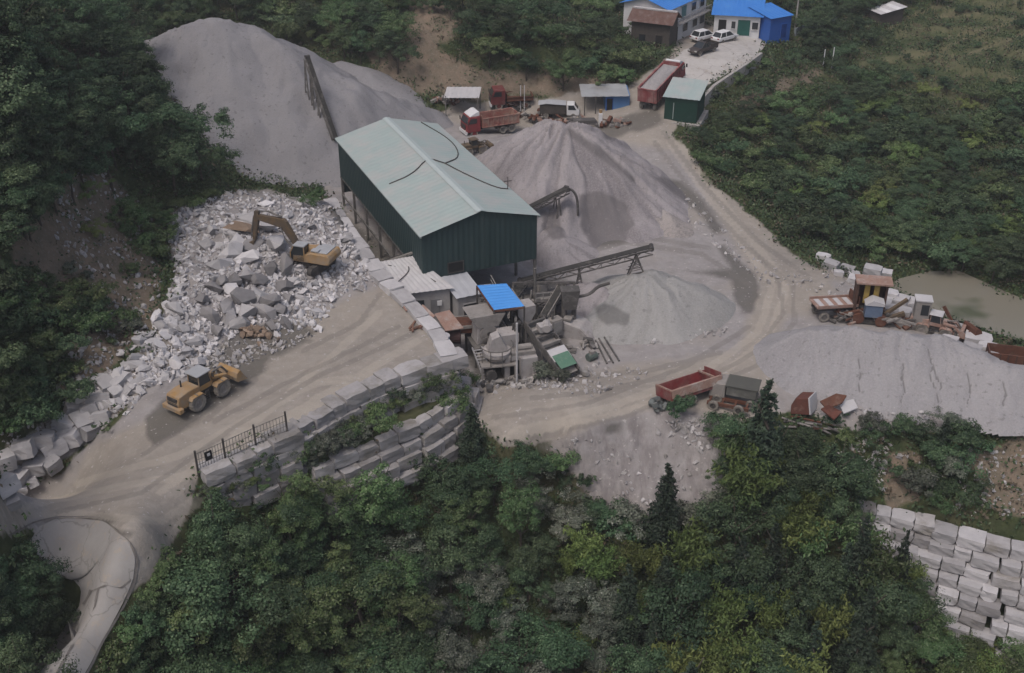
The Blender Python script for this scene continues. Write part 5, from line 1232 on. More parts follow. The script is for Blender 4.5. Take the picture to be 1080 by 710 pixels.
# ------------------------------------------------------------------ wreckage along the road edge
a = G(703, 430); b = G(752, 413)
m_ = a.lerp(b, .5); m_.z = float(ht(m_.x, m_.y)) - .2
RB = mat('deep_red_bed', (.20, .032, .036), (.13, .03, .03), 1.2, .75, dirt=(.20, .13, .115), dirt_amt=.45)
tw = thing('wrecked_tipper', 'open empty dark red tipper body with pale side rail standing at the road edge', 'tipper', m_, heading(a, b), tilt=(R(-14), 0))
L2, W2, HB = 2.65, 1.15, .9
mb = MB(); mb.box((0, 0, .95), (2 * L2, 2 * W2, .1)); mb.build('floor', RB, tw)
for y in (-W2, W2): mb = MB(); mb.box((0, y, .95 + HB / 2), (2 * L2, .1, HB)); mb.build('side_panel', RB, tw)
mb = MB(); mb.box((0, -W2 - .08, .95 + HB - .32), (2 * L2, .12, .62)); mb.box((0, -W2 - .02, .95 + HB + .05), (2 * L2 + .1, .26, .12)); mb.build('side_rail', RUSTPINK, tw)
for x, h in ((-L2, HB), (L2, HB + .35)): mb = MB(); mb.box((x, 0, .95 + h / 2), (.1, 2 * W2, h)); mb.build('end_panel', RB, tw)
for q_ in ((L2 - .7, 0, .95 + HB + .1), (-L2 + .05, 0, .95 + HB + .05)): MB().box(q_, (.15, 2 * W2, .14)).build('cross_bar', RUSTPINK, tw)
for y in (-.5, .5): mb = MB(); mb.box((0, y, .7), (2 * L2, .18, .35)); mb.build('chassis_rail', DKSTEEL, tw)
for x in (-1.6, -.5):
    for y in (-.95, .95): wheel(tw, x, y, .48, .42, DKSTEEL)
t = thing('engine_scrap', 'jumble of grey engine scrap at the rear end of the dark red tipper body', 'scrap metal', G(695, 431), R(30))
mb = MB()
for k in range(11): mb.box((random.uniform(-.6, .6), random.uniform(-.6, .6), random.uniform(.1, 1.0)), (random.uniform(.3, .8), random.uniform(.2, .5), random.uniform(.15, .45)), random.uniform(0, 3), ry=random.uniform(-.6, .6))
mb.build('scrap_pieces', mat('grey_green_scrap', (.14, .155, .155), (.09, .10, .10), 3, .85, dirt=(.25, .24, .22), dirt_amt=.35), t)
# old grey truck beside it
p = G(782, 424)
ot = thing('old_truck', 'dusty old grey truck with flat box beside the dark red tipper body', 'truck', p, R(160))
mb = MB(); mb.box((0, 0, 1.45), (2.6, 1.9, .9)); mb.build('box_body', mat('grey_olive_box', (.12, .12, .11), (.09, .09, .085), 1, .85, dirt=(.22, .21, .20), dirt_amt=.4), ot, bevel=.05)
mb = MB(); mb.box((0, 0, 1.95), (2.8, 2.0, .12)); mb.build('box_roof', mat('dark_olive_cover', (.085, .085, .075), (.07, .07, .065), 1, .9), ot)
mb = MB(); mb.prism([(1.4, .6), (1.4, 2.0), (2.2, 2.0), (2.7, 1.4), (2.8, .6)], -.9, .9); c = mb.build('cab', DUSTY, ot, bevel=.06)
mb = MB(); mb.add([(2.26, -.75, 1.93), (2.26, .75, 1.93), (2.70, .75, 1.42), (2.70, -.75, 1.42)], [(0, 1, 2, 3)]); mb.build('windscreen', GLASS, c)
for x in (-.9, 2.0):
    for y in (-.85, .85): wheel(ot, x, y, .42, .3, STEEL)
p = G(768, 430)
rf = thing('chassis_frame', 'rusty bare truck chassis beam frame lying beside the old grey truck', 'scrap metal', p, R(-20))
mb = MB()
for y in (-.5, .5): mb.bar((-1.8, y, .5), (1.8, y, .45), .2, .3)
for x in (-1.6, -.5, .6, 1.6): mb.bar((x, -.5, .5), (x, .5, .5), .16)
mb.build('frame_beams', RUST, rf)
wheel(rf, -1.2, -.8, .45, .3, DKSTEEL); wheel(rf, 1.0, -.8, .45, .3, DKSTEEL)
# broken red cabs and plates
def wreck_cab(label, u, v, rz, s, m, tilt):
    t = thing('wrecked_cab', label, 'wrecked cab', G(u, v), rz, tilt=tilt); t.scale = (s, s, s)
    mb = MB(); mb.prism([(-.8, 0), (-.8, 1.5), (.3, 1.5), (.8, .8), (.9, 0)], -.9, .9); c = mb.build('cab_shell', m, t, bevel=.05)
    mb = MB(); mb.add([(.36, -.75, 1.46), (.36, .75, 1.46), (.80, .75, .84), (.80, -.75, .84)], [(0, 1, 2, 3)]); mb.build('windscreen_hole', DARK, c)
    mb = MB(); mb.box((-.85, 0, .8), (.12, 1.9, 1.5)); mb.build('rear_panel', SHEETW, c)
    return t
DRED = mat('rust_red_panel', (.125, .045, .032), (.085, .036, .028), 1.5, .85, dirt=(.24, .16, .13), dirt_amt=.3)
wreck_cab('wrecked rust red cab with pale back panel lying behind the tall dark conifer', 848, 434, R(150), 1.0, DRED, (R(10), R(15)))
plate('rust brown hood plate tilted on the pale dust, nearest the pale pile', [W(865, 423, .9), W(882, 415, 1.3), W(893, 417, 1.2), W(888, 425, .8), W(872, 431, .5)], RUST, .12, 'hood_plate', 'metal plate')
plate('red rusty door plate with pale rim propped against the dusty bank', [W(866, 431, .6), W(874, 427, 1.0), W(888, 434, .6), W(880, 442, .1)], DRED, .15, 'door_plate', 'metal plate')
plate('white broken panel lying beside the rust brown hood plate', [W(884, 424, .5), W(900, 421, .6), W(905, 430, .1), W(890, 436, 0)], SHEETW, .1, 'broken_panel', 'panel')
t = thing('scrap_heap', 'heap of reddish and grey scrap bars half hidden by bushes below the red wreck', 'scrap metal', G(855, 452), R(-12))
mb = MB()
for k in range(26):
    a_ = random.uniform(-.5, .5); c_ = Vector((random.uniform(-2, 2), random.uniform(-.6, .6), random.uniform(.1, .7))); d = Vector((math.cos(a_), math.sin(a_), random.uniform(-.2, .2))) * random.uniform(.3, .9)
    mb.bar(c_ - d, c_ + d, .16, .10, m=k % 3)
mb.build('scrap_bars', [RUST, DUSTY, OLD], t)

# ------------------------------------------------------------------ rusting machines behind the pale pile
p = G(876, 334)
fb = thing('flatbed_body', 'pink rusted flatbed truck body with dark underside at the end of the machine row', 'truck body', p, R(12), tilt=(0, R(3)))
mb = MB(); mb.box((0, 0, 1.5), (4.2, 2.0, .14)); mb.box((0, -1.0, 1.65), (4.2, .1, .3)); mb.box((0, 1.0, 1.65), (4.2, .1, .3)); mb.build('bed', RUSTPINK, fb)
mb = MB(); mb.box((2.1, 0, 2.0), (.12, 2.0, 1.0)); mb.build('head_board', RUST, fb)
mb = MB()
for k in range(4): mb.box((-1.5 + k, 0, 1.59), (.5, 1.7, .05))
mb.build('floor_planks', SHEETW, fb)
for y in (-.5, .5): mb = MB(); mb.box((.2, y, 1.2), (4.4, .18, .4)); mb.build('chassis_rail', DKSTEEL, fb)
for x in (-1.2, 1.0, 2.2):
    for y in (-.85, .85): wheel(fb, x, y, .48, .36, STEEL)
mb = MB()
for k in range(9): mb.box((2.5 + random.uniform(-.6, .6), random.uniform(-.8, .4), random.uniform(.3, 1.1)), (random.uniform(.3, .7), .4, random.uniform(.2, .5)), random.uniform(0, 3))
mb.build('engine_block', STEEL, fb)
p = G(913, 338)
yc = thing('rusting_crane', 'tall brown and yellow rusting crane cabin with blue base behind the pale pile', 'crane', p, R(-10))
MUST = mat('mustard_paint', (.34, .24, .06), (.22, .155, .05), 1.5, .8, dirt=(.15, .09, .06), dirt_amt=.35)
BRN = mat('brown_rust_panel', (.085, .045, .032), (.06, .035, .028), 1.5, .9, dirt=(.15, .10, .08), dirt_amt=.3)
mb = MB(); mb.box((-1.3, .4, 2.0), (.25, 1.6, 4.2)); mb.box((.2, 1.1, 2.0), (3.0, .2, 4.2)); mb.box((1.5, .6, 2.2), (.2, 1.1, 3.8)); mb.build('cabin_wall', BRN, yc)
mb = MB(); mb.box((.2, .4, 4.2), (3.4, 1.9, .16)); mb.build('cabin_roof', RUSTPINK, yc)
for x in (-.35, .55): mb = MB(); mb.box((x, .1, 2.9), (.5, .2, 2.0)); mb.build('door_panel', MUST, yc)
mb = MB(); mb.box((.4, -.7, 1.7), (1.6, 1.2, 1.3)); mb.build('base_box', mat('faded_blue_box', (.11, .15, .22), (.09, .12, .18), 1.5, .85, dirt=(.24, .23, .22), dirt_amt=.3), yc)
mb = MB(); mb.prism([(-.5, 2.35), (.2, 2.9), (1.3, 2.6), (1.3, 2.35)], -1.4, -.1); mb.build('tarpaulin', SHEETW, yc)
mb = MB(); mb.bar((1.6, -.3, 1.0), (3.6, .5, 2.4), .3); mb.bar((1.2, -.8, .5), (3.4, -.3, 1.3), .35); mb.build('boom_arm', YELD, yc)
for q_ in ((1.2, -1.4, .7), (-.9, -1.1, .7)): MB().tube(q_, (q_[0], q_[1] + .75, .7), .55, n=16).build('winch_drum', RUST, yc)
mb = MB(); mb.box((0, 0, .4), (4.0, 2.0, .5)); mb.build('undercarriage', DKSTEEL, yc)
p = G(985, 352)
wl = wheel_loader('rusting_loader', 'rusty orange old loader facing away along the row of granite blocks', p, R(-28), RUSTPINK, .70, canopy=SHEETW, lift=.7)
p = G(968, 347)
cabx = thing('grey_cabin_shell', 'pale grey machine cab shell with dark window standing by the rusty loader', 'machine cab', p, R(-12))
mb = MB(); mb.box((0, 0, 1.7), (1.4, 1.2, 3.2)); c = mb.build('cab_shell', DUSTY, cabx, bevel=.06)
mb = MB(); mb.box((.2, -.62, 2.4), (.7, .06, 1.1)); mb.build('window', GLASS, c)
mb = MB(); mb.box((0, 0, 3.36), (1.6, 1.4, .12)); mb.build('cab_roof', SHEETW, c)
p = G(1020, 362)
bk = thing('loader_bucket', 'round backed rust brown bucket standing on end beside white blocks', 'bucket', p, R(20))
mb = MB(); pr = [(.75 * math.cos(a_), 1.0 + 1.0 * math.sin(a_)) for a_ in np.linspace(-PI / 2, PI / 2, 12)] + [(-.1, 1.8), (-.1, .2)]; mb.prism(pr, -.9, .9); mb.build('bucket_shell', RUST, bk)
mb = MB()
for k in range(6): mb.box((-.2, -.75 + k * .3, .1), (.1, .1, .4))
mb.build('bucket_teeth', OLD, bk)
p = G(1068, 384)
sk = thing('rusty_skip', 'rust orange open steel skip between the pale pile and the pond', 'skip', p, R(-14))
for y in (-.9, .9): mb = MB(); mb.box((0, y, .75), (4.6, .1, 1.3)); mb.build('side_panel', RUST, sk)
for x in (-2.3, 2.3): mb = MB(); mb.box((x, 0, .75), (.1, 1.9, 1.3)); mb.build('end_panel', RUST, sk)
mb = MB(); mb.box((0, 0, .3), (4.6, 1.8, .1)); mb.build('floor', BRN, sk)
mb = MB()
for k in range(7): mb.box((-2.1 + k * .7, -1.0, .75), (.12, .1, 1.3))
mb.build('side_ribs', BRN, sk)
for i, (u, v, an, L, m_, lb) in enumerate(((996, 345, -25, 3.4, RUST, 'rust brown beam propped on the rusty loader'), (1004, 343, -55, 2.6, RUST, 'rust brown pole leaning steeply beside the rusty loader'), (990, 336, -70, 1.9, SHEETW, 'short white pole leaning behind the rusty loader'))):
    p = G(u, v); d = Vector((math.cos(R(an)), .3, -math.sin(R(an)) * .55)) * L
    o = MB().bar(p + Vector((0, 0, .3)), p + Vector((-d.x * .6, d.y, abs(d.z) + .6)), .22, .3).build('scrap_beam', m_); tag(o, lb, 'beam')
# odds and ends in the back yard
p = G(655, 128)
t = thing('scrap_machine', 'dark low scrap machine at the top of the mauve pile beside the blue hut', 'scrap metal', G(616, 137), R(5))
mb = MB(); mb.box((0, 0, .6), (3.6, 1.6, .9)); mb.prism([(-1.6, 1.05), (-1.2, 1.5), (1.4, 1.5), (1.7, 1.05)], -.6, .6); mb.build('body', OLD, t, bevel=.06)
mb = MB(); mb.box((-2.1, -.3, .6), (.9, .8, .5)); mb.build('white_box', SHEETW, t, bevel=.05)
for x in (-1, 1): wheel(t, x, -.85, .45, .3, RUST)
t = thing('rubbish_heap', 'heap of rusty scrap machine parts between the dump truck and the light truck', 'scrap metal', G(557, 124), R(0))
mb = MB()
for k in range(46):
    c_ = Vector((random.uniform(-4.2, 3.6), random.uniform(-1.4, 1.4), random.uniform(.1, .9))); mb.box(c_, (random.uniform(.3, 1.3), random.uniform(.2, .6), random.uniform(.15, .6)), random.uniform(0, 3), random.randrange(3), ry=random.uniform(-.5, .5))
mb.build('scrap_parts', [RUST, OLD, DUSTY], t)
for i, (u, v) in enumerate(((549, 118), (553, 118))):
    mb = MB(); mb.tube((0, 0, -.2), (0, 0, 3.8), .08, n=6); tag(mb.build('thin_post', SHEETW, None, G(u, v)), ['thin white post nearest the dump truck in the scrap yard', 'thin white post nearest the light truck in the scrap yard'][i], 'post')
t = thing('capped_post', 'small white and yellow post in front of the blue hut', 'pump', G(633, 133))  # plain white post with a yellow cap, standing in for an unclear upright shape
mb = MB(); mb.box((0, 0, .9), (.5, .5, 1.9)); mb.build('housing', WHP, t, bevel=.06)
mb = MB(); mb.tube((0, 0, 1.8), (0, 0, 2.3), .22); mb.build('cap', YEL, t)
mb = MB(); mb.box((.5, -.2, .25), (1.2, .5, .5)); mb.build('base', YELD, t)
# more wreckage in the row of machines
for i, (u, v, rz, lb) in enumerate(((893, 338, 10, 'tangle of scrap beams and drums between the flatbed body and the rusting crane'), (940, 343, -15, 'low tangle of rusty pipes and plates beside the grey machine cab shell'), (1002, 357, -25, 'rusty tangle of arms and pipes at the front of the rusty loader'))):
    t = thing('scrap_heap', lb, 'scrap metal', G(u, v), R(rz)); mb = MB()
    for k in range(24):
        a_ = random.uniform(-1, 1); c_ = Vector((random.uniform(-1.6, 1.6), random.uniform(-.8, .8), random.uniform(.1, 1.1))); d = Vector((math.cos(a_), math.sin(a_), random.uniform(-.5, .5))) * random.uniform(.2, .9)
        if k % 4: mb.bar(c_ - d, c_ + d, random.uniform(.1, .35), random.uniform(.08, .2), m=random.randrange(4))
        else: mb.tube(c_ - d * .5, c_ + d * .5, random.uniform(.15, .4), n=10, m=random.randrange(4))
    mb.build('scrap_parts', [RUST, OLD, DUSTY, MUST if i == 1 else RUSTPINK], t)
# denser crushing plant: stairs, platforms, chutes, pipes and loose gear
PALE = mat('pale_worn_steel', (.30, .285, .275), (.22, .21, .20), 2, .85, dirt=(.13, .12, .115), dirt_amt=.35)
def platform(label, u, v, z0, w, d, z, rz, m=OLD, rail=True):
    p = W(u, v, z0); t = thing('work_platform', label, 'platform', p, R(rz)); frame_deck(t, -w / 2, w / 2, -d / 2, d / 2, z, m)
    if rail:
        mb = MB()
        for x in np.linspace(-w / 2 + .05, w / 2 - .05, 5): mb.bar((x, -d / 2, z), (x, -d / 2, z + 1), .06)
        for zz in (.5, 1.0): mb.bar((-w / 2, -d / 2, z + zz), (w / 2, -d / 2, z + zz), .06); mb.bar((w / 2, -d / 2, z + zz), (w / 2, d / 2, z + zz), .06)
        mb.build('railing', PALE, t)
    mb = MB()
    for s in (-1, 1): mb.bar((-w / 2 + .1, s * d * .45, .1), (w / 2 - .1, s * d * .45, z - .2), .09); mb.bar((w / 2 - .1, s * d * .45, .1), (-w / 2 + .1, s * d * .45, z - .2), .09)
    mb.build('bracing', m, t); return t
platform('high railed work platform right under the blue canopy', 526, 352, 0, 3.4, 2.4, 3.0, 18)
platform('low work platform between the gantry and the inclined screen', 578, 330, 0, 3.0, 2.0, 1.8, 10)
platform('narrow railed platform beside the site cabin', 512, 340, 0, 1.8, 2.6, 3.4, 15, PALE)
for i, (pa, pb, w_, lb) in enumerate(((W(538, 372, .2), W(545, 342, 3.6), .8, 'steep narrow belt conveyor rising behind the tall pale post'), (W(556, 372, .4), W(530, 334, 3.4), .7, 'narrow belt conveyor crossing under the canopy towards the plinth'), (W(528, 330, 4.2), W(552, 300, 2.4), .8, 'narrow belt conveyor running from the canopy back to the gantry'))):
    conveyor(lb, pa, pb, w_, .3, ((.3, .2), (.8, .2)), (OLD, DUSTY, OLD)[i])
for i, (u, v, z, lb, kind) in enumerate(((535, 380, 0, 'upright dusty dust hopper between the round screen and the plinth', 0), (552, 350, 0, 'dusty cone hopper behind the tall pale post', 0), (585, 352, 0, 'dusty electric cabinet beside the twin column hopper', 1), (570, 312, 0, 'dusty machine box below the gantry beam', 1))):
    t = thing('dust_hopper' if not kind else 'machine_cabinet', lb, 'hopper' if not kind else 'cabinet', W(u, v, z), R(15 + 9 * i))
    if not kind:
        mb = MB(); mb.prism([(-.25, 1.2), (-.9, 2.3), (-.9, 3.1), (.9, 3.1), (.9, 2.3), (.25, 1.2)], -.8, .8); mb.build('bin', PINKD, t)
        for x in (-.75, .75):
            for y in (-.65, .65): MB().bar((x, y, -.3), (x, y, 2.4), .12).build('leg', OLD, t)
    else:
        MB().box((0, 0, .8), (1.3, .9, 1.8)).build('cabinet_body', DUSTY, t, bevel=.05); MB().box((0, -.47, .9), (.9, .05, 1.2)).build('door', PALE, t)
        MB().tube((-.3, 0, 1.7), (-.3, 0, 2.6), .12).build('vent_pipe', OLD, t)
for i in range(9):
    u, v = ((500,402),(512,408),(530,404),(562,404),(585,398),(610,395),(622,365),(598,372),(545,398))[i]
    p = G(u, v); t = thing('scrap_heap', ('small heap of scrap iron at the foot of the steel ladder', 'scrap iron on the dusty ground in front of the round screen', 'scrap iron pieces between the ladder and the pale post', 'scrap iron by the end of the pale lying beam', 'scrap iron under the dusty shrub', 'scrap iron lying in front of the green netting', 'scrap iron close to the three thin pipes', 'scrap iron beside the pale ramp block', 'scrap iron at the foot of the tall pale post')[i], 'scrap metal', p, random.uniform(0, 6))
    mb = MB()
    for k in range(9): mb.box((random.uniform(-.9, .9), random.uniform(-.6, .6), random.uniform(0, .45)), (random.uniform(.3, 1.1), random.uniform(.15, .5), random.uniform(.1, .4)), random.uniform(0, 3), random.randrange(3), ry=random.uniform(-.5, .5))
    mb.build('scrap_parts', [DUSTY, OLD, PALE], t)
# back yard clutter
for i, (u, v, lb) in enumerate(((528, 122, 'rusty scrap pieces just behind the dump truck bed'), (545, 112, 'rusty scrap beams under the cut bank by the thin posts'), (572, 128, 'scrap wheels and beams at the near side of the light truck'), (604, 130, 'scrap parts at the summit of the mauve pile'), (470, 108, 'scrap parts beside the pale sheet shelter'), (648, 133, 'scrap parts in front of the blue hut wall'))):
    t = thing('scrap_heap', lb, 'scrap metal', G(u, v), random.uniform(-.3, .3)); mb = MB()
    for k in range(22): mb.box((random.uniform(-1.9, 1.9), random.uniform(-.8, .8), random.uniform(.05, .8)), (random.uniform(.3, 1.5), random.uniform(.15, .5), random.uniform(.1, .5)), random.uniform(0, 3), random.randrange(4), ry=random.uniform(-.5, .5))
    mb.build('scrap_parts', [RUST, OLD, DUSTY, RUSTPINK], t)
# ------------------------------------------------------------------ granite: blocks, boulders, rubble
def stone_mat(name, c1, c2, dirt, amt, vary=.25):
    m, nt, bs = new_mat(name)
    tc = nnode(nt, 'ShaderNodeTexCoord').outputs['Object']; oi = nnode(nt, 'ShaderNodeObjectInfo')
    ad = nnode(nt, 'ShaderNodeVectorMath', operation='ADD'); sc = nnode(nt, 'ShaderNodeMath', operation='MULTIPLY'); sc.inputs[1].default_value = 37
    nt.links.new(oi.outputs['Random'], sc.inputs[0]); nt.links.new(tc, ad.inputs[0]); nt.links.new(sc.outputs[0], ad.inputs[1]); vec = ad.outputs[0]
    col = mix(nt, ramp(nt, noise_tex(nt, vec, 1.1, 7, .7), .35, .65), lin(c1), lin(c2))
    col = mix(nt, ramp(nt, noise_tex(nt, vec, .7, 7, .7), 1 - amt - .1, 1 - amt + .1), col, lin(dirt))
    hs = nnode(nt, 'ShaderNodeHueSaturation'); mr = nnode(nt, 'ShaderNodeMapRange'); mr.inputs['To Min'].default_value = 1 - vary; mr.inputs['To Max'].default_value = 1 + vary
    nt.links.new(oi.outputs['Random'], mr.inputs['Value']); nt.links.new(mr.outputs[0], hs.inputs['Value']); nt.links.new(col, hs.inputs['Color'])
    geo = nnode(nt, 'ShaderNodeNewGeometry'); mr2 = nnode(nt, 'ShaderNodeMapRange'); mr2.inputs['To Min'].default_value = .7; mr2.inputs['To Max'].default_value = 1.15
    hs2 = nnode(nt, 'ShaderNodeHueSaturation'); nt.links.new(geo.outputs['Random Per Island'], mr2.inputs['Value']); nt.links.new(mr2.outputs[0], hs2.inputs['Value']); nt.links.new(hs.outputs[0], hs2.inputs['Color'])
    nt.links.new(hs2.outputs[0], bs.inputs['Base Color']); bs.inputs['Roughness'].default_value = .9; bs.inputs['Specular IOR Level'].default_value = .2
    bump(nt, bs, noise_tex(nt, vec, 5, 7, .75), .45, .08); return m
GRAN = stone_mat('pale_granite', (.36, .345, .35), (.29, .278, .28), (.20, .185, .165), .42)
GRANW = stone_mat('freshly_split_granite', (.45, .435, .445), (.36, .35, .358), (.25, .235, .228), .33)
GRAND = stone_mat('dark_wet_granite', (.26, .25, .255), (.19, .182, .185), (.32, .305, .305), .32)
GRANB = stone_mat('ochre_stained_stone', (.27, .195, .145), (.20, .15, .115), (.34, .29, .25), .35)
def block_mesh(seed, mats_, rough=.03):
    r = random.Random(seed); bm = bmesh.new(); bmesh.ops.create_cube(bm, size=1)
    bmesh.ops.subdivide_edges(bm, edges=bm.edges[:], cuts=2, use_grid_fill=True)
    for v in bm.verts:
        v.co += Vector((r.uniform(-1, 1), r.uniform(-1, 1), r.uniform(-1, 1))) * rough
    for v in bm.verts:
        if sum(abs(c) > .44 for c in v.co) >= 3: v.co *= r.uniform(.9, 1.0)
    me = bpy.data.meshes.new('granite_block'); bm.to_mesh(me); bm.free(); me.materials.append(mats_); return me
def hull_mesh(seed, m, n=13, flat=.75):
    r = random.Random(seed); bm = bmesh.new()
    for _ in range(n):
        d = Vector((r.gauss(0, 1), r.gauss(0, 1), r.gauss(0, 1))).normalized() * r.uniform(.38, .58)
        bm.verts.new((d.x * 1.15, d.y * .95, d.z * flat))
    g = bmesh.ops.convex_hull(bm, input=bm.verts[:])
    bmesh.ops.delete(bm, geom=[v for v in bm.verts if not v.link_faces], context='VERTS')
    bmesh.ops.recalc_face_normals(bm, faces=bm.faces[:])
    me = bpy.data.meshes.new('granite_boulder'); bm.to_mesh(me); bm.free(); me.materials.append(m); return me
BLK = [block_mesh(k, GRAN) for k in range(8)]
BLW = [block_mesh(20 + k, GRANW) for k in range(6)]
BOU = [hull_mesh(k, GRANW, 12 + k % 5, .7 + .05 * (k % 4)) for k in range(10)]
BOD = [hull_mesh(40 + k, GRAND, 12 + k % 5, .95) for k in range(6)]
BOB = [hull_mesh(60 + k, GRANB, 12, .7) for k in range(4)]
def put(name, me, loc, dim, rz=0, rx=0, ry=0, label=None, cat=None, group=None):
    o = link(name, me); o.location = loc; o.rotation_euler = (rx, ry, rz); o.scale = dim
    return tag(o, label, cat, group)
r5 = random.Random(5)
def lay(line, tops, hgt, lr, dep, label, group, step_out=.2, mes=BLK, skip=0.0, s0=0.0, s1=1e9, out0=.0, below=.6, jit=.06):
    """courses of blocks along a line of ground points; each lower course stands further out"""
    P = [Vector((p[0], p[1], p[2])) for p in line]
    seg = [(P[i + 1] - P[i]).xy.length for i in range(len(P) - 1)]; tot = sum(seg)
    def at(s):
        for i, L in enumerate(seg):
            if s <= L or i == len(seg) - 1:
                d = (P[i + 1] - P[i]); q = P[i].lerp(P[i + 1], min(1, s / L)); d.z = 0; return q, d.normalized()
            s -= L
    for k, dz in enumerate(tops):
        s = s0 + r5.uniform(0, .8)
        while s < min(tot, s1):
            L = r5.uniform(*lr); q, d = at(min(s + L / 2, tot)); n = Vector((d.y, -d.x, 0))
            c = q + n * (out0 + step_out * k + r5.uniform(-jit, jit) * 1.5); c.z = q.z + dz - hgt / 2 + r5.uniform(-jit, jit)
            s += L + r5.uniform(.02, .10)
            if c.z + hgt / 2 < float(ht(c.x + n.x * dep * .5, c.y + n.y * dep * .5)) - .2 or r5.random() < skip: continue
            put('granite_block', r5.choice(mes), c, (L, dep * r5.uniform(.9, 1.1), hgt * r5.uniform(.93, 1.05)), math.atan2(d.y, d.x) + r5.uniform(-.04, .04), r5.uniform(-.03, .03), r5.uniform(-.03, .03), label, 'granite block', group)
GW = 'granite blocks of the terrace retaining wall'
lay(WALL_TOP, [.12, -1.0, -2.1, -3.2], 1.15, (1.3, 2.6), 1.7, 'rough granite block in the retaining wall between the upper terrace and the trees', GW, .16, out0=-.25, jit=.14)
LOW1 = wp([(326,496,1.2),(365,479,1.2),(405,462,1.2),(440,446,1.2),(466,430,1.2),(484,416,1.2),(488,404,1.2)])
lay(LOW1, [.25, -.8, -1.85, -2.9], 1.05, (1.3, 2.4), 1.3, 'grey granite block in the stepped lower wall under the shrubby ledge', 'granite blocks of the stepped lower wall', .5, jit=.12)
lay(WALL_SIDE[:1] + WALL_SIDE[1:], [.38, -.6, -1.6, -2.6], .95, (1.7, 2.8), 1.5, 'pale flat granite block in the wall between the boulder heap and the shed', 'granite blocks of the wall beside the shed', .05, mes=BLW, out0=-.2)
# dry stacked wall on the lower slope
LW = wp([(903,534,-4.9),(940,542,-5.0),(980,553,-5.2),(1020,565,-5.3),(1060,577,-5.4),(1110,590,-5.6),(1150,600,-5.7)])
lay(LW, [.3 - .92 * k for k in range(8)], .92, (1.1, 2.1), 1.5, 'pale grey squared block in the tall dry stacked wall below the pale dust pile', 'blocks of the tall dry stacked wall', .74, mes=BLW + BLK[:2], jit=.1)
# loose squared blocks at the foot of the hill
spots = [(6,482,1.6),(28,470,1.7),(45,462,1.5),(58,470,1.4),(18,500,1.5),(38,490,1.3),(5,512,1.3),(22,512,1.0),(12,528,1.0),(35,504,.9),(52,486,1.5),(2,498,1.4),
         (74,462,1.7),(70,446,1.5),(88,446,1.6),(97,452,1.3),(82,432,1.5),(96,430,1.5),(108,438,1.2),(92,418,1.4),(106,420,1.5),(118,425,1.1),(114,406,1.5),(124,412,1.3),(104,404,1.2),(128,400,1.2)]
for u, v, s in spots:
    p = G(u, v + 6); p.z = float(ht(p.x, p.y)) + s * .28
    put('granite_block', r5.choice(BLW), p, (s * r5.uniform(1.0, 1.4), s * r5.uniform(.7, 1), s * r5.uniform(.65, .9)), r5.uniform(0, PI), r5.uniform(-.3, .3), r5.uniform(-.3, .3), 'squared pale block tumbled at the foot of the wooded hill beside the earth track', 'granite block', 'tumbled blocks along the foot of the hill')
# white blocks along the pond side of the yard
for u, v, s, hgt in ((876,283,1.5,.8),(868,276,1.2,.9),(884,290,1.0,.5),(893,287,1.3,.7),(903,300,1.5,.9),(914,303,1.7,.9),(924,306,1.6,1.0),(918,298,1.7,1.9),(930,300,1.6,1.7),(936,316,1.7,1.0),(946,322,2.0,1.0),(957,326,1.9,1.1),(950,334,1.6,.9),(938,330,1.4,.8),(962,338,1.3,.9),(1012,358,1.6,1.4),(1030,366,1.9,1.3),(1040,372,1.5,.9),(1024,374,1.5,1.0),(1046,380,1.2,.7),(1052,376,1.1,.7),(1000,366,1.4,1.0),(900,292,1.1,.6),(1034,380,1.2,.6),(929,324,1.6,.8)):
    p = G(u, v); p.z = float(ht(p.x, p.y)) + hgt - .55
    put('granite_block', r5.choice(BLW), p, (s * r5.uniform(1.0, 1.25), s * .85, 1.05), R(-22) + r5.uniform(-.25, .25), r5.uniform(-.06, .06), r5.uniform(-.06, .06), 'white squared block in the row between the rusting machines and the pond', 'granite block', 'white blocks along the pond side')
# boulder heap: the large stones one by one, the small rubble as one mass
HEAP = [(186,222),(250,203),(300,208),(340,214),(372,250),(398,292),(350,318),(336,346),(295,352),(255,346),(226,368),(212,390),(185,398),(150,412),(128,436),(104,432),(118,400),(150,368),(172,335),(188,290),(178,250)]
def rand_in(poly, rr):
    us = [p[0] for p in poly]; vs2 = [p[1] for p in poly]
    while True:
        u, v = rr.uniform(min(us), max(us)), rr.uniform(min(vs2), max(vs2))
        if inside(np.array(u), np.array(v), poly): return u, v
big = [(292,262,2.3,0),(300,285,2.2,1),(284,290,2.0,1),(262,296,2.1,1),(274,300,1.9,1),(246,310,1.9,0),(258,318,2.1,1),(240,328,2.2,1),(272,316,2.0,0),(284,322,1.8,1),(262,334,2.2,0),(240,338,1.7,1),(280,336,1.9,1),(296,330,1.7,1),(306,318,1.5,1),(302,344,1.3,1),(288,346,1.4,1),(226,306,1.6,1),(232,282,1.9,0),(244,270,2.2,0),(262,276,2.0,0),(218,262,1.7,0),(226,246,1.6,0),(310,300,1.3,0),(232,352,1.6,1),(254,345,1.8,0),(268,262,1.8,1),(300,304,1.5,1),(215,318,1.4,1),(222,338,1.6,1),
       (250,262,1.9,0),(258,240,2.0,0),(247,300,1.8,1),(235,300,1.7,1)]
GB = 'large boulders in the middle of the boulder heap'
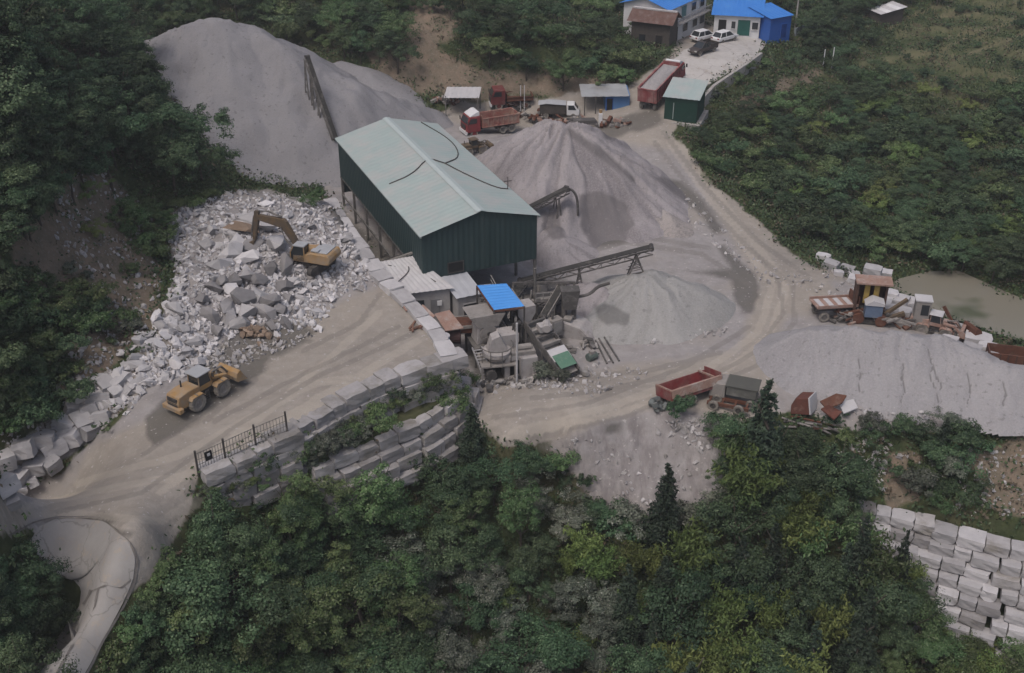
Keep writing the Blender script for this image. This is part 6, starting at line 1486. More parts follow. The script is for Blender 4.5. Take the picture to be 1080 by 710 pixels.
for u, v, s, dk in big:
    p = G(u, v); p.z += s * .22
    put('granite_boulder', r5.choice(BOD if dk else BOU), p, (s * r5.uniform(1.0, 1.4), s * r5.uniform(.8, 1.1), s * r5.uniform(.8, 1.1)), r5.uniform(0, 6), r5.uniform(-.4, .4), r5.uniform(-.4, .4),
        ['large pale angular boulder piled in the middle of the stone heap near the excavator', 'large dark grey boulder piled in the middle of the stone heap'][dk], 'boulder', GB + (' (dark)' if dk else ''))
for (u, v, s, lb) in ((252,246,2.6,'long pinkish brown boulder under the excavator bucket'), (268,240,2.9,'broad pale slab boulder leaning beside the excavator bucket')):
    p = G(u, v); p.z += .7; put('granite_boulder', BOB[0] if 'brown' in lb else BOU[3], p, (s * 1.5, s * .8, s * .65), R(-20), .1, .1, lb, 'boulder')
for k in range(26):
    u, v = 268 + r5.gauss(0, 10), 350 + r5.gauss(0, 6); p = G(u, v); s = r5.uniform(.5, 1.0); p.z += s * .25
    put('granite_boulder', r5.choice(BOB), p, (s * 1.2, s, s * .9), r5.uniform(0, 6), r5.uniform(-.5, .5), r5.uniform(-.5, .5), 'ochre brown stone in the small heap at the front of the dark boulders', 'stone', 'ochre brown stones in front of the dark boulders')
for k in range(150):
    u, v = rand_in(HEAP, r5); p = G(u, v)
    if v > 335 and u > 215: continue
    s = r5.uniform(.6, 1.15); p.z += s * .2
    put('granite_boulder', r5.choice(BOU), p, (s * r5.uniform(1.0, 1.5), s * r5.uniform(.8, 1.1), s * r5.uniform(.75, 1.05)), r5.uniform(0, 6), r5.uniform(-.6, .6), r5.uniform(-.6, .6), 'medium pale broken stone scattered over the stone heap at the hill foot', 'stone', 'medium stones of the boulder heap')
for k in range(85):
    u, v = rand_in([(188,318),(216,358),(214,388),(150,414),(120,444),(72,452),(58,438),(108,395),(160,338)], r5); p = G(u, v); s = r5.uniform(.6, 1.5); p.z += s * .22
    put('granite_boulder', r5.choice(BOU), p, (s * r5.uniform(1.0, 1.5), s * r5.uniform(.8, 1.1), s * r5.uniform(.8, 1.1)), r5.uniform(0, 6), r5.uniform(-.6, .6), r5.uniform(-.6, .6), 'pale broken stone in the narrow band between the heap and the squared blocks', 'stone', 'stones of the band along the hill foot')
def rubble(name, n, gen, smin, smax, meshes, material, label=None):
    Vs, Fs, b = [], [], 0
    protos = []
    for me in meshes:
        bm = bmesh.new(); bm.from_mesh(me); bmesh.ops.triangulate(bm, faces=bm.faces[:]); bm.verts.index_update()
        protos.append((np.array([v.co[:] for v in bm.verts]), np.array([[v.index for v in f.verts] for f in bm.faces]))); bm.free()
    rr = np.random.default_rng(n)
    for k in range(n):
        x, y, z = gen(k); V, Fc = protos[k % len(protos)]; s = smin + (smax - smin) * rr.random() ** 2
        E_ = np.array(Euler(rr.uniform(0, 6.28, 3)).to_matrix())
        Vs.append((V * (s * np.array([1.25, 1, .9]))) @ E_.T + (x, y, z + s * .12)); Fs.append(Fc + b); b += len(V)
    o = link(name, mesh_np(name, np.concatenate(Vs), np.concatenate(Fs), [material]))
    return tag(o, label, None, None, 'stuff')
rr5 = random.Random(15)
def heap_gen(k):
    u, v = rand_in(HEAP, rr5); p = G(u + rr5.gauss(0, 4), v + rr5.gauss(0, 3)); return p
small = [hull_mesh(90 + k, GRANW, 9, .8) for k in range(8)]
rubble('broken_stone', 3600, heap_gen, .28, .75, small, GRANW, 'mass of small pale broken stone covering the heap at the hill foot')
def scree_gen(k):
    polys = [[(60,185),(110,180),(180,245),(170,320),(120,340),(60,250)], [(60,380),(150,320),(165,335),(110,405),(60,420)], [(350,325),(336,350),(300,358),(240,360),(215,385),(240,392),(330,356)], [(0,455),(60,430),(110,400),(130,400),(120,440),(60,490),(0,520)], [(860,268),(930,295),(1060,370),(1060,384),(940,330),(860,290)],
             [(700,445),(755,440),(760,470),(740,480)], [(880,460),(940,455),(935,520),(890,500)], [(560,470),(750,450),(740,540),(650,560)], [(940,478),(1080,470),(1080,545),(1000,545)], [(535,395),(610,400),(600,412),(540,410)], [(640,344),(700,350),(770,345),(760,356),(690,364),(630,356)], [(500,400),(620,420),(690,395),(640,380),(520,420)], [(830,355),(820,400),(900,440),(1080,450),(1080,440),(900,430)], [(700,185),(800,275),(930,320),(800,300),(720,230)]]
    w = [420, 260, 240, 260, 240, 150, 140, 130, 200, 140, 160, 200, 260, 200]
    c = k % sum(w); i = 0
    while c >= w[i]: c -= w[i]; i += 1
    return G(*rand_in(polys[i], rr5))
rubble('loose_rubble', 3000, scree_gen, .12, .62, small, GRAN, 'loose stones strewn on the bare slopes and track edges')
# ------------------------------------------------------------------ trees, shrubs, ground cover
def leaf_mat(name, dark, light, third=None, vary=.36):
    m, nt, bs = new_mat(name)
    geo = nnode(nt, 'ShaderNodeNewGeometry'); oi = nnode(nt, 'ShaderNodeObjectInfo')
    lo = nnode(nt, 'ShaderNodeTexCoord').outputs['Object']; f1 = ramp(nt, noise_tex(nt, lo, .9, 3, .6), .36, .64)
    am = nnode(nt, 'ShaderNodeMath', operation='MULTIPLY_ADD'); nt.links.new(geo.outputs['Random Per Island'], am.inputs[0]); am.inputs[1].default_value = .42
    a2 = nnode(nt, 'ShaderNodeMath', operation='MULTIPLY'); nt.links.new(f1, a2.inputs[0]); a2.inputs[1].default_value = .58; nt.links.new(a2.outputs[0], am.inputs[2])
    col = mix(nt, am.outputs[0], lin(dark), lin(light))
    if third: col = mix(nt, ramp(nt, geo.outputs['Random Per Island'], .86, .9), col, lin(third))
    hs = nnode(nt, 'ShaderNodeHueSaturation')
    mr = nnode(nt, 'ShaderNodeMapRange'); mr.inputs['To Min'].default_value = 1 - vary; mr.inputs['To Max'].default_value = 1 + vary * 1.2
    nt.links.new(oi.outputs['Random'], mr.inputs['Value']); nt.links.new(mr.outputs[0], hs.inputs['Value'])
    m2 = nnode(nt, 'ShaderNodeMath', operation='MULTIPLY'); m2.inputs[1].default_value = 7.31; nt.links.new(oi.outputs['Random'], m2.inputs[0])
    fr = nnode(nt, 'ShaderNodeMath', operation='FRACT'); nt.links.new(m2.outputs[0], fr.inputs[0])
    mh = nnode(nt, 'ShaderNodeMapRange'); mh.inputs['To Min'].default_value = .468; mh.inputs['To Max'].default_value = .525
    nt.links.new(fr.outputs[0], mh.inputs['Value']); nt.links.new(mh.outputs[0], hs.inputs['Hue'])
    nt.links.new(col, hs.inputs['Color']); nt.links.new(hs.outputs[0], bs.inputs['Base Color'])
    bs.inputs['Roughness'].default_value = .65; bs.inputs['Specular IOR Level'].default_value = .25
    return m
LF_DARK = leaf_mat('dark_green_leaves', (.020, .042, .021), (.052, .088, .040), (.085, .125, .065))
LF_DEEP = leaf_mat('deep_green_needles', (.014, .027, .018), (.036, .054, .032))
LF_MID = leaf_mat('mid_green_leaves', (.036, .068, .025), (.076, .116, .043), (.12, .15, .08))
LF_YEL = leaf_mat('yellow_green_leaves', (.054, .090, .026), (.118, .156, .048))
LF_DUST = leaf_mat('dusty_leaves', (.052, .068, .048), (.115, .128, .098), (.17, .175, .15))
LF_DRY = leaf_mat('dry_stems', (.085, .072, .045), (.15, .13, .09))
BARK = mat('tree_bark', (.075, .062, .05), (.05, .042, .036), 4, .95)
def leaf_cards(C, size, rng, up=.7, out=None, aspect=.55, droop=0.0, chaos=1.0):
    n = len(C); N = rng.normal(size=(n, 3)) * chaos; N[:, 2] = np.abs(N[:, 2]) * .6 + up
    if out is not None: N += out * .8
    N /= np.linalg.norm(N, axis=1, keepdims=True)
    T = rng.normal(size=(n, 3)); T[:, 2] -= droop; T -= N * (T * N).sum(1, keepdims=True); T /= np.linalg.norm(T, axis=1, keepdims=True) + 1e-9
    B = np.cross(N, T); s = (size[0] + (size[1] - size[0]) * rng.random(n))[:, None]
    V = np.stack([C - T * s * .5, C + B * s * aspect * .5 - N * s * .06, C + T * s * .5 - N * s * .12 * (1 + droop), C - B * s * aspect * .5 - N * s * .06], 1).reshape(-1, 3)
    return V, np.arange(4 * n).reshape(n, 4)
def clumps(cent, rad, per, rng, flat=.55):
    n = len(cent); P = rng.normal(size=(n, per, 3)); P /= np.linalg.norm(P, axis=2, keepdims=True)
    P *= (rng.random((n, per, 1)) ** .45); P[..., 2] *= flat
    O = P.copy(); C = cent[:, None, :] + P * rad[:, None, None]
    return C.reshape(-1, 3), O.reshape(-1, 3)
def trunk_mesh(name, h, r, limbs, rng, spread, base=0.35):
    mb = MB(); pts = [Vector((0, 0, -.8))]; n = 5
    for k in range(1, n + 1): pts.append(Vector((rng.normal() * .09 * h * k / n * .6, rng.normal() * .09 * h * k / n * .6, h * k / n)))
    for k in range(n): mb.tube(pts[k], pts[k + 1], r * (1 - k / n * .8), r * (1 - (k + 1) / n * .8), n=7)
    for k in range(limbs):
        f = base + (1 - base) * rng.random() * .8; i = min(n - 1, int(f * n)); p = pts[i].lerp(pts[i + 1], f * n - i)
        a = rng.random() * 6.28; d = Vector((math.cos(a), math.sin(a), .35 + .5 * rng.random())) * spread * (.6 + .5 * rng.random())
        q = p + d * .5 + Vector((0, 0, .05 * h)); mb.tube(p, q, r * .42, r * .25, n=5); mb.tube(q, p + d + Vector((0, 0, .18 * h)), r * .25, r * .08, n=5)
    me = bpy.data.meshes.new(name); me.from_pydata(mb.v, [], mb.f); me.materials.append(BARK); me.update(); return me
def broad(seed, h, r, nc, per, size, flat=.55, low=.30, squash=.42):
    rng = np.random.default_rng(seed)
    lobes = rng.normal(size=(7, 3)) * np.array([r * .5, r * .5, h * .12]); lobes[:, 2] += h * .62
    k = rng.integers(0, 7, nc); D = rng.normal(size=(nc, 3)); D /= np.linalg.norm(D, axis=1, keepdims=True); D[:, 2] = np.where(D[:, 2] < -.2, -D[:, 2] * .6, D[:, 2])
    C = lobes[k] + D * np.array([r * .62, r * .62, h * squash * .62]) * (.65 + .45 * rng.random((nc, 1)))
    C[:, 2] = np.clip(C[:, 2], h * low, h * 1.02)
    P, O = clumps(C, r * (.20 + .20 * rng.random(nc)), per, rng, flat)
    o2 = C - np.array([0, 0, h * .5]); o2 /= np.linalg.norm(o2, axis=1, keepdims=True) + 1e-6
    return leaf_cards(P, size, rng, .35, (np.repeat(o2, per, 0) * .5 + O * 1.5) / .8, .6, 0.0, .5)
def conifer(seed, h, r, size):
    rng = np.random.default_rng(seed); C = []; O = []
    lv = int(h / .42)
    for k in range(lv):
        f = (k + .5) / lv; z = h * (.12 + .88 * f); rr = r * (1 - f) ** .8 * (.85 + .3 * rng.random()) + .12
        for b in range(int(6 + 8 * (1 - f))):
            a = rng.random() * 6.28; L = rr * (.6 + .5 * rng.random()); m_ = max(5, int(L * 26))
            t = rng.random(m_) ** .7; sp = rng.normal(size=m_) * .13 * (L * .8 + .15)
            x = np.cos(a) * t * L - np.sin(a) * sp; y = np.sin(a) * t * L + np.cos(a) * sp
            C.append(np.c_[x, y, z - t * t * L * .32 + rng.normal(size=m_) * .07]); O.append(np.c_[np.cos(a) * t, np.sin(a) * t, t * 0])
    return leaf_cards(np.concatenate(C), size, rng, .6, np.concatenate(O) * .6, .42)
def plume(seed, h, r, ns, per, size):
    rng = np.random.default_rng(seed); C = []
    for k in range(ns):
        a = rng.random() * 6.28; R_ = r * (.3 + .8 * rng.random()); H_ = h * (.7 + .35 * rng.random())
        t = (.25 + .75 * rng.random(per)); x = np.cos(a) * R_ * t ** 2; y = np.sin(a) * R_ * t ** 2; z = H_ * (1.12 * t - .28 * t ** 3)
        w = .12 + .42 * (1 - np.abs(t - .7)); C.append(np.c_[x, y, z] + rng.normal(size=(per, 3)) * np.c_[w, w, w * .6] * .55)
    return leaf_cards(np.concatenate(C), size, rng, .35, None, .38, .8)
def protos(defs):
    out = []
    for V, Fc, mtl, trunk in defs: out.append((mesh_np('crown', V, Fc, [mtl]), trunk))
    return out
def fam(kind, mtl, n, seed):
    res = []
    for k in range(n):
        rng = np.random.default_rng(seed + k)
        if kind == 'broad': h, r = 6.5, 2.5; g = broad(seed + k, h, r, 62, 120, (.12, .27)); tr = trunk_mesh('trunk', h * .8, .16, 7, rng, 1.7)
        elif kind == 'tall': h, r = 8.5, 2.3; g = broad(seed + k, h, r, 70, 112, (.12, .27), .5, .25, .55); tr = trunk_mesh('trunk', h * .85, .18, 8, rng, 1.5)
        elif kind == 'conifer': h, r = 9.0, 1.75; g = conifer(seed + k, h, r, (.22, .42)); tr = trunk_mesh('trunk', h * .97, .17, 0, rng, 1)
        elif kind == 'bamboo': h, r = 6.0, 2.2; g = plume(seed + k, h, r, 24, 120, (.24, .46)); tr = trunk_mesh('trunk', h * .6, .07, 9, rng, 1.0, .1)
        else: h, r = 2.4, 1.6; g = broad(seed + k, h, r, 34, 80, (.11, .24), .6, .05, .55); tr = trunk_mesh('trunk', h * .6, .06, 6, rng, .9, .05)
        res.append((mesh_np('crown', g[0], g[1], [mtl]), tr, h))
    return res
FAM = {}
def family(kind, mtl):
    k = (kind, mtl.name)
    if k not in FAM: FAM[k] = fam(kind, mtl, 4 if kind in ('broad', 'shrub') else 3, 100 * len(FAM) + 11)
    return FAM[k]
KIND_NAME = {'broad': ('broadleaf_tree', 'tree'), 'tall': ('tall_broadleaf_tree', 'tree'), 'conifer': ('conifer_tree', 'tree'), 'bamboo': ('bamboo_clump', 'bamboo'), 'shrub': ('shrub', 'shrub')}
r6 = random.Random(66)
PROTO_OBJ = {}
def plant(kind, mtl, loc, h, label, group=None, wide=1.0):
    """first of its kind is built, the rest are copies of it and of its two parts"""
    res = family(kind, mtl); i = r6.randrange(len(res)); key = (kind, mtl.name, i); cr, tr, h0 = res[i]
    nm, cat = KIND_NAME[kind]; s = h / h0
    sc = (s * wide * r6.uniform(.85, 1.15), s * wide * r6.uniform(.85, 1.15), s)
    loc = Vector(loc) - Vector((0, 0, .12))
    if key in PROTO_OBJ:
        t = copy_tree(PROTO_OBJ[key], loc, r6.uniform(0, 6.28), sc, label)
        if group: t['group'] = group
        elif 'group' in t: del t['group']
        t['category'] = cat
        return t
    t = thing(nm, label, cat, loc, r6.uniform(0, 6.28), group); t.scale = sc
    link('trunk', tr, t); link('crown', cr, t); PROTO_OBJ[key] = t; return t
PLACED = []
def scatter(poly, spacing, choose, tries=6000, hmin=1.0, hmax=1.0, avoid=None, cap=400):
    """plants whose tops were surveyed inside an outline; spacing in photograph pixels"""
    n = 0; us = [p[0] for p in poly]; vs2 = [p[1] for p in poly]
    pts = []
    for _ in range(tries):
        u, v = r6.uniform(min(us), max(us)), r6.uniform(min(vs2), max(vs2))
        if not inside(np.array(u), np.array(v), poly): continue
        if any((u - a) ** 2 + ((v - b) * 1.25) ** 2 < spacing ** 2 for a, b in pts): continue
        pts.append((u, v)); n += 1
        if n >= cap: break
    pts.sort(key=lambda q: q[1])
    for u, v in pts:
        kind, mtl, h, label, group, wide = choose(u, v)
        h *= r6.uniform(.8, 1.22); p = G(u, v, h * .86)
        uu_, vv_, _ = proj(np.array([p.x, p.y, p.z]))
        if m_yard_at(p.x, p.y) > .35: continue
        if 818 < u < 880 and 60 < v < 94: continue
        plant(kind, mtl, p, h, label, group, wide)
def m_yard_at(x, y):
    u, v, _ = proj(np.array([x, y, float(ht(x, y))]))
    if float(np.maximum(sdist(np.array(u), np.array(v), YARD), sdist(np.array(u), np.array(v), SPOIL))) > 1.5: return 1.0
    return 0.0
L_ = dict(
 fgb=('dark broadleaf tree in the dense wood between the concrete road and the spoil slope', 'dark broadleaf trees of the wood below the terrace'),
 fgt=('tall mid green broadleaf tree in the wood below the terrace wall', 'tall green trees of the wood below the terrace'),
 fgd=('greyish dust coated tree in the wood below the crushing plant', 'dust coated trees below the plant'),
 fgy=('green to yellowish feathery bamboo in the wood below the wrecked vehicles', 'yellowish bamboo below the wrecks'),
 fgc=('narrow dark conifer standing in the wood below the spoil slope', 'narrow conifers of the lower wood'),
 fgm=('leafy mid green tree in the wood beside the dry stacked wall', 'leafy trees beside the dry stacked wall'),
 lhb=('dark broadleaf tree on the steep hill beside the huge grey pile', 'dark trees on the steep hill'),
 lht=('tall dark tree on the steep hill above the stone heap', 'tall dark trees on the steep hill'),
 lhs=('low shrub on the rocky hillside above the tumbled blocks', 'low shrubs on the rocky hillside'),
 bkb=('green tree on the bank behind the scrap yard and the huge grey pile', 'trees on the bank behind the scrap yard'),
 bks=('bushy shrub on the bank behind the scrap yard', 'shrubs on the bank behind the scrap yard'),
 rib=('dark bushy tree in the overgrown valley beyond the yard', 'dark bushy trees of the valley'),
 ris=('green shrub in the overgrown valley beyond the haul road', 'green shrubs of the valley'),
 riy=('yellowish shrub in the overgrown valley beyond the haul road', 'yellowish shrubs of the valley'),
 rit=('small shrub along the grassy field terraces', 'small shrubs along the field terraces'),
 bl=('dark leafy tree on the outer curve of the concrete road', 'dark trees on the outer curve of the concrete road'),
 led=('shrub growing on the ledge between the two granite walls', 'shrubs on the ledge between the granite walls'),
 slp=('bushy shrub on the bank between the pale pile and the dry stacked wall', 'shrubs on the bank below the pale pile'),
 tfc=('weedy shrub at the foot of the wire fence', 'weedy shrubs below the wire fence'),
 drv=('shrub along the driveway retaining wall', 'shrubs along the driveway wall'))
def pk(kind, mtl, h, key, wide=1.0): return (kind, mtl, h, L_[key][0], L_[key][1], wide)
def ch_fg(u, v):
    q = r6.random()
    if u < 430 or (u < 560 and v < 540):
        if q < .62: return pk('broad', LF_DARK, r6.uniform(4.6, 6.6), 'fgb', 1.05)
        return pk('tall', LF_MID, r6.uniform(5.5, 7.5), 'fgt')
    if u < 660:
        if q < .62: return pk('broad', LF_DUST, r6.uniform(3.6, 5.4), 'fgd', 1.1)
        if q < .85: return pk('broad', LF_DARK, r6.uniform(4.2, 6.0), 'fgb', 1.0)
        return pk('bamboo', LF_YEL, r6.uniform(3.5, 4.6), 'fgy')
    if u > 940: return pk('broad', LF_MID, r6.uniform(3.2, 4.6), 'fgm', 1.0) if q < .7 else pk('bamboo', LF_YEL, r6.uniform(3.5, 4.6), 'fgy')
    if q < .22: return pk('conifer', LF_DEEP, r6.uniform(7, 9), 'fgc')
    if q < .60: return pk('bamboo', LF_YEL if q < .50 else LF_MID, r6.uniform(5.0, 7.4), 'fgy', .95)
    return pk('broad', LF_DARK, r6.uniform(4.6, 6.4), 'fgb')
FG = [(165,720),(172,660),(196,612),(222,562),(255,540),(300,512),(345,500),(430,488),(500,478),(555,486),(585,505),(602,545),(640,575),(700,572),(752,548),(768,478),(790,460),(855,462),(895,478),(902,530),(925,568),(965,590),(985,645),(1005,672),(1085,674),(1085,760),(175,760)]
scatter(FG, 32, ch_fg)
scatter([(-20,578),(28,578),(40,602),(56,640),(46,672),(18,705),(0,760),(-60,760),(-60,575)], 26, lambda u, v: pk('broad', LF_DARK, r6.uniform(3.6, 5.0), 'bl'))
def ch_lh(u, v):
    q = r6.random()
    if v > 260: return pk('shrub', LF_DARK if q < .6 else LF_MID, r6.uniform(1.4, 2.6), 'lhs')
    if q < .7: return pk('broad', LF_DARK, r6.uniform(4.5, 6.5), 'lhb', 1.0)
    return pk('tall', LF_DARK, r6.uniform(6, 8), 'lht')
scatter([(-30,-20),(160,-20),(145,30),(138,58),(162,80),(192,105),(206,130),(214,152),(192,162),(140,146),(85,150),(48,188),(10,220),(-30,230)], 21, ch_lh)
scatter([(-10,270),(50,285),(90,300),(125,335),(60,350),(0,352)], 17, ch_lh)
scatter([(-10,365),(60,365),(75,385),(45,432),(-10,445)], 14, ch_lh)
scatter([(120,205),(185,205),(225,195),(180,225),(170,262),(120,230)], 15, lambda u, v: pk('shrub', LF_MID, r6.uniform(1.4, 2.4), 'lhs'))
def ch_bk(u, v):
    if u < 240 or r6.random() < .3: return pk('broad', LF_DARK if r6.random() < .6 else LF_MID, r6.uniform(3.6, 5.2), 'bkb', 1.05)
    return pk('shrub', LF_MID if r6.random() < .65 else LF_DARK, r6.uniform(1.7, 3.0), 'bks', 1.1)
scatter([(160,-25),(700,-25),(652,2),(664,42),(696,64),(690,74),(640,74),(540,60),(490,34),(472,-5),(424,0),(420,40),(372,42),(330,36),(290,18),(240,2),(165,24)], 17.5, ch_bk)
def ch_ri(u, v):
    q = r6.random()
    if q < .34: return pk('broad', LF_DARK, r6.uniform(2.8, 4.2), 'rib', 1.15)
    if q < .60: return pk('shrub', LF_DARK, r6.uniform(1.9, 3.2), 'ris', 1.15)
    if q < .90: return pk('shrub', LF_MID, r6.uniform(1.7, 2.8), 'ris', 1.1)
    return pk('shrub', LF_YEL, r6.uniform(1.6, 2.6), 'riy', 1.1)
scatter([(712,142),(748,128),(800,90),(838,96),(872,92),(880,60),(960,66),(1090,95),(1090,286),(1055,272),(1000,257),(950,256),(905,250),(860,228),(810,196),(755,172)], 18, ch_ri, cap=240)
scatter([(842,45),(905,15),(925,35),(870,62),(850,80),(815,72)], 13, lambda u, v: pk('shrub', LF_DARK, r6.uniform(1.4, 2.4), 'ris'))
scatter([(820,-20),(1000,-20),(905,5),(860,25),(842,18)], 15, lambda u, v: pk('broad', LF_DARK, r6.uniform(3, 4.4), 'rib', 1.1))
for k in range(16):
    u, v = r6.uniform(940, 1085), r6.uniform(5, 95); p = G(u, v); plant('shrub', LF_DARK, p, r6.uniform(.8, 1.6), *L_['rit'])
for k in range(26):
    f = r6.random(); u = 350 + 120 * f; v = 470 - 72 * f + r6.uniform(-7, 9); p = G(u, v)
    plant('shrub', LF_MID if r6.random() < .4 else LF_DUST, p, r6.uniform(1.1, 2.1), *L_['led'])
for k in range(12):
    u = r6.uniform(215, 335); v = 520 - (u - 215) * .2 + r6.uniform(-3, 8); plant('shrub', LF_MID if k % 2 else LF_DUST, G(u, v), r6.uniform(.9, 1.6), *L_['tfc'])
for u, v in ((890,470),(905,500),(880,450),(925,470),(935,500),(970,505),(980,480),(990,520),(1005,505),(1010,470),(1020,495),(1030,520),(1015,530),(985,535),(960,520),(905,520),(918,455),(950,455),(1000,455),(995,495),(968,462)):
    plant('shrub', r6.choice([LF_DARK, LF_MID, LF_DARK, LF_DUST]), G(u, v), r6.uniform(1.2, 2.7), *L_['slp'])
for u, v in ((722,108),(738,100),(730,93),(748,104),(760,98),(775,88),(790,76),(806,70)):
    plant('shrub', LF_DUST if u < 760 else LF_MID, G(u, v), r6.uniform(1.1, 2.0), *L_['drv'])
one = [('conifer', LF_DEEP, 812, 402, 10.0, 'tallest dark conifer, in front of the wrecked vehicles at the road edge', 1.25),
 ('conifer', LF_DEEP, 705, 490, 9.0, 'lone dark conifer rising in front of the spoil slope', 1.15), ('conifer', LF_DEEP, 497, 426, 6.0, 'small dark conifer at the corner of the stepped lower wall', 1.3),
 ('conifer', LF_DEEP, 915, 545, 9.5, 'slim dark conifer standing in front of the near end of the dry stacked wall', .9), ('conifer', LF_DEEP, 958, 560, 8.5, 'slim conifer in front of the lower courses of the dry stacked wall', .85),
 ('conifer', LF_DEEP, 880, 470, 6.0, 'small conifer on the bank below the scrap heap', 1.1), ('conifer', LF_DEEP, 1000, 440, 3.6, 'smallest conifer, close under the toe of the pale pile', 1.2),
 ('bamboo', LF_YEL, 692, 574, 4.5, 'bright yellow green drooping bamboo beside the lone conifer', .8), ('bamboo', LF_YEL, 800, 475, 6.5, 'broad yellow green bamboo clump just below the tallest conifer', 1.2), ('bamboo', LF_YEL, 850, 530, 6.0, 'yellow green bamboo clump in the middle of the wood below the wrecks', 1.2),
 ('broad', LF_DARK, 772, 436, 5.0, 'dark tree between the spoil slope and the old grey truck', .9), ('broad', LF_DARK, 845, 448, 5.0, 'dark tree in front of the scrap heap', .9), ('broad', LF_DARK, 835, 490, 5.5, 'dark tree behind the yellow green bamboo', 1.0),
 ('broad', LF_DARK, 222, 528, 5.5, 'tree leaning out over the earth track beside the fence end', .9), ('broad', LF_MID, 335, 495, 5, 'mid green tree right under the lower granite wall', 1.0),
 ('shrub', LF_DUST, 575, 380, 1.9, 'dusty shrub at the foot of the green netting screen', 1.1), ('shrub', LF_DUST, 590, 388, 1.5, 'smaller dusty shrub just past the end of the green netting screen', 1.1), ('shrub', LF_MID, 470, 385, 2.2, 'green shrub at the high corner of the terrace wall', .9), ('shrub', LF_MID, 478, 415, 2.4, 'tall shrub in front of the stepped wall corner', .9),
 ('shrub', LF_MID, 333, 199, 1.8, 'green shrub at the back corner of the shed next to the stone heap', 1.2), ('shrub', LF_DARK, 715, 418, 2.0, 'dark shrub under the dark red tipper body', 1.0), ('shrub', LF_MID, 490, 395, 1.8, 'weedy shrub beside the foot of the steel ladder', .8),
 ('broad', LF_DARK, 560, 468, 4.2, 'dark tree at the road bend where the spoil slope begins', .9), ('shrub', LF_DARK, 408, 408, 1.7, 'dark shrub hanging over the top course of the terrace wall', 1.0)]
for kind, mtl, u, v, h, lb, wd in one: plant(kind, mtl, G(u, v, h * .97), h, lb, None, wd)
# low weeds and grass nobody could count
vis = (TU > -60) & (TU < 1140) & (TV > -40) & (TV < 780)
wgt = np.where(vis, (1 - np.clip(m_yard * 1.3, 0, 1)) * (1 - .80 * m_brown) * (1 - .55 * m_terr), 0)
wgt = wgt * (1 - poly_mask(TU, TV, [HEAP, [(25,720),(66,668),(84,640),(30,575),(20,550),(120,545),(160,590),(140,640),(75,760)], [(300,430),(490,350),(500,440),(340,500)]], 10)) * (1 - .6 * poly_mask(TU, TV, [[(890,520),(1100,560),(1100,680),(980,680)]], 8))
wgt = wgt * np.gradient(TX, axis=1) * np.gradient(TY, axis=0); wgt = np.clip(wgt * (1 + 40 / (TY + 1)) , 0, None).ravel(); wgt[TY.ravel() > 280] = 0
def weeds(name, n, per, size, mtl, label, seed, rad, hgt):
    rng = np.random.default_rng(seed); i = rng.choice(len(wgt), n, p=wgt / wgt.sum())
    X = TX.ravel()[i] + rng.normal(size=n) * .3; Y = TY.ravel()[i] + rng.normal(size=n) * .3; Z = ht(X, Y)
    C = np.c_[X, Y, Z][:, None, :] + rng.normal(size=(n, per, 3)) * np.array([rad, rad, 0]); C[..., 2] += rng.random((n, per)) * hgt
    V, Fc = leaf_cards(C.reshape(-1, 3), size, rng, .35)
    tag(link(name, mesh_np(name, V, Fc, [mtl])), label, None, None, 'stuff')
weeds('ground_cover', 15000, 11, (.22, .5), LF_DARK, 'low dark green weeds covering the slopes', 1, .55, .7)
weeds('ground_cover', 9000, 11, (.2, .45), LF_MID, 'low mid green weeds covering the slopes', 2, .5, .6)
weeds('dry_grass', 7000, 9, (.2, .5), LF_DRY, 'tufts of dry grass on the slopes', 3, .4, .5)

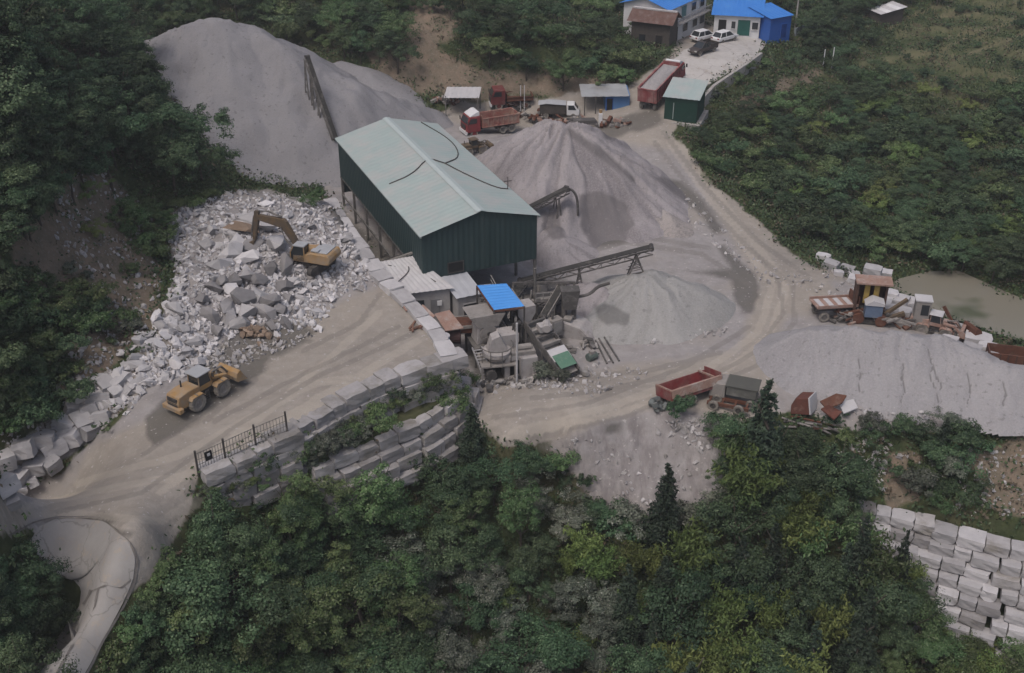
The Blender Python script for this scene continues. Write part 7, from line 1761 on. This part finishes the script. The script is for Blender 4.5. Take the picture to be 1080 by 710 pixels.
for u, v in ((592,496),(602,512),(614,532),(628,548),(645,560),(668,566),(690,562),(715,556),(738,548),(757,530),(764,505),(768,480),(625,540),(655,556),(700,552)):
    plant('shrub' if r6.random() < .6 else 'broad', r6.choice([LF_DARK, LF_DUST, LF_MID]), G(u, v + 6), r6.uniform(1.6, 3.0), 'bushy growth along the lower edge of the grey spoil slope', 'bushes along the spoil slope edge')
for k in range(14):
    f = r6.random(); u = 225 + 150 * f; v = 512 - 42 * f + r6.uniform(-4, 10); plant('shrub', r6.choice([LF_DARK, LF_MID, LF_DUST]), G(u, v), r6.uniform(1.0, 2.2), 'bush growing against the face of the terrace retaining wall', 'bushes against the terrace wall')
for u, v, h in ((1000,668,3.2),(1022,675,3.6),(1045,672,3.0),(1066,676,3.4),(1082,670,3.0),(985,655,3.6),(1035,690,4.0),(1010,700,4.2),(1070,700,4.2)):
    plant('bamboo', LF_YEL if u % 2 else LF_MID, G(u, v, h * .8), h, 'feathery bamboo in front of the lowest course of the dry stacked wall', 'bamboo in front of the dry stacked wall')

for u, v in ((322,478),(335,474),(346,482),(312,482),(358,470),(330,488)): plant('shrub', r6.choice([LF_DARK, LF_DUST]), G(u, v), r6.uniform(1.4, 2.2), *L_['led'])
for k in range(14):
    u, v = rand_in([(70,190),(150,180),(180,235),(165,325),(110,390),(70,340)], r6); plant('shrub', r6.choice([LF_MID, LF_DUST, LF_YEL]), G(u, v), r6.uniform(.7, 1.5), *L_['lhs'])

for u, v in ((176,604),(164,626),(154,646),(146,664),(138,682),(128,700),(122,718),(158,668),(150,690),(142,712),(170,648),(186,622)):
    plant('shrub', r6.choice([LF_DARK, LF_DARK, LF_MID]), G(u, v), r6.uniform(1.3, 2.4), 'leafy shrub on the inner verge between the concrete road and the wood', 'shrubs along the inner road verge')

# ------------------------------------------------------------------ the damp air over the valley
HZ = bpy.data.materials.new('haze'); HZ.use_nodes = True; hn = HZ.node_tree.nodes; hn.clear()
ho = hn.new('ShaderNodeOutputMaterial'); hv = hn.new('ShaderNodeVolumePrincipled')
hv.inputs['Color'].default_value = (.86, .88, .92, 1); hv.inputs['Density'].default_value = .00045; hv.inputs['Anisotropy'].default_value = .2
HZ.node_tree.links.new(hv.outputs[0], ho.inputs['Volume'])
zmax = max(CAM_H + 4, 62.0); lo = float(TZ.min()) - 1.0
TZmax = float(TZ.max()) + 12
X_ = float(np.abs(TX).max()) + 5; Y_ = float(TY.max()) + 5
mb = MB(); mb.box((0, Y_ / 2 - 10, (lo + max(zmax, TZmax)) / 2), (2 * X_, Y_ + 30, max(zmax, TZmax) - lo))
tag(mb.build('haze', HZ), 'thin damp haze over the valley', None, None, 'stuff')
